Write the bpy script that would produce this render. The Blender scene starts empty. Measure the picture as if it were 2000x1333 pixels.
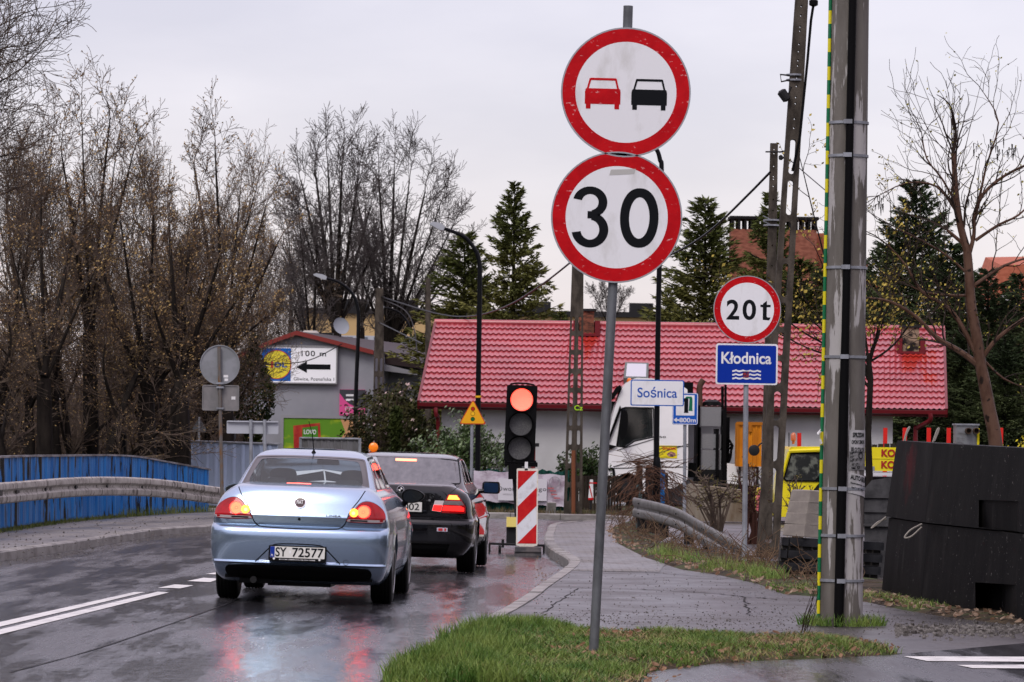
import bpy, bmesh, math, random
from mathutils import Vector, Matrix, noise as mnoise
R = random.Random(7)
C = bpy.context.scene.collection
sc = bpy.context.scene
# ------------------------------------------------------------------ camera
F_PX, CX, HY, HC = 8000.0, 1000.0, 848.0, 1.64     # focal length (px of a 2000 px wide frame), axis, eye height
ROLL = math.radians(0.8)
cr, sr = math.cos(ROLL), math.sin(ROLL)
cam_d = bpy.data.cameras.new('camera'); cam = bpy.data.objects.new('camera', cam_d); C.objects.link(cam)
cam_d.sensor_width = 36; cam_d.lens = F_PX/2000*36; cam_d.clip_start = .5; cam_d.clip_end = 3000
cam_d.shift_y = (HY-666.5)/2000
cam.matrix_world = Matrix(((cr, -sr, 0, 0), (0, 0, -1, 0), (sr, cr, 0, HC), (0, 0, 0, 1)))
cam_d.dof.use_dof = True; cam_d.dof.focus_distance = 38; cam_d.dof.aperture_fstop = 14
sc.camera = cam
sc.view_settings.view_transform = 'Standard'; sc.view_settings.look = 'None'
sc.view_settings.exposure = 0.2; sc.view_settings.gamma = 1
# ------------------------------------------------------------------ sky and sun
SUN_EL, SUN_AZ = math.radians(48), math.radians(205)
w = bpy.data.worlds.new('World'); sc.world = w; w.use_nodes = True
nt = w.node_tree; nt.nodes.clear()
def N(t, **k):
    n = nt.nodes.new(t)
    for a, b in k.items(): setattr(n, a, b)
    return n
L = lambda a, b: nt.links.new(a, b)
out = N('ShaderNodeOutputWorld'); add = N('ShaderNodeAddShader')
sky = N('ShaderNodeTexSky', sky_type='NISHITA'); sky.sun_disc = False
sky.sun_elevation = SUN_EL; sky.sun_rotation = SUN_AZ
b1 = N('ShaderNodeBackground'); b1.inputs[1].default_value = 0.05; L(sky.outputs[0], b1.inputs[0])
tc = N('ShaderNodeTexCoord'); sep = N('ShaderNodeSeparateXYZ'); L(tc.outputs['Generated'], sep.inputs[0])
mp = N('ShaderNodeMapping'); mp.inputs['Scale'].default_value = (5, 5, 16); L(tc.outputs['Generated'], mp.inputs[0])
nz = N('ShaderNodeTexNoise'); nz.inputs['Scale'].default_value = 1.7; nz.inputs['Detail'].default_value = 6; nz.inputs['Roughness'].default_value = .5
L(mp.outputs[0], nz.inputs['Vector'])
rp = N('ShaderNodeValToRGB'); rp.color_ramp.elements[0].position = .36; rp.color_ramp.elements[1].position = .64
rp.color_ramp.elements[0].color = (.42, .345, .405, 1); rp.color_ramp.elements[1].color = (.525, .44, .49, 1)
L(nz.outputs[0], rp.inputs[0])
gr = N('ShaderNodeMapRange'); gr.inputs[1].default_value = 0.10; gr.inputs[2].default_value = 1.0
gr.inputs[3].default_value = 1.0; gr.inputs[4].default_value = 2.5; L(sep.outputs[2], gr.inputs[0])
b2 = N('ShaderNodeBackground'); L(rp.outputs[0], b2.inputs[0]); L(gr.outputs[0], b2.inputs[1])
L(b1.outputs[0], add.inputs[0]); L(b2.outputs[0], add.inputs[1]); L(add.outputs[0], out.inputs[0])
sd = bpy.data.lights.new('sun', 'SUN'); sd.energy = 1.5; sd.angle = math.radians(25); sd.color = (1, .96, .9)
so = bpy.data.objects.new('sun', sd); C.objects.link(so)
so.rotation_euler = (math.pi/2-SUN_EL, 0, math.pi-SUN_AZ+0)
# ------------------------------------------------------------------ pixel <-> place helpers (give every thing its true distance)
def at(px, py, Y):
    u = (px-CX)/F_PX; v = (HY-py)/F_PX
    return Vector(((u*cr-v*sr)*Y, Y, HC+(u*sr+v*cr)*Y))
def gp(px, py, z=0.0):
    u = (px-CX)/F_PX; v = (HY-py)/F_PX
    return at(px, py, (z-HC)/(u*sr+v*cr))
def lerp(a, b, t): return a+(b-a)*t
def interp(x, pts):
    if x <= pts[0][0]: return pts[0][1]
    for (a, b), (c, d) in zip(pts, pts[1:]):
        if x <= c: return b+(d-b)*(x-a)/(c-a)
    return pts[-1][1]
def crown(y): return interp(y, [(20, -4.9), (32, -3.98), (41, -3.45), (45, -3.37), (62, -3.3), (90, -3.3)])
def G(x, y):                                        # asphalt level: cambered road, flat side areas
    xc = crown(y)
    g = .02*(-1.97-max(x, xc))-.02*max(0, xc-max(x, -8))
    k = min(1, max(0, (y-60)/14)); g = g*(1-k)+0*k
    return max(g, -.055)
# ------------------------------------------------------------------ materials
MATS = {}
def deep(c):                                         # contrast curve put into the colours: dark ones go darker
    l = .3*c[0]+.6*c[1]+.1*c[2]; f = min(1, max(.45, (l/.09)**.5)) if l > 0 else 1
    return tuple(v*f for v in c)
def mat(name, col, rough=.6, metal=0, col2=None, scale=(4, 4, 4), nscale=1, lo=.4, hi=.6, detail=5, bump=0, bscale=60, emit=None, estr=0,
        spec=.12, coat=0, coatr=.05, rough2=None, trans=None, col3=None, sc3=None, lo3=.6, hi3=.66, bdist=.004, sub=None):
    if name in MATS: return MATS[name]
    col = deep(col); col2 = deep(col2) if col2 is not None else None; col3 = deep(col3) if col3 is not None else None
    m = bpy.data.materials.new(name); m.use_nodes = True; MATS[name] = m
    t = m.node_tree; p = t.nodes['Principled BSDF']
    p.inputs['Base Color'].default_value = (*col, 1); p.inputs['Roughness'].default_value = rough
    p.inputs['Metallic'].default_value = metal; p.inputs['Specular IOR Level'].default_value = spec
    if coat: p.inputs['Coat Weight'].default_value = coat; p.inputs['Coat Roughness'].default_value = coatr
    if emit: p.inputs['Emission Color'].default_value = (*emit, 1); p.inputs['Emission Strength'].default_value = estr
    tcn = None
    def nzn(scl, det, ns=1.0):
        nonlocal tcn
        if tcn is None: tcn = t.nodes.new('ShaderNodeTexCoord')
        mpn = t.nodes.new('ShaderNodeMapping'); mpn.inputs['Scale'].default_value = scl
        t.links.new(tcn.outputs['Object'], mpn.inputs[0])
        n = t.nodes.new('ShaderNodeTexNoise'); n.inputs['Scale'].default_value = ns; n.inputs['Detail'].default_value = det
        n.inputs['Roughness'].default_value = .6
        t.links.new(mpn.outputs[0], n.inputs['Vector']); return n
    if col2 is not None:
        n = nzn(scale, detail, nscale); mr = t.nodes.new('ShaderNodeMapRange'); mr.clamp = True
        mr.inputs[1].default_value = lo; mr.inputs[2].default_value = hi
        t.links.new(n.outputs[0], mr.inputs[0])
        mx = t.nodes.new('ShaderNodeMix'); mx.data_type = 'RGBA'
        mx.inputs[6].default_value = (*col, 1); mx.inputs[7].default_value = (*col2, 1)
        t.links.new(mr.outputs[0], mx.inputs[0]); last = mx.outputs[2]
        if rough2 is not None:
            m2 = t.nodes.new('ShaderNodeMapRange'); m2.inputs[3].default_value = rough; m2.inputs[4].default_value = rough2
            t.links.new(mr.outputs[0], m2.inputs[0]); t.links.new(m2.outputs[0], p.inputs['Roughness'])
        if col3 is not None:
            n3 = nzn(sc3 or scale, 6); m3 = t.nodes.new('ShaderNodeMapRange'); m3.clamp = True
            m3.inputs[1].default_value = lo3; m3.inputs[2].default_value = hi3
            t.links.new(n3.outputs[0], m3.inputs[0])
            x3 = t.nodes.new('ShaderNodeMix'); x3.data_type = 'RGBA'; x3.inputs[7].default_value = (*col3, 1)
            t.links.new(m3.outputs[0], x3.inputs[0]); t.links.new(last, x3.inputs[6]); last = x3.outputs[2]
        t.links.new(last, p.inputs['Base Color'])
    if bump:
        nb = nzn((bscale, bscale, bscale), 4); bn = t.nodes.new('ShaderNodeBump'); bn.inputs['Strength'].default_value = bump
        bn.inputs['Distance'].default_value = bdist
        t.links.new(nb.outputs[0], bn.inputs['Height']); t.links.new(bn.outputs[0], p.inputs['Normal'])
    return m
def glassmat(name, tint, glossmix=.25, rough=.04, frost=0.0, milky=False):
    m = bpy.data.materials.new(name); m.use_nodes = True; t = m.node_tree; t.nodes.clear()
    o = t.nodes.new('ShaderNodeOutputMaterial'); tr = t.nodes.new('ShaderNodeBsdfTransparent'); tr.inputs[0].default_value = (*tint, 1)
    g = t.nodes.new('ShaderNodeBsdfGlossy'); g.inputs['Roughness'].default_value = rough; g.inputs[0].default_value = (1, 1, 1, 1)
    d = t.nodes.new('ShaderNodeBsdfTranslucent' if milky else 'ShaderNodeBsdfDiffuse'); d.inputs[0].default_value = (.55, .6, .62, 1)
    m0 = t.nodes.new('ShaderNodeMixShader'); m0.inputs[0].default_value = frost; t.links.new(tr.outputs[0], m0.inputs[1]); t.links.new(d.outputs[0], m0.inputs[2])
    lw = t.nodes.new('ShaderNodeLayerWeight'); lw.inputs[0].default_value = .3
    fr = t.nodes.new('ShaderNodeMath'); fr.operation = 'POWER'; fr.inputs[1].default_value = 5; t.links.new(lw.outputs['Facing'], fr.inputs[0])
    ad = t.nodes.new('ShaderNodeMath'); ad.operation = 'ADD'; ad.inputs[1].default_value = glossmix; ad.use_clamp = True
    t.links.new(fr.outputs[0], ad.inputs[0])
    mx = t.nodes.new('ShaderNodeMixShader'); t.links.new(ad.outputs[0], mx.inputs[0]); t.links.new(m0.outputs[0], mx.inputs[1]); t.links.new(g.outputs[0], mx.inputs[2])
    t.links.new(mx.outputs[0], o.inputs[0]); return m
# ------------------------------------------------------------------ object bookkeeping
ORG = {}
def tag(o, label=None, cat=None, group=None, kind=None):
    if label: o['label'] = label
    if cat: o['category'] = cat
    if group: o['group'] = group
    if kind: o['kind'] = kind
    return o
def thing(name, label, cat, loc=(0, 0, 0), rot=(0, 0, 0), group=None):
    o = bpy.data.objects.new(name, None); C.objects.link(o); o.location = loc; o.rotation_euler = rot
    o.empty_display_size = .2
    ORG[o.name] = Vector(loc); return tag(o, label, cat, group)
class MB:
    def __init__(s): s.v = []; s.f = []; s.m = []; s.mi = 0
    def add(s, vs, fs):
        b = len(s.v); s.v.extend(vs)
        for f in fs: s.f.append(tuple(i+b for i in f)); s.m.append(s.mi)
    def box(s, x0, x1, y0, y1, z0, z1):
        s.hexa([(x0, y0, z0), (x1, y0, z0), (x1, y1, z0), (x0, y1, z0)], [(x0, y0, z1), (x1, y0, z1), (x1, y1, z1), (x0, y1, z1)])
    def hexa(s, lo, hi):
        n = len(lo); vs = [tuple(p) for p in lo]+[tuple(p) for p in hi]
        fs = [tuple(range(n))[::-1], tuple(range(n, 2*n))]+[(i, (i+1) % n, n+(i+1) % n, n+i) for i in range(n)]
        s.add(vs, fs)
    def cbox(s, c, sz, rz=0, rx=0):          # centre, size
        M = Matrix.Rotation(rz, 3, 'Z') @ Matrix.Rotation(rx, 3, 'X'); c = Vector(c); h = Vector(sz)/2
        P = lambda a, b, d: tuple(c+M @ Vector((a*h.x, b*h.y, d*h.z)))
        s.hexa([P(-1, -1, -1), P(1, -1, -1), P(1, 1, -1), P(-1, 1, -1)], [P(-1, -1, 1), P(1, -1, 1), P(1, 1, 1), P(-1, 1, 1)])
    def tube(s, pts, rad, n=8, cap=True):
        pts = [Vector(p) for p in pts]; k = len(pts)
        if not isinstance(rad, (list, tuple)): rad = [rad]*k
        d0 = (pts[1]-pts[0]).normalized(); a = d0.orthogonal().normalized(); vs = []
        for i in range(k):
            d = (pts[min(i+1, k-1)]-pts[max(i-1, 0)])
            d = d.normalized() if d.length > 1e-9 else d0
            a = (a-d*a.dot(d)); a = a.normalized() if a.length > 1e-6 else d.orthogonal().normalized()
            b = d.cross(a)
            for j in range(n):
                t = 2*math.pi*j/n; vs.append(tuple(pts[i]+(a*math.cos(t)+b*math.sin(t))*rad[i]))
        fs = [(i*n+j, i*n+(j+1) % n, (i+1)*n+(j+1) % n, (i+1)*n+j) for i in range(k-1) for j in range(n)]
        if cap: fs += [tuple(range(n))[::-1], tuple(range((k-1)*n, k*n))]
        s.add(vs, fs)
    def lathe(s, c, axis, prof, n=24):       # prof: [(dist along axis, radius)]
        c = Vector(c); ax = Vector(axis).normalized(); a = ax.orthogonal().normalized(); b = ax.cross(a); vs = []
        for d, r in prof:
            for j in range(n):
                t = 2*math.pi*j/n; vs.append(tuple(c+ax*d+(a*math.cos(t)+b*math.sin(t))*r))
        k = len(prof)
        fs = [(i*n+j, i*n+(j+1) % n, (i+1)*n+(j+1) % n, (i+1)*n+j) for i in range(k-1) for j in range(n)]
        fs += [tuple(range(n))[::-1], tuple(range((k-1)*n, k*n))]
        s.add(vs, fs)
    def ext(s, F, pts, c0, c1):              # 2-D outline on frame F extruded from depth c0 to c1
        s.hexa([F(a, b, c0) for a, b in pts], [F(a, b, c1) for a, b in pts])
    def ring(s, F, outer, inner, c0, c1):
        n = len(outer); vs = [tuple(F(a, b, c)) for pts, c in ((outer, c0), (inner, c0), (outer, c1), (inner, c1)) for a, b in pts]; fs = []
        for i in range(n):
            j = (i+1) % n
            fs += [(2*n+i, 2*n+j, 3*n+j, 3*n+i), (i, j, 2*n+j, 2*n+i), (n+j, n+i, 3*n+i, 3*n+j), (j, i, n+i, n+j)]
        s.add(vs, fs)
    def build(s, name, mats, parent=None, smooth=False, local=False, org=None, fixn=False):
        me = bpy.data.meshes.new(name); o_ = Vector((0, 0, 0))
        if parent is not None and not local: o_ = ORG[parent.name]
        if org is not None and parent is None: o_ = Vector(org)
        vs = s.v if o_.length == 0 else [(v[0]-o_.x, v[1]-o_.y, v[2]-o_.z) for v in s.v]
        me.from_pydata([tuple(v) for v in vs], [], s.f)
        if not isinstance(mats, (list, tuple)): mats = [mats]
        for mm in mats: me.materials.append(mm)
        if len(mats) > 1: me.polygons.foreach_set('material_index', s.m)
        if smooth: me.polygons.foreach_set('use_smooth', [True]*len(s.f))
        me.update()
        if fixn:
            bm = bmesh.new(); bm.from_mesh(me); bmesh.ops.recalc_face_normals(bm, faces=bm.faces); bm.to_mesh(me); bm.free()
        if smooth:
            try: me.set_sharp_from_angle(angle=math.radians(40))
            except Exception: pass
        o = bpy.data.objects.new(name, me); C.objects.link(o)
        if parent is not None: o.parent = parent; ORG[o.name] = ORG[parent.name]
        else: o.location = o_; ORG[o.name] = o_
        return o
def struct(name, mb, m, **k): return tag(mb.build(name, m, **k), kind='structure')
def stuff(name, mb, m, label, cat, **k): return tag(mb.build(name, m, **k), label, cat, kind='stuff')
def frame(o, r=(1, 0, 0), u=(0, 0, 1)):      # flat board frame; depth c runs towards the viewer side (-y)
    o = Vector(o); r = Vector(r).normalized(); u = Vector(u).normalized(); n = r.cross(u)
    return lambda a, b, c=0: tuple(o+r*a+u*b+n*c)
def circ(r, n=48, cx=0, cy=0, a0=0): return [(cx+r*math.cos(a0+2*math.pi*i/n), cy+r*math.sin(a0+2*math.pi*i/n)) for i in range(n)]
def rrect(w_, h_, r, cx=0, cy=0, n=5):
    o = []
    for qx, qy, a in ((1, 1, 0), (-1, 1, 90), (-1, -1, 180), (1, -1, 270)):
        for i in range(n+1):
            t = math.radians(a+90*i/n); o.append((cx+qx*(w_/2-r)+r*math.cos(t), cy+qy*(h_/2-r)+r*math.sin(t)))
    return o
_tx = {}
def text2d(s, bold=0.0, spacing=1.0):
    k = (s, bold, spacing)
    if k not in _tx:
        cu = bpy.data.curves.new('t', 'FONT'); cu.body = s; cu.offset = bold; cu.space_character = spacing; cu.resolution_u = 5
        ob = bpy.data.objects.new('t', cu); me = ob.to_mesh()
        _tx[k] = ([(v.co.x, v.co.y) for v in me.vertices], [tuple(p.vertices) for p in me.polygons])
        ob.to_mesh_clear(); bpy.data.objects.remove(ob); bpy.data.curves.remove(cu)
    return _tx[k]
def put_text(mb, F, s, cx, cy, w_=None, h_=None, c=.002, bold=.0, spacing=1.0, flat=True):
    V, FS = text2d(s, bold, spacing)
    if not V: return
    x0 = min(v[0] for v in V); x1 = max(v[0] for v in V); y0 = min(v[1] for v in V); y1 = max(v[1] for v in V)
    ky = h_/(y1-y0) if h_ else w_/(x1-x0); kx = w_/(x1-x0) if w_ else ky
    mb.add([F(cx+(a-(x0+x1)/2)*kx, cy+(b-(y0+y1)/2)*ky, c) for a, b in V], FS)
def smooth_poly(P, it=2, closed=True):
    for _ in range(it):
        Q = []; n = len(P)
        for i in range(n if closed else n-1):
            a, b = P[i], P[(i+1) % n]
            Q += [tuple(.75*x+.25*y for x, y in zip(a, b)), tuple(.25*x+.75*y for x, y in zip(a, b))]
        P = Q if closed else [P[0]]+Q+[P[-1]]
    return P
def catmull(P, k=6):
    P = [Vector(p) for p in P]; o = []
    for i in range(len(P)-1):
        a, b, c, d = P[max(i-1, 0)], P[i], P[i+1], P[min(i+2, len(P)-1)]
        for j in range(k):
            t = j/k; o.append(.5*((2*b)+(c-a)*t+(2*a-5*b+4*c-d)*t*t+(3*b-a-3*c+d)*t**3))
    return o+[P[-1]]
def bool_cut(ob, cutters):
    for cu in cutters:
        md = ob.modifiers.new('b', 'BOOLEAN'); md.object = cu; md.operation = 'DIFFERENCE'; md.solver = 'EXACT'
    bpy.context.view_layer.update()
    dg = bpy.context.evaluated_depsgraph_get(); me = bpy.data.meshes.new_from_object(ob.evaluated_get(dg))
    ob.modifiers.clear(); ob.data = me
    for cu in cutters: bpy.data.objects.remove(cu)
# common materials
M_black = mat('black_plastic', (.012, .012, .013), .35, spec=.04)
M_dark = mat('dark_metal', (.03, .03, .032), .45)
M_galv = mat('galvanised_steel', (.30, .32, .35), .45, .3, (.2, .21, .23), (6, 6, 3), bump=.1)
M_white = mat('white_paint', (.75, .75, .76), .35, 0, (.62, .62, .62), (5, 5, 5))
M_signback = mat('sign_back_grey', (.26, .27, .29), .5, .2, (.2, .21, .22), (3, 3, 3))
M_rim = mat('sign_rim_metal', (.35, .36, .38), .4, .5)
M_signwhite = mat('sign_face_white', (.72, .73, .75), .35, 0, (.55, .55, .54), (7, 7, 3), lo=.5, hi=.75, col3=(.3, .3, .3), sc3=(60, 60, 40), lo3=.72, hi3=.75)
M_signred = mat('sign_face_red', (.40, .004, .008), .3, 0, (.48, .006, .010), (9, 9, 9), lo=.4, hi=.6, col3=(.62, .25, .25), sc3=(24, 24, 50), lo3=.64, hi3=.68)
M_signblack = mat('sign_face_black', (.012, .014, .018), .35)
M_signblue = mat('sign_face_blue', (.005, .035, .36), .3)
M_asph_dirt = None
# ================================================================== GROUND, ROAD, PAVEMENTS
def wetmat(name, c1, c2, r1, r2, nscale, bump, bsc, bd, tiles=None, lo=.42, hi=.6, c3=None, sp2=.3, ripple=.004, wr=.65):
    m = bpy.data.materials.new(name); m.use_nodes = True; t = m.node_tree; p = t.nodes['Principled BSDF']
    tcn = t.nodes.new('ShaderNodeTexCoord')
    def nz(scl, det=6, ro=.6):
        mpn = t.nodes.new('ShaderNodeMapping'); mpn.inputs['Scale'].default_value = scl; t.links.new(tcn.outputs['Object'], mpn.inputs[0])
        n = t.nodes.new('ShaderNodeTexNoise'); n.inputs['Scale'].default_value = 1; n.inputs['Detail'].default_value = det; n.inputs['Roughness'].default_value = ro
        t.links.new(mpn.outputs[0], n.inputs['Vector']); return n
    def mr(src, a, b, c, d):
        q = t.nodes.new('ShaderNodeMapRange'); q.clamp = True
        for i, v_ in zip((1, 2, 3, 4), (a, b, c, d)): q.inputs[i].default_value = v_
        t.links.new(src, q.inputs[0]); return q.outputs[0]
    wet = nz(nscale, 9, wr); k = mr(wet.outputs[0], lo, hi, 0, 1)
    mx = t.nodes.new('ShaderNodeMix'); mx.data_type = 'RGBA'; mx.inputs[6].default_value = (*c1, 1); mx.inputs[7].default_value = (*c2, 1)
    t.links.new(k, mx.inputs[0]); col = mx.outputs[2]
    fine = nz((bsc, bsc, bsc), 3)
    gm = t.nodes.new('ShaderNodeMix'); gm.data_type = 'RGBA'; gm.blend_type = 'MULTIPLY'; gm.inputs[0].default_value = 1
    g2 = mr(fine.outputs[0], .35, .7, .55, 1.5); t.links.new(col, gm.inputs[6]); t.links.new(g2, gm.inputs[7]); col = gm.outputs[2]
    hgt = fine.outputs[0]
    if tiles:
        br = t.nodes.new('ShaderNodeTexBrick'); br.inputs['Scale'].default_value = 1; br.inputs['Brick Width'].default_value = tiles[0]; br.inputs['Row Height'].default_value = tiles[1]
        br.inputs['Mortar Size'].default_value = .008; br.inputs['Color1'].default_value = (1, 1, 1, 1); br.inputs['Color2'].default_value = (.8, .8, .8, 1); br.inputs['Mortar'].default_value = (.25, .25, .22, 1)
        t.links.new(tcn.outputs['Object'], br.inputs['Vector'])
        g3 = t.nodes.new('ShaderNodeMix'); g3.data_type = 'RGBA'; g3.blend_type = 'MULTIPLY'; g3.inputs[0].default_value = 1
        t.links.new(col, g3.inputs[6]); t.links.new(br.outputs[0], g3.inputs[7]); col = g3.outputs[2]
    t.links.new(col, p.inputs['Base Color'])
    rr = mr(wet.outputs[0], lo, hi, r1, r2); t.links.new(rr, p.inputs['Roughness'])
    ss = mr(wet.outputs[0], lo, hi, .6, sp2); t.links.new(ss, p.inputs['Specular IOR Level'])
    bn = t.nodes.new('ShaderNodeBump'); bn.inputs['Distance'].default_value = bd
    bs = mr(wet.outputs[0], lo, hi, bump*.15, bump); t.links.new(bs, bn.inputs['Strength'])
    t.links.new(hgt, bn.inputs['Height'])
    rip = nz((9, 3.2, 1), 3); b2_ = t.nodes.new('ShaderNodeBump'); b2_.inputs['Distance'].default_value = ripple; b2_.inputs['Strength'].default_value = 1
    t.links.new(rip.outputs[0], b2_.inputs['Height']); t.links.new(bn.outputs[0], b2_.inputs['Normal']); t.links.new(b2_.outputs[0], p.inputs['Normal'])
    return m
M_road = wetmat('wet_asphalt', (.022, .022, .025), (.040, .039, .042), .15, .38, (1.7, .20, 1), .6, 60, .006, lo=.46, hi=.66, sp2=.3, ripple=.0065, wr=.70)
M_path = wetmat('wet_path_asphalt', (.036, .034, .034), (.062, .058, .055), .28, .50, (.9, .8, 1), 1.0, 40, .009, lo=.38, hi=.66, sp2=.25, ripple=.0008)
M_pave = wetmat('wet_concrete_pavers', (.12, .115, .11), (.18, .17, .16), .3, .6, (.9, .5, 1), .6, 50, .008, tiles=(.2, .1))
M_soil = mat('soil_and_litter', (.035, .026, .018), .8, 0, (.08, .06, .035), (3, 3, 3), col3=(.05, .07, .02), sc3=(1.1, 1.1, 1), lo3=.5, hi3=.6, bump=.8, bscale=18, bdist=.03)
M_kerb = mat('kerb_concrete', (.16, .15, .14), .45, 0, (.26, .25, .235), (3, 3, 6), bump=.5, bscale=50, bdist=.005)
def sheet(x0, x1, y0, y1, nx, ny, fz):
    mb = MB(); vs = []
    for j in range(ny+1):
        y = lerp(y0, y1, j/ny)
        for i in range(nx+1):
            x = lerp(x0, x1, i/nx); vs.append((x, y, fz(x, y)))
    mb.add(vs, [(j*(nx+1)+i, j*(nx+1)+i+1, (j+1)*(nx+1)+i+1, (j+1)*(nx+1)+i) for j in range(ny) for i in range(nx)])
    return mb
struct('ground', sheet(-900, 900, -40, 1800, 40, 60, lambda x, y: -.14 if y < 86 else -.14+.0), M_soil)
struct('road', sheet(-14, 20, 2, 80.5, 136, 157, lambda x, y: G(x, y)), M_road)
# left pavement: kerb line and railing line from the photo
PZ = .075
kl = [(gp(px, py, -.03).x, gp(px, py, -.03).y) for px, py in ((0, 1096), (83, 1085), (189, 1069), (300, 1050), (345, 1046), (414, 1042))]
kl = [(-6.75, 35), (-6.6, 43)]+kl+[(-4.45, 70), (-4.4, 79)]
rl = [(-8.6, 40), (-8.1, 52), (-7.55, 61), (-7.3, 67.6), (-6.75, 72.5), (-5.7, 78), (-5.3, 81)]
def line_at(P, y): return interp(y, [(b, a) for a, b in P])
def strip_sheet(name, fL, fR, y0, y1, n, z, m, k=6, skirt=.2):
    mb = MB(); vs = []; zf = z if callable(z) else (lambda x, y: z)
    for j in range(n+1):
        y = lerp(y0, y1, j/n); a, b = fL(y), fR(y)
        for i in range(k+1): x = lerp(a, b, i/k); vs.append((x, y, zf(x, y)))
    mb.add(vs, [(j*(k+1)+i, j*(k+1)+i+1, (j+1)*(k+1)+i+1, (j+1)*(k+1)+i) for j in range(n) for i in range(k)])
    return struct(name, mb, m)
strip_sheet('left_pavement', lambda y: -14, lambda y: line_at(kl, y)-.02, 36, 80, 60, lambda x, y: .09 if y > 50 else .09-.02*(50-y)/8, M_pave, 10)
def kerb(name, P, side, wd=.15, top=.1, bot=-.12, tz=None, stone=1.0):
    """row of kerb stones along polyline P (x,y); side=+1: body lies to the left of travel"""
    mb = MB(); pts = [Vector((a, b, 0)) for a, b in P]
    L_ = [0]
    for a, b in zip(pts, pts[1:]): L_.append(L_[-1]+(b-a).length)
    def pos(s):
        for i in range(len(pts)-1):
            if s <= L_[i+1] or i == len(pts)-2:
                d = (pts[i+1]-pts[i]).normalized(); return pts[i]+d*(s-L_[i]), d
    s = 0
    while s < L_[-1]-.1:
        e = min(s+stone, L_[-1])
        for q in range(2):
            sa, sb = lerp(s, e, q/2)+(.006 if q == 0 else 0), lerp(s, e, (q+1)/2)-(.006 if q == 1 else 0)
            (a, da), (b, db) = pos(sa), pos(sb); na = Vector((-da.y, da.x, 0))*side; nb = Vector((-db.y, db.x, 0))*side
            ta = (tz(a.x, a.y) if tz else top)+R.uniform(-.004, .004); tb = ta
            lo = [(a.x, a.y, bot), (b.x, b.y, bot), (b.x+nb.x*wd, b.y+nb.y*wd, bot), (a.x+na.x*wd, a.y+na.y*wd, bot)]
            ch = .02
            hi1 = [(a.x, a.y, ta-ch), (b.x, b.y, tb-ch), (b.x+nb.x*wd, b.y+nb.y*wd, tb-ch), (a.x+na.x*wd, a.y+na.y*wd, ta-ch)]
            hi2 = [(a.x+na.x*ch, a.y+na.y*ch, ta), (b.x+nb.x*ch, b.y+nb.y*ch, tb), (b.x+nb.x*wd, b.y+nb.y*wd, tb), (a.x+na.x*wd, a.y+na.y*wd, ta)]
            mb.hexa(lo, hi1); mb.hexa([(x, y, z+.0005) for x, y, z in hi1], hi2)
        s = e
    return struct(name, mb, M_kerb)
kerb('left_kerb', kl, 1, tz=lambda x, y: .1 if y > 52 else max(.1-.02*(52-y)/2, -.02), bot=-.2)
# right pavement
kr = [(gp(px, py, -.04).x, gp(px, py, -.04).y) for px, py in ((1010, 1196), (1050, 1165), (1085, 1140), (1109, 1120), (1106, 1108), (1085, 1095), (1068, 1082), (1063, 1066), (1068, 1050), (1085, 1035))]
kr = [(-.62, 30), (-.28, 34)]+kr+[(1.9, 76), (3.0, 79.5)]
krs = [(p.x, p.y) for p in catmull([(a, b, 0) for a, b in kr], 4)]
kerb('right_kerb', krs, -1, wd=.14, top=.085, bot=-.2, stone=.8)
mb = MB(); vs = []; n = len(krs)
for (x, y) in krs:
    for i in range(9): vs.append((lerp(x+.07, 16, i/8), y, .072))
mb.add(vs, [(j*9+i, j*9+i+1, (j+1)*9+i+1, (j+1)*9+i) for j in range(n-1) for i in range(8)])
struct('right_path', mb, M_path)
mb = MB(); vs = []
kk = [p for p in krs if 46.5 < p[1] < 75]
for (x, y) in kk:
    wv = .95+.25*max(0, min(1, (y-49)/6))
    for i in range(4): vs.append((lerp(x+.135, x+wv+.2, i/3), y+.0, .0765))
mb.add(vs, [(j*4+i, j*4+i+1, (j+1)*4+i+1, (j+1)*4+i) for j in range(len(kk)-1) for i in range(3)])
struct('paver_strip', mb, M_pave)
# side road at the lower right
sr_top = [gp(px, py, .08) for px, py in ((1240, 1340), (1270, 1312), (1420, 1293), (1600, 1286), (1740, 1279), (2000, 1256), (2200, 1240))]
mb = MB(); vs = [(p.x, p.y, .078) for p in sr_top]+[(p.x+.2, 18, .078) for p in sr_top]
m_ = len(sr_top); mb.add(vs, [(i, m_+i, m_+i+1, i+1) for i in range(m_-1)])
struct('side_road', mb, M_road)
M_mark = mat('road_marking', (.62, .62, .6), .4, 0, (.35, .35, .35), (5, 5, 5), lo=.5, hi=.72, bump=.3)
def mark(name, poly, z=None, m=M_mark):
    mb = MB(); n = len(poly)//2; A = poly[:n]; B = poly[n:][::-1]; K = 24; vs = []
    for i in range(K+1):
        t = i/K*(n-1); a = int(min(t, n-2)); u = t-a
        p = A[a]*(1-u)+A[a+1]*u; q = B[a]*(1-u)+B[a+1]*u
        for r_ in (p, q): vs.append((r_.x, r_.y, (z if z is not None else G(r_.x, r_.y)+.005)))
    mb.add(vs, [(2*i, 2*i+1, 2*i+3, 2*i+2) for i in range(K)])
    return struct(name, mb, m)
g0 = lambda x, y: gp(x, y, .03)
mark('centre_line', [g0(-160, 1274), g0(0, 1243), g0(330, 1158), g0(308, 1157), g0(0, 1233), g0(-160, 1262)])
mark('centre_line', [g0(-160, 1254), g0(0, 1227), g0(283, 1157.5), g0(262, 1157), g0(0, 1217), g0(-160, 1243)])
mark('centre_dash', [g0(308, 1149), g0(352, 1150), g0(378, 1144), g0(340, 1142.5)])
mark('centre_dash', [g0(365, 1136), g0(410, 1137), g0(430, 1130.5), g0(398, 1129)])
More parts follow.
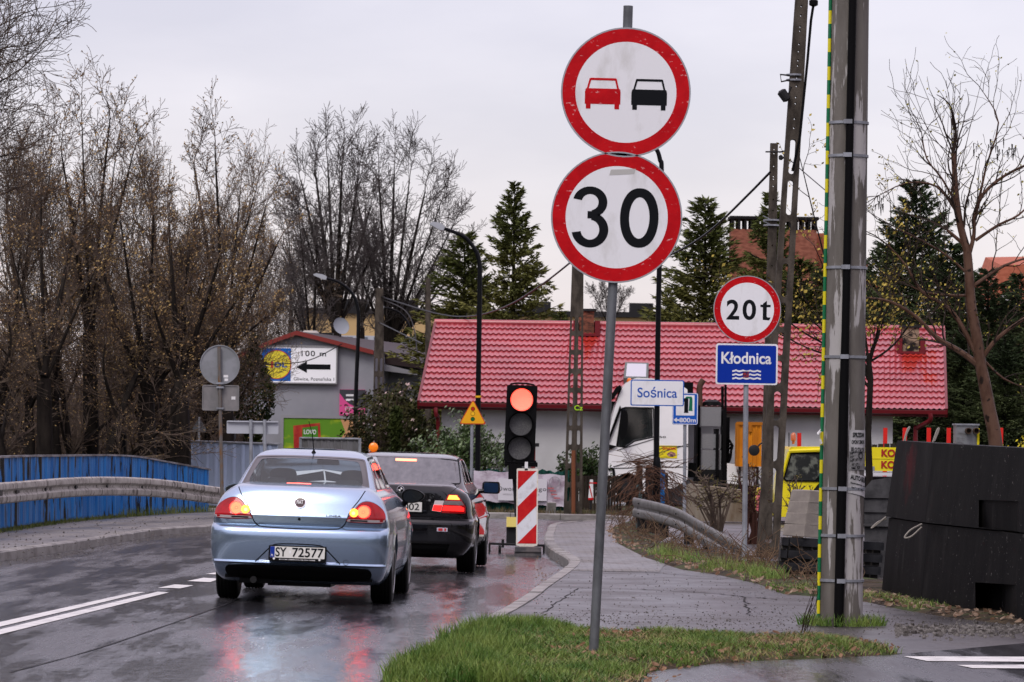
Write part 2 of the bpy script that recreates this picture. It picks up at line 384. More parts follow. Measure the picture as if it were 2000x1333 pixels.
mark('centre_dash', [g0(402, 1122), g0(440, 1123), g0(460, 1118), g0(430, 1117)])
mark('stop_line', [gp(1765, 1283, .08), gp(2060, 1284, .08), gp(2060, 1294, .08), gp(1810, 1292, .08)], z=.083)
mark('stop_line', [gp(1870, 1300, .08), gp(2060, 1299, .08), gp(2060, 1307, .08), gp(1900, 1306, .08)], z=.083)
# far kerb and verge beyond the junction
fk = [(-12, 79.6), (-2, 79.6), (.6, 79.4), (1.5, 79.0), (1.95, 78.2), (2.3, 77)]
kerb('far_kerb', fk, 1, wd=.15, top=.11, bot=-.1)
mb = sheet(-16, 40, 79.7, 110, 60, 30, lambda x, y: .06+.03*mnoise.noise((x*.8, y*.8, 0)) + .002)
struct('far_verge', mb, M_soil)
mb = sheet(2.35, 30, 76, 79.8, 30, 6, lambda x, y: .095)
struct('yard_entry', mb, M_path)
# ================================================================== CARS
class Shell:
    """car surface as stacked plan loops: W(z) half width, Rr(z) rear line, Rf(z) front line"""
    def __init__(s, W, Rr, Rf, a=.38, n=7, bow=.05, af=.7, nf=4, bowf=.1, side=None, narrow=.05):
        s.W = W; s.Rr = Rr; s.Rf = Rf; s.a = a; s.n = n; s.bow = bow; s.af = af; s.nf = nf; s.bowf = bowf; s.side = side; s.narrow = narrow
    def w_(s, z, y):
        W = interp(z, s.W); k = (y-2.2)/2.3
        x = W*(1-s.narrow*k*k*k*k*(1 if k > 0 else 0))
        if s.side: x += s.side(z, y)
        return x
    def rear(s, x, z, off=0):
        W = interp(z, s.W); t = min(abs(x)/W, .99995)
        y = interp(z, s.Rr)+s.bow*t*t+s.a*(1-(1-t**s.n)**(1/s.n))
        if off:                           # push along the local normal
            e = .004; f = lambda X: interp(z, s.Rr)+s.bow*(min(abs(X)/W, .9999))**2+s.a*(1-(1-min(abs(X)/W, .9999)**s.n)**(1/s.n))
            dy = (f(x+e)-f(x-e))/(2*e); l = math.hypot(1, dy); return (x+off*dy/l, y-off/l, z)
        return (x, y, z)
    def sidep(s, y, z, sg=1, off=0):
        r0 = interp(z, s.Rr)+s.bow; d = y-r0
        k = 1.0
        if d < s.a: k = max(1-(max(0, (s.a-d)/s.a))**s.n, 0)**(1/s.n)
        f0 = interp(z, s.Rf)-s.bowf; e = f0-y
        if e < s.af: k = min(k, max(1-(max(0, (s.af-e)/s.af))**s.nf, 0)**(1/s.nf))
        return (sg*(s.w_(z, y)*k+off), y, z)
    def loop(s, z):
        W = interp(z, s.W); P = []
        ts = [i/22*.9 for i in range(23)]
        th0 = math.asin(min(1, .9**(s.n/2)))
        for i in range(1, 11):
            th = lerp(th0, math.pi/2, i/10); ts.append(math.sin(th)**(2/s.n) if i < 10 else .9999)
        half = [s.rear(t*W, z) for t in ts]
        half = [(min(p[0], s.w_(z, p[1])), p[1], p[2]) for p in half]
        y0 = interp(z, s.Rr)+s.bow+s.a; y1 = interp(z, s.Rf)-s.bowf-s.af
        for i in range(1, 40): half.append(s.sidep(lerp(y0, y1, i/40), z))
        tf = [math.cos(lerp(0, math.pi/2, i/14)) for i in range(15)]
        for i in range(15):
            th = lerp(0, math.pi/2, i/14); X = math.cos(th)**(2/s.nf)*s.w_(z, y1); Y = y1+s.af*math.sin(th)**(2/s.nf)+s.bowf*(1-(X/W)**2)
            half.append((X, Y, z))
        lft = [(-x, y, zz) for x, y, zz in half[1:-1]][::-1]
        return half+lft
    def mesh(s, zs, mb, top=True, bottom=True, skip=None):
        loops = [s.loop(z) for z in zs]; n = len(loops[0]); vs = [p for l in loops for p in l]; fs = []
        for i in range(len(zs)-1):
            for j in range(n):
                if skip and skip(i, j, n, zs): continue
                fs.append((i*n+j, i*n+(j+1) % n, (i+1)*n+(j+1) % n, (i+1)*n+j))
        if top: fs.append(tuple(range((len(zs)-1)*n, len(zs)*n)))
        if bottom: fs.append(tuple(range(n))[::-1])
        mb.add(vs, fs)
def patch(mb, outl, surf, off, thick=.0, rings=5, grow=1.0):
    """outl: [(a,b)] star shaped; surf(a,b,off)->xyz; domed slab standing off+thick proud of the surface"""
    n = len(outl); ca = sum(p[0] for p in outl)/n; cb = sum(p[1] for p in outl)/n; vs = []; fs = []
    rows = ([(grow, off*.0-.004)] if thick or True else [])+[(grow, off+thick*.5), (grow*.985, off+thick)]+[(1-i/rings, off+thick) for i in range(1, rings)]
    for k, o in rows:
        for a, b in outl: vs.append(surf(ca+(a-ca)*k, cb+(b-cb)*k, o))
    for i in range(len(rows)-1):
        for j in range(n): fs.append((i*n+j, i*n+(j+1) % n, (i+1)*n+(j+1) % n, (i+1)*n+j))
    vs.append(surf(ca, cb, off+thick)); q = (len(rows)-1)*n
    for j in range(n): fs.append((q+j, q+(j+1) % n, len(vs)-1))
    mb.add(vs, fs)
def band(mb, outl, inner, surf, off):
    n = len(outl); vs = [surf(a, b, off) for a, b in outl]+[surf(a, b, off) for a, b in inner]
    mb.add(vs, [(j, (j+1) % n, n+(j+1) % n, n+j) for j in range(n)])
def ribbon(mb, P, surf, wd, off, closed=False):
    n = len(P); vs = []
    for i in range(n):
        a = Vector(P[(i-1) % n] if closed or i else P[0]); b = Vector(P[(i+1) % n] if closed or i < n-1 else P[-1]); d = (b-a).normalized()
        nx, ny = -d.y*wd/2, d.x*wd/2
        vs += [surf(P[i][0]+nx, P[i][1]+ny, off), surf(P[i][0]-nx, P[i][1]-ny, off)]
    m = n if closed else n-1
    mb.add(vs, [(2*i, 2*i+1, (2*i+3) % (2*n), (2*i+2) % (2*n)) for i in range(m)])
def dense(P, k=4, closed=True):
    o = []; n = len(P)
    for i in range(n if closed else n-1):
        a, b = P[i], P[(i+1) % n]
        for j in range(k): o.append((lerp(a[0], b[0], j/k), lerp(a[1], b[1], j/k)))
    if not closed: o.append(P[-1])
    return o
mirr = lambda P: [(-a, b) for a, b in P][::-1]
M_tyre = mat('tyre_rubber', (.012, .012, .012), .55, bump=.3, bscale=80)
M_alloy = mat('alloy_rim', (.45, .46, .48), .3, .8)
M_paintblue = mat('light_blue_metallic_paint', (.33, .44, .58), .24, .86, (.35, .46, .60), (90, 90, 90), coat=.7, coatr=.04, spec=.5)
M_paintblack = mat('wet_black_paint', (.006, .006, .008), .25, 0, coat=1, coatr=.03)
M_lamp = mat('red_tail_lamp', (.20, .003, .006), .12, 0, (.30, .004, .008), (7, 7, 7), coat=.5, coatr=.03, emit=(.5, .002, .004), estr=.16)
M_lamp2 = mat('dark_red_tail_lamp', (.16, .004, .006), .12, 0, coat=.6, emit=(.5, .004, .006), estr=.25)
M_ledr = mat('lit_brake_lamp', (.8, .08, .05), .3, emit=(1, .016, .010), estr=9)
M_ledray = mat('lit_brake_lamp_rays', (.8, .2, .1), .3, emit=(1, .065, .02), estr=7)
M_ledy = mat('lit_tail_bulb', (1, .5, .1), .3, emit=(1, .24, .012), estr=3)
M_ledy2 = mat('lit_tail_bulb_core', (1, .8, .3), .3, emit=(1, .5, .06), estr=4)
M_hb = mat('lit_high_brake_lamp', (1, .2, .15), .3, emit=(1, .07, .05), estr=4)
M_clear = mat('clear_lamp_lens', (.55, .5, .5), .15, 0, coat=1)
M_gap = mat('panel_gap', (.01, .012, .016), .6)
M_seat = mat('seat_fabric', (.03, .032, .035), .8)
M_frit = mat('black_glass_border', (.02, .02, .024), .12, coat=1)
M_grass_ = None
M_gl = glassmat('rear_glass', (.86, .95, .94), .03, .05, .07)
M_glf = glassmat('windscreen_glass', (.92, .96, .96), .0, .02, .75, True)
M_darkglass = mat('dark_side_glass', (.03, .035, .04), .04, 0, coat=1, coatr=.02, spec=1)
def tintglass():
    return mat('wet_tinted_rear_glass', (.075, .078, .09), .16, 0, (.14, .14, .155), (14, 3, 14), lo=.3, hi=.75, coat=.6, coatr=.1, bump=.25, bscale=90)
M_plate = mat('number_plate_white', (.62, .62, .58), .35)
M_eu = mat('plate_blue', (.01, .04, .3), .3)
M_chrome = mat('chrome', (.6, .6, .62), .12, 1)
M_mirror = mat('mirror_glass', (.06, .07, .08), .08, .9)
def wheel(root, x, y, r, wd, sg, name='wheel', spokes=5):
    mb = MB(); p = [(-wd/2, r*.62), (-wd/2, r*.9), (-wd/2+.012, r*.965), (-wd/2+.03, r*.99)]
    for i in range(5):
        q = lerp(-wd/2+.035, wd/2-.035, i/4); p += [(q-.012, r), (q-.008, r-.006), (q+.008, r-.006), (q+.012, r)]
    p += [(wd/2-.03, r*.99), (wd/2-.012, r*.965), (wd/2, r*.9), (wd/2, r*.62)]
    mb.lathe((x, y, r), (1, 0, 0), p, 40)
    t = mb.build(name, M_tyre, root, smooth=True, local=True)
    rb = MB(); rb.lathe((x, y, r), (sg, 0, 0), [(-.02, r*.66), (wd/2+.004, r*.67), (wd/2+.004, r*.61), (wd/2-.03, r*.6), (wd/2-.04, .02)], 32)
    for i in range(spokes):
        a = 2*math.pi*i/spokes+.3; c = Vector((x+sg*(wd/2-.012), y+math.cos(a)*r*.33, r+math.sin(a)*r*.33))
        d = Vector((0, math.cos(a), math.sin(a))); e = Vector((0, -math.sin(a), math.cos(a)))
        q = lambda u, v, h: tuple(c+d*u*r*.3+e*v*.03+Vector((sg*h, 0, 0)))
        rb.hexa([q(-1, -1, -.02), q(1, -.8, -.02), q(1, .8, -.02), q(-1, 1, -.02)], [q(-1, -1, .012), q(1, -.8, .012), q(1, .8, .012), q(-1, 1, .012)])
    rb.build('rim', M_alloy, t, smooth=False, local=True)
    return t
def disc_on(mb, F2, cx, cy, r, off, n=28, rings=2):
    patch(mb, circ(r, n, cx, cy), F2, off, .002, rings)
def car_common(root, S, body_m, zs, wheels, wr, ww, zlow):
    mb = MB(); S.mesh(zs, mb)
    b = mb.build('body', body_m, root, smooth=True, local=True, fixn=True)
    cut = []
    for wy in wheels:
        c = MB(); c.lathe((-1.2, wy, wr+.005), (1, 0, 0), [(0, wr+.045), (2.4, wr+.045)], 48); o = c.build('cut', M_gap, None, fixn=True)
        o.parent = root; cut.append(o)
    bool_cut(b, cut)
    try: b.data.set_sharp_from_angle(angle=math.radians(35))
    except Exception: pass
    return b
# ------------------------------------------------------------------ blue saloon
HB = math.radians(1.9)
car1 = thing('saloon_car', 'light blue saloon car braking in the queue, its back window clear and wet', 'car', (-2.015, 38.6, -.005), (0, .021, -HB))
flare = lambda wys, r0: (lambda z, y: sum(.018*math.exp(-((math.hypot(y-wy, z-.3)-r0)/.06)**2) for wy in wys))
W1 = [(.20, .74), (.26, .79), (.32, .815), (.40, .835), (.55, .85), (.70, .848), (.80, .835), (.90, .812), (.98, .78), (1.04, .74), (1.08, .69), (1.12, .63), (1.14, .55)]
R1 = [(.20, .30), (.26, .16), (.34, .07), (.375, .05), (.392, .012), (.41, .03), (.50, .012), (.60, .0), (.68, .004), (.715, .02), (.735, .05), (.745, .085), (.76, .082), (.84, .042), (.855, .05), (.92, .075), (1.0, .105), (1.06, .135), (1.095, .16), (1.11, .185), (1.12, .24), (1.14, .50)]
Fz = [(.2, 4.3), (.35, 4.5), (.6, 4.56), (.75, 4.5), (.85, 4.3), (.95, 3.9), (1.02, 3.4), (1.06, 2.6), (1.14, 2.4)]
S1 = Shell(W1, R1, Fz, side=flare((1.06, 3.66), .36))
zs1 = [.20, .23, .26, .30, .34, .36, .375, .384, .392, .40, .41, .44, .5, .56, .6, .64, .68, .70, .715, .725, .735, .742, .748, .76, .79, .82, .838, .845, .855, .87, .9, .93, .96, 1.0, 1.03, 1.06, 1.08, 1.095, 1.105, 1.112, 1.12, 1.13, 1.14]
body1 = car_common(car1, S1, M_paintblue, zs1, (1.06, 3.66), .315, .19, .2)
# greenhouse with real window openings
Wg = [(1.0, .735), (1.06, .70), (1.10, .668), (1.16, .645), (1.24, .615), (1.32, .58), (1.38, .548), (1.415, .515), (1.44, .47), (1.458, .40), (1.468, .30), (1.474, .18)]
Rg = [(1.0, .36), (1.06, .44), (1.10, .52), (1.39, 1.08), (1.415, 1.16), (1.44, 1.30), (1.458, 1.5), (1.468, 1.7), (1.474, 1.95)]
Fg = [(1.0, 3.55), (1.10, 3.25), (1.38, 2.55), (1.415, 2.42), (1.44, 2.3), (1.458, 2.15), (1.474, 2.05)]
SG1 = Shell(Wg, Rg, Fg, a=.30, n=6, bow=.05, af=.25, nf=6, bowf=.12, narrow=0)
zg = [1.0, 1.04, 1.08, 1.105, 1.13, 1.16, 1.2, 1.24, 1.28, 1.32, 1.35, 1.375, 1.39, 1.402, 1.415, 1.43, 1.44, 1.45, 1.458, 1.464, 1.468, 1.471, 1.474]
def skipg(i, j, n, zs):
    if not (1.104 <= zs[i] and zs[i+1] <= 1.391): return False
    rear = j < 21 or j >= n-21
    h = (n+2)//2; front = abs(j-(h-1)) < 13
    return rear or front
mb = MB(); SG1.mesh(zg, mb, bottom=False, skip=skipg); mb.build('greenhouse', M_paintblue, car1, smooth=True, local=True)
gl_out = smooth_poly([(-.605, 1.100), (-.603, 1.125), (-.525, 1.365), (-.50, 1.39), (-.3, 1.400), (0, 1.402), (.3, 1.400), (.50, 1.39), (.525, 1.365), (.603, 1.125), (.605, 1.100), (.57, 1.096), (0, 1.092), (-.57, 1.096)], 2)
gl_in = smooth_poly([(-.535, 1.135), (-.545, 1.175), (-.48, 1.345), (-.45, 1.365), (-.3, 1.377), (0, 1.379), (.3, 1.377), (.45, 1.365), (.48, 1.345), (.545, 1.175), (.535, 1.135), (.50, 1.122), (0, 1.118), (-.50, 1.122)], 2)
grf = lambda x, z, o=0: SG1.rear(x, max(1.02, z), o)
mb = MB(); n = len(gl_out); ca = (0, 1.24); vs = []; fs = []
for k in (1, .8, .6, .4, .2):
    for a, b in gl_out: vs.append(grf(a*k, 1.24+(b-1.24)*k, .004))
for i in range(4):
    for j in range(n): fs.append((i*n+j, i*n+(j+1) % n, (i+1)*n+(j+1) % n, (i+1)*n+j))
vs.append(grf(0, 1.24, .004)); fs += [(4*n+j, 4*n+(j+1) % n, 5*n) for j in range(n)]
mb.add(vs, fs); rg1 = mb.build('rear_window', M_gl, car1, smooth=True, local=True)
mb = MB(); band(mb, gl_out, gl_in, grf, .006); ribbon(mb, dense(gl_out, 1), grf, .012, .009, True)
mb.build('window_border', M_frit, rg1, smooth=True, local=True)
mb = MB(); mb.add([(-.64, 3.25, 1.06), (.64, 3.25, 1.06), (.54, 2.58, 1.41), (-.54, 2.58, 1.41)], [(0, 1, 2, 3)]); mb.build('windscreen', M_glf, car1, local=True)
# interior: parcel shelf, rear bench, headrests, front seats, mirror
mb = MB(); mb.box(-.66, .66, .45, 1.2, 1.0, 1.075); mb.box(-.62, .62, 1.2, 1.35, .7, 1.10)
mb.box(-.68, .68, 1.2, 3.1, .55, .62); mb.box(-.64, .64, 2.9, 3.2, .8, 1.03)
for sx in (-.34, .36):
    mb.ext(frame((sx, 2.02, 1.13)), smooth_poly([(-.20, -.3), (-.19, -.05), (-.13, -.01), (-.135, .08), (-.10, .14), (.10, .14), (.135, .08), (.13, -.01), (.19, -.05), (.20, -.3)], 2), -.06, .06)
mb.ext(frame((.06, 2.6, 1.345)), rrect(.24, .07, .03), -.02, .02); mb.tube([(.06, 2.6, 1.37), (.06, 2.62, 1.4)], .01)
for sx in (-.36, .36): mb.ext(frame((sx, 1.25, 1.13)), rrect(.24, .1, .04), -.04, .04)
mb.build('interior', M_seat, car1, local=True)
mb = MB(); patch(mb, rrect(.235, .022, .01, -.06, 1.135), grf, .012, .006); mb.build('high_brake_lamp', M_hb, car1, local=True)
srf = lambda x, z, o=0: S1.rear(x, z, o)
# panel gaps
mb = MB()
tg = smooth_poly([(-.60, 1.098), (-.555, 1.01), (-.47, .90), (-.445, .80), (-.40, .738), (-.30, .727), (0, .722), (.30, .727), (.40, .738), (.445, .80), (.47, .90), (.555, 1.01), (.60, 1.098)], 2, False)
ribbon(mb, dense(tg, 3, False), srf, .009, .003); mb.build('boot_gap', M_gap, car1, smooth=True, local=True)
sd1 = lambda y, z, o=0: S1.sidep(y, z, 1, o)
for yy in (1.35, 2.25, 3.25): mb = MB(); ribbon(mb, dense([(yy, .32), (yy+.02, .98)], 12, False), sd1, .008, .003); mb.build('door_gap', M_gap, car1, smooth=True, local=True)
mb = MB(); ribbon(mb, dense([(1.4, .30), (3.25, .30)], 12, False), sd1, .012, .003); mb.build('sill_gap', M_gap, car1, smooth=True, local=True)
# number plate recess: its shadow line drawn as a dark ribbon
mb = MB()
pr = smooth_poly([(-.40, .402), (-.25, .555), (-.20, .575), (0, .580), (.20, .575), (.25, .555), (.40, .402)], 1, False)
ribbon(mb, dense(pr, 4, False), srf, .010, .004); mb.build('plate_recess_shade', M_gap, car1, local=True)
mb = MB(); patch(mb, dense([(-.37, .404), (-.235, .55), (.235, .55), (.37, .404)], 10), srf, .002, .001, 6)
mb.build('plate_recess', mat('recess_blue_paint', (.36, .44, .58), .24, .85, coat=.7), car1, smooth=False, local=True)
PF = frame((0, -.012, .488), (1, 0, 0), (0, .12, 1))
mb = MB(); mb.ext(PF, rrect(.545, .145, .012), -.03, .004); pl = mb.build('number_plate', M_black, car1, local=True)
mb = MB(); mb.ext(PF, rrect(.515, .106, .006, 0, .010), .004, .007); mb.build('plate_face', M_plate, pl, local=True)
mb = MB(); mb.ext(PF, rrect(.042, .104, .004, -.236, .010), .007, .008); mb.build('country_band', M_eu, pl, local=True)
mb = MB(); put_text(mb, PF, 'SY', -.155, .012, .105, .088, .010, .014); mb.build('plate_lettering', M_signblack, pl, local=True); mb = MB(); put_text(mb, PF, '72577', .098, .012, .295, .088, .010, .014); mb.build('plate_lettering', M_signblack, pl, local=True)
mb = MB(); put_text(mb, PF, 'PL', -.236, -.022, .024, .02, .010, .01); mb.build('country_letters', M_white, pl, local=True); mb = MB(); put_text(mb, PF, 'BYTOM UŚMIECHA SIĘ DO CIEBIE', 0, -.058, .34, .015, .0055, .02); mb.build('frame_lettering', M_white, pl, local=True)
for q_ in (circ(.011, 12, -.22, -.052), circ(.011, 12, .21, -.052)): mb = MB(); mb.ext(PF, q_, .004, .006); mb.build('frame_mark', M_white, pl, local=True)
mb = MB(); mb.ext(PF, rrect(.018, .026, .003, -.068, .012), .0075, .009); mb.build('hologram', M_white, pl, local=True)
# tail lamps
lampR = smooth_poly([(.437, .803), (.455, .835), (.50, .905), (.55, .97), (.60, .999), (.66, .998), (.72, .972), (.775, .925), (.800, .86), (.795, .803), (.72, .796), (.55, .798)], 2)
for sg in (1, -1):
    o_ = lampR if sg == 1 else mirr(lampR); f = srf
    mb = MB(); patch(mb, dense(o_, 2), f, .008, .010, 8); lp = mb.build('tail_lamp', M_lamp, car1, smooth=True, local=True)
    mb = MB(); ribbon(mb, dense(o_, 2), f, .008, .004, True); mb.build('lamp_seal', M_gap, lp, local=True)
    mb = MB(); disc_on(mb, f, sg*.602, .902, .060, .020); mb.build('brake_cluster', M_ledr, lp, local=True)
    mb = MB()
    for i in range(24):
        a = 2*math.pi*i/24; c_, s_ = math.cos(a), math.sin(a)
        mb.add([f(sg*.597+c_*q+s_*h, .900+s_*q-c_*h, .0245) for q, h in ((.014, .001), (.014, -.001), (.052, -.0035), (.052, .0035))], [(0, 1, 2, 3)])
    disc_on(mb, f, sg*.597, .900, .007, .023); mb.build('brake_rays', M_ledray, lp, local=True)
    mb = MB(); disc_on(mb, f, sg*.512, .890, .040, .021); mb.build('rear_bulb', M_ledy, lp, local=True)
    mb = MB(); disc_on(mb, f, sg*.507, .886, .017, .025); mb.build('bulb_core', M_ledy2, lp, local=True)
    bt = [(.448, .808), (.46, .828), (.70, .828), (.79, .832), (.788, .81), (.72, .803), (.55, .804)]
    bt = dense(bt if sg == 1 else mirr(bt), 4)
    mb = MB(); patch(mb, bt, f, .0185, .001, 3); mb.build('reverse_lens', M_clear, lp, local=True)
    mb = MB(); q = dense(rrect(.16, .014, .004, sg*.56, .816), 1); patch(mb, q, f, .0205, .001, 3); mb.build('dark_lens', M_gap, lp, local=True)
# emblem: dark red disc in a chrome ring with four-letter wordmark
mb = MB(); patch(mb, circ(.056, 36, 0, .972), srf, .004, .004); em = mb.build('emblem', M_chrome, car1, local=True)
mb = MB(); patch(mb, circ(.047, 36, 0, .972), srf, .009, .001); mb.build('emblem_face', mat('emblem_red', (.07, .012, .022), .25, coat=1), em, local=True)
y_ = S1.rear(0, .972)[1]; EF = frame((0, y_-.014, .972), (1, 0, 0), (0, .45, 1))
mb = MB(); put_text(mb, EF, 'FIAT', 0, 0, .062, .040, .006, .02); mb.build('emblem_lettering', M_white, em, local=True)
EF = frame((.32, S1.rear(.32, .858)[1]-.006, .853), (1, 0, 0), (0, .25, 1))
mb = MB(); put_text(mb, EF, 'LINEA', .005, 0, .14, .018, .002, .02); mb.build('badge_lettering', M_black, car1, local=True)
mb = MB(); patch(mb, circ(.013, 16, 0, .812), srf, .003, .002); mb.build('lock', M_black, car1, local=True)
mb = MB(); ribbon(mb, circ(.024, 20, .455, .42), srf, .003, .003, True); mb.build('tow_cover', M_gap, car1, local=True)
# lower valance, exhaust, floor
mb = MB(); mb.box(-.70, .70, .22, 1.0, .235, .36); mb.box(-.30, .30, .3, 2.9, .17, .30); mb.box(-.56, -.25, .22, .7, .19, .30); mb.box(-.62, .62, 1.3, 3.9, .19, .28)
mb.tube([(-.66, 1.06, .25), (.66, 1.06, .25)], .045); mb.build('underbody', M_black, car1, local=True)
mb = MB(); va = dense(smooth_poly([(-.64, .372), (.64, .372), (.70, .33), (.68, .26), (.62, .225), (-.62, .225), (-.68, .26), (-.70, .33)], 2), 3)
patch(mb, va, srf, .004, .004, 5); mb.build('valance', M_black, car1, smooth=True, local=True)
mb = MB(); mb.tube([(-.42, .1, .225), (-.42, .5, .23)], .032, 14); mb.build('exhaust_pipe', M_dark, car1, smooth=True, local=True)
for wy in (1.06, 3.66):
    for sg in (-1, 1): wheel(car1, sg*.745, wy, .315, .205, sg)
# side windows
mb = MB()
for sg in (1, -1):
    sf = lambda y, z, o=0: SG1.sidep(y, z, sg, o)
    for q in ([(.98, 1.13), (1.30, 1.36), (1.42, 1.375), (1.42, 1.10), (1.02, 1.10)], [(1.47, 1.10), (1.47, 1.378), (2.18, 1.39), (2.18, 1.10)], [(2.24, 1.10), (2.24, 1.39), (2.5, 1.37), (3.08, 1.10)]):
        mb = MB(); patch(mb, dense(q, 5), sf, .003, .002, 4); mb.build('side_window', M_darkglass, car1, smooth=True, local=True)
mb = MB()
for sg in (1, -1):
    sf = lambda y, z, o=0: SG1.sidep(y, z, sg, o)
    mb = MB(); ribbon(mb, dense([(.93, 1.115), (1.28, 1.385), (1.45, 1.398), (2.3, 1.405), (2.55, 1.385), (3.12, 1.09)], 6, False), sf, .016, .008); mb.build('window_trim', M_gap, car1, local=True)
for sg in (1, -1):
    mb = MB(); c = Vector((sg*.90, 2.92, 1.02))
    mb.ext(frame(c), [(a*sg, b) for a, b in smooth_poly([(-.10, -.055), (-.115, .0), (-.085, .065), (.02, .075), (.115, .03), (.12, -.01), (.06, -.065), (-.05, -.075)], 2)], -.09, .0)
    mb.tube([(sg*.73, 2.98, .86), (sg*.84, 2.96, .97)], .03, 8)
    mi = mb.build('wing_mirror', M_black if sg == 1 else M_paintblue, car1, smooth=True, local=True, fixn=True)
    mb = MB(); mb.ext(frame(c), [(a*sg*.86, b*.84) for a, b in smooth_poly([(-.10, -.055), (-.115, .0), (-.085, .065), (.02, .075), (.115, .03), (.12, -.01), (.06, -.065), (-.05, -.075)], 2)], .001, .006)
    mb.build('mirror_glass', M_mirror, mi, local=True, fixn=True)
mb = MB(); mb.lathe((.015, 1.28, 1.428), (0, -.1, 1), [(0, .026), (.012, .022), (.03, .010), (.05, .005)], 14)
mb.tube([(.015, 1.27, 1.46), (-.0, 1.20, 1.62), (-.03, 1.12, 1.74)], [.0055, .004, .003], 6); mb.build('aerial', M_black, car1, smooth=True, local=True)
# ------------------------------------------------------------------ black saloon
car2 = thing('saloon_car', 'black saloon car waiting in front of the blue one, nearest the red light', 'car', (-1.325, 48.05, -.013), (0, .021, -math.radians(2.5)))
W2 = [(.19, .70), (.24, .77), (.34, .84), (.45, .865), (.58, .872), (.64, .872), (.66, .86), (.70, .845), (.80, .835), (.88, .815), (.95, .775), (.99, .72), (1.02, .66), (1.06, .6), (1.08, .5)]
R2 = [(.19, .22), (.24, .10), (.30, .05), (.35, .03), (.36, .015), (.5, .0), (.60, .0), (.635, .02), (.65, .07), (.66, .085), (.70, .075), (.85, .08), (.97, .085), (1.03, .10), (1.045, .13), (1.055, .2), (1.08, .5)]
F2 = [(.19, 4.3), (.4, 4.45), (.6, 4.47), (.75, 4.35), (.9, 3.9), (.98, 3.4), (1.08, 2.5)]
S2 = Shell(W2, R2, F2, side=flare((.98, 3.71), .36), n=6)
zs2 = [.19, .21, .24, .27, .30, .33, .345, .355, .365, .4, .45, .5, .55, .58, .60, .62, .635, .645, .652, .66, .68, .70, .75, .8, .84, .88, .92, .95, .97, .99, 1.01, 1.02, 1.03, 1.04, 1.047, 1.055, 1.065, 1.08]
car_common(car2, S2, M_paintblack, zs2, (.98, 3.71), .315, .2, .2)
Wg2 = [(.95, .77), (1.0, .735), (1.06, .70), (1.12, .678), (1.20, .655), (1.28, .63), (1.33, .608), (1.36, .575), (1.385, .52), (1.398, .44), (1.406, .34), (1.412, .2)]
Rg2 = [(.95, .45), (1.0, .56), (1.06, .66), (1.355, 1.20), (1.375, 1.32), (1.39, 1.48), (1.402, 1.7), (1.412, 2.0)]
Fg2 = [(.95, 3.4), (1.05, 3.15), (1.33, 2.6), (1.38, 2.4), (1.412, 2.15)]
SG2 = Shell(Wg2, Rg2, Fg2, a=.30, n=6, bow=.06, af=.25, nf=6, bowf=.12, narrow=0)
zg2 = [.95, .98, 1.0, 1.04, 1.06, 1.1, 1.15, 1.2, 1.25, 1.3, 1.34, 1.355, 1.365, 1.375, 1.385, 1.392, 1.398, 1.404, 1.408, 1.412]
mb = MB(); SG2.mesh(zg2, mb, bottom=False); mb.build('greenhouse', mat('wet_dark_roof_paint', (.012, .012, .016), .3, 0, coat=1, coatr=.12), car2, smooth=True, local=True)
grf2 = lambda x, z, o=0: SG2.rear(x, max(1.0, z), o)
g2o = smooth_poly([(-.655, 1.07), (-.655, 1.10), (-.60, 1.315), (-.58, 1.34), (-.3, 1.356), (.3, 1.356), (.58, 1.34), (.60, 1.315), (.655, 1.10), (.655, 1.07), (.62, 1.065), (0, 1.058), (-.62, 1.065)], 2)
mb = MB(); patch(mb, dense(g2o, 2), grf2, .003, .002, 8); rg2 = mb.build('rear_window', tintglass(), car2, smooth=True, local=True)
mb = MB(); ribbon(mb, dense(g2o, 2), grf2, .012, .007, True); mb.build('window_seal', M_gap, rg2, local=True)
mb = MB(); patch(mb, rrect(.255, .028, .008, -.02, 1.325), grf2, .008, .004); mb.build('high_brake_lamp', mat('lit_high_brake_lamp_orange', (1, .3, .2), .3, emit=(1, .16, .07), estr=4), car2, local=True)
sr2 = lambda x, z, o=0: S2.rear(x, z, o)
mb = MB()
ribbon(mb, dense(smooth_poly([(-.66, 1.04), (-.56, .93), (-.50, .80), (-.47, .66), (0, .655), (.47, .66), (.50, .80), (.56, .93), (.66, 1.04)], 1, False), 4, False), sr2, .008, .003); mb.build('boot_gap', mat('gap_dark_grey', (.03, .03, .035), .5), car2, local=True); mb = MB()
ribbon(mb, dense([(-.82, .60), (.82, .60)], 20, False), sr2, .006, .003)
mb.build('bumper_crease', mat('gap_dark_grey', (.03, .03, .035), .5), car2, local=True)
mb = MB(); patch(mb, dense([(-.6, .36), (.6, .36), (.55, .21), (-.55, .21)], 6), sr2, .003, .004, 4); mb.build('valance', M_black, car2, local=True)
mb = MB(); mb.box(-.7, .7, .25, 1.2, .23, .4); mb.box(-.5, .5, 1.2, 3.9, .20, .30); mb.tube([(-.66, .98, .25), (.66, .98, .25)], .045); mb.build('underbody', M_black, car2, local=True)
oL = [(.49, .724), (.525, .872), (.56, .945), (.67, .945), (.72, .875), (.765, .80), (.765, .730), (.73, .724)]
iL = [(.375, .745), (.408, .868), (.519, .868), (.484, .735)]
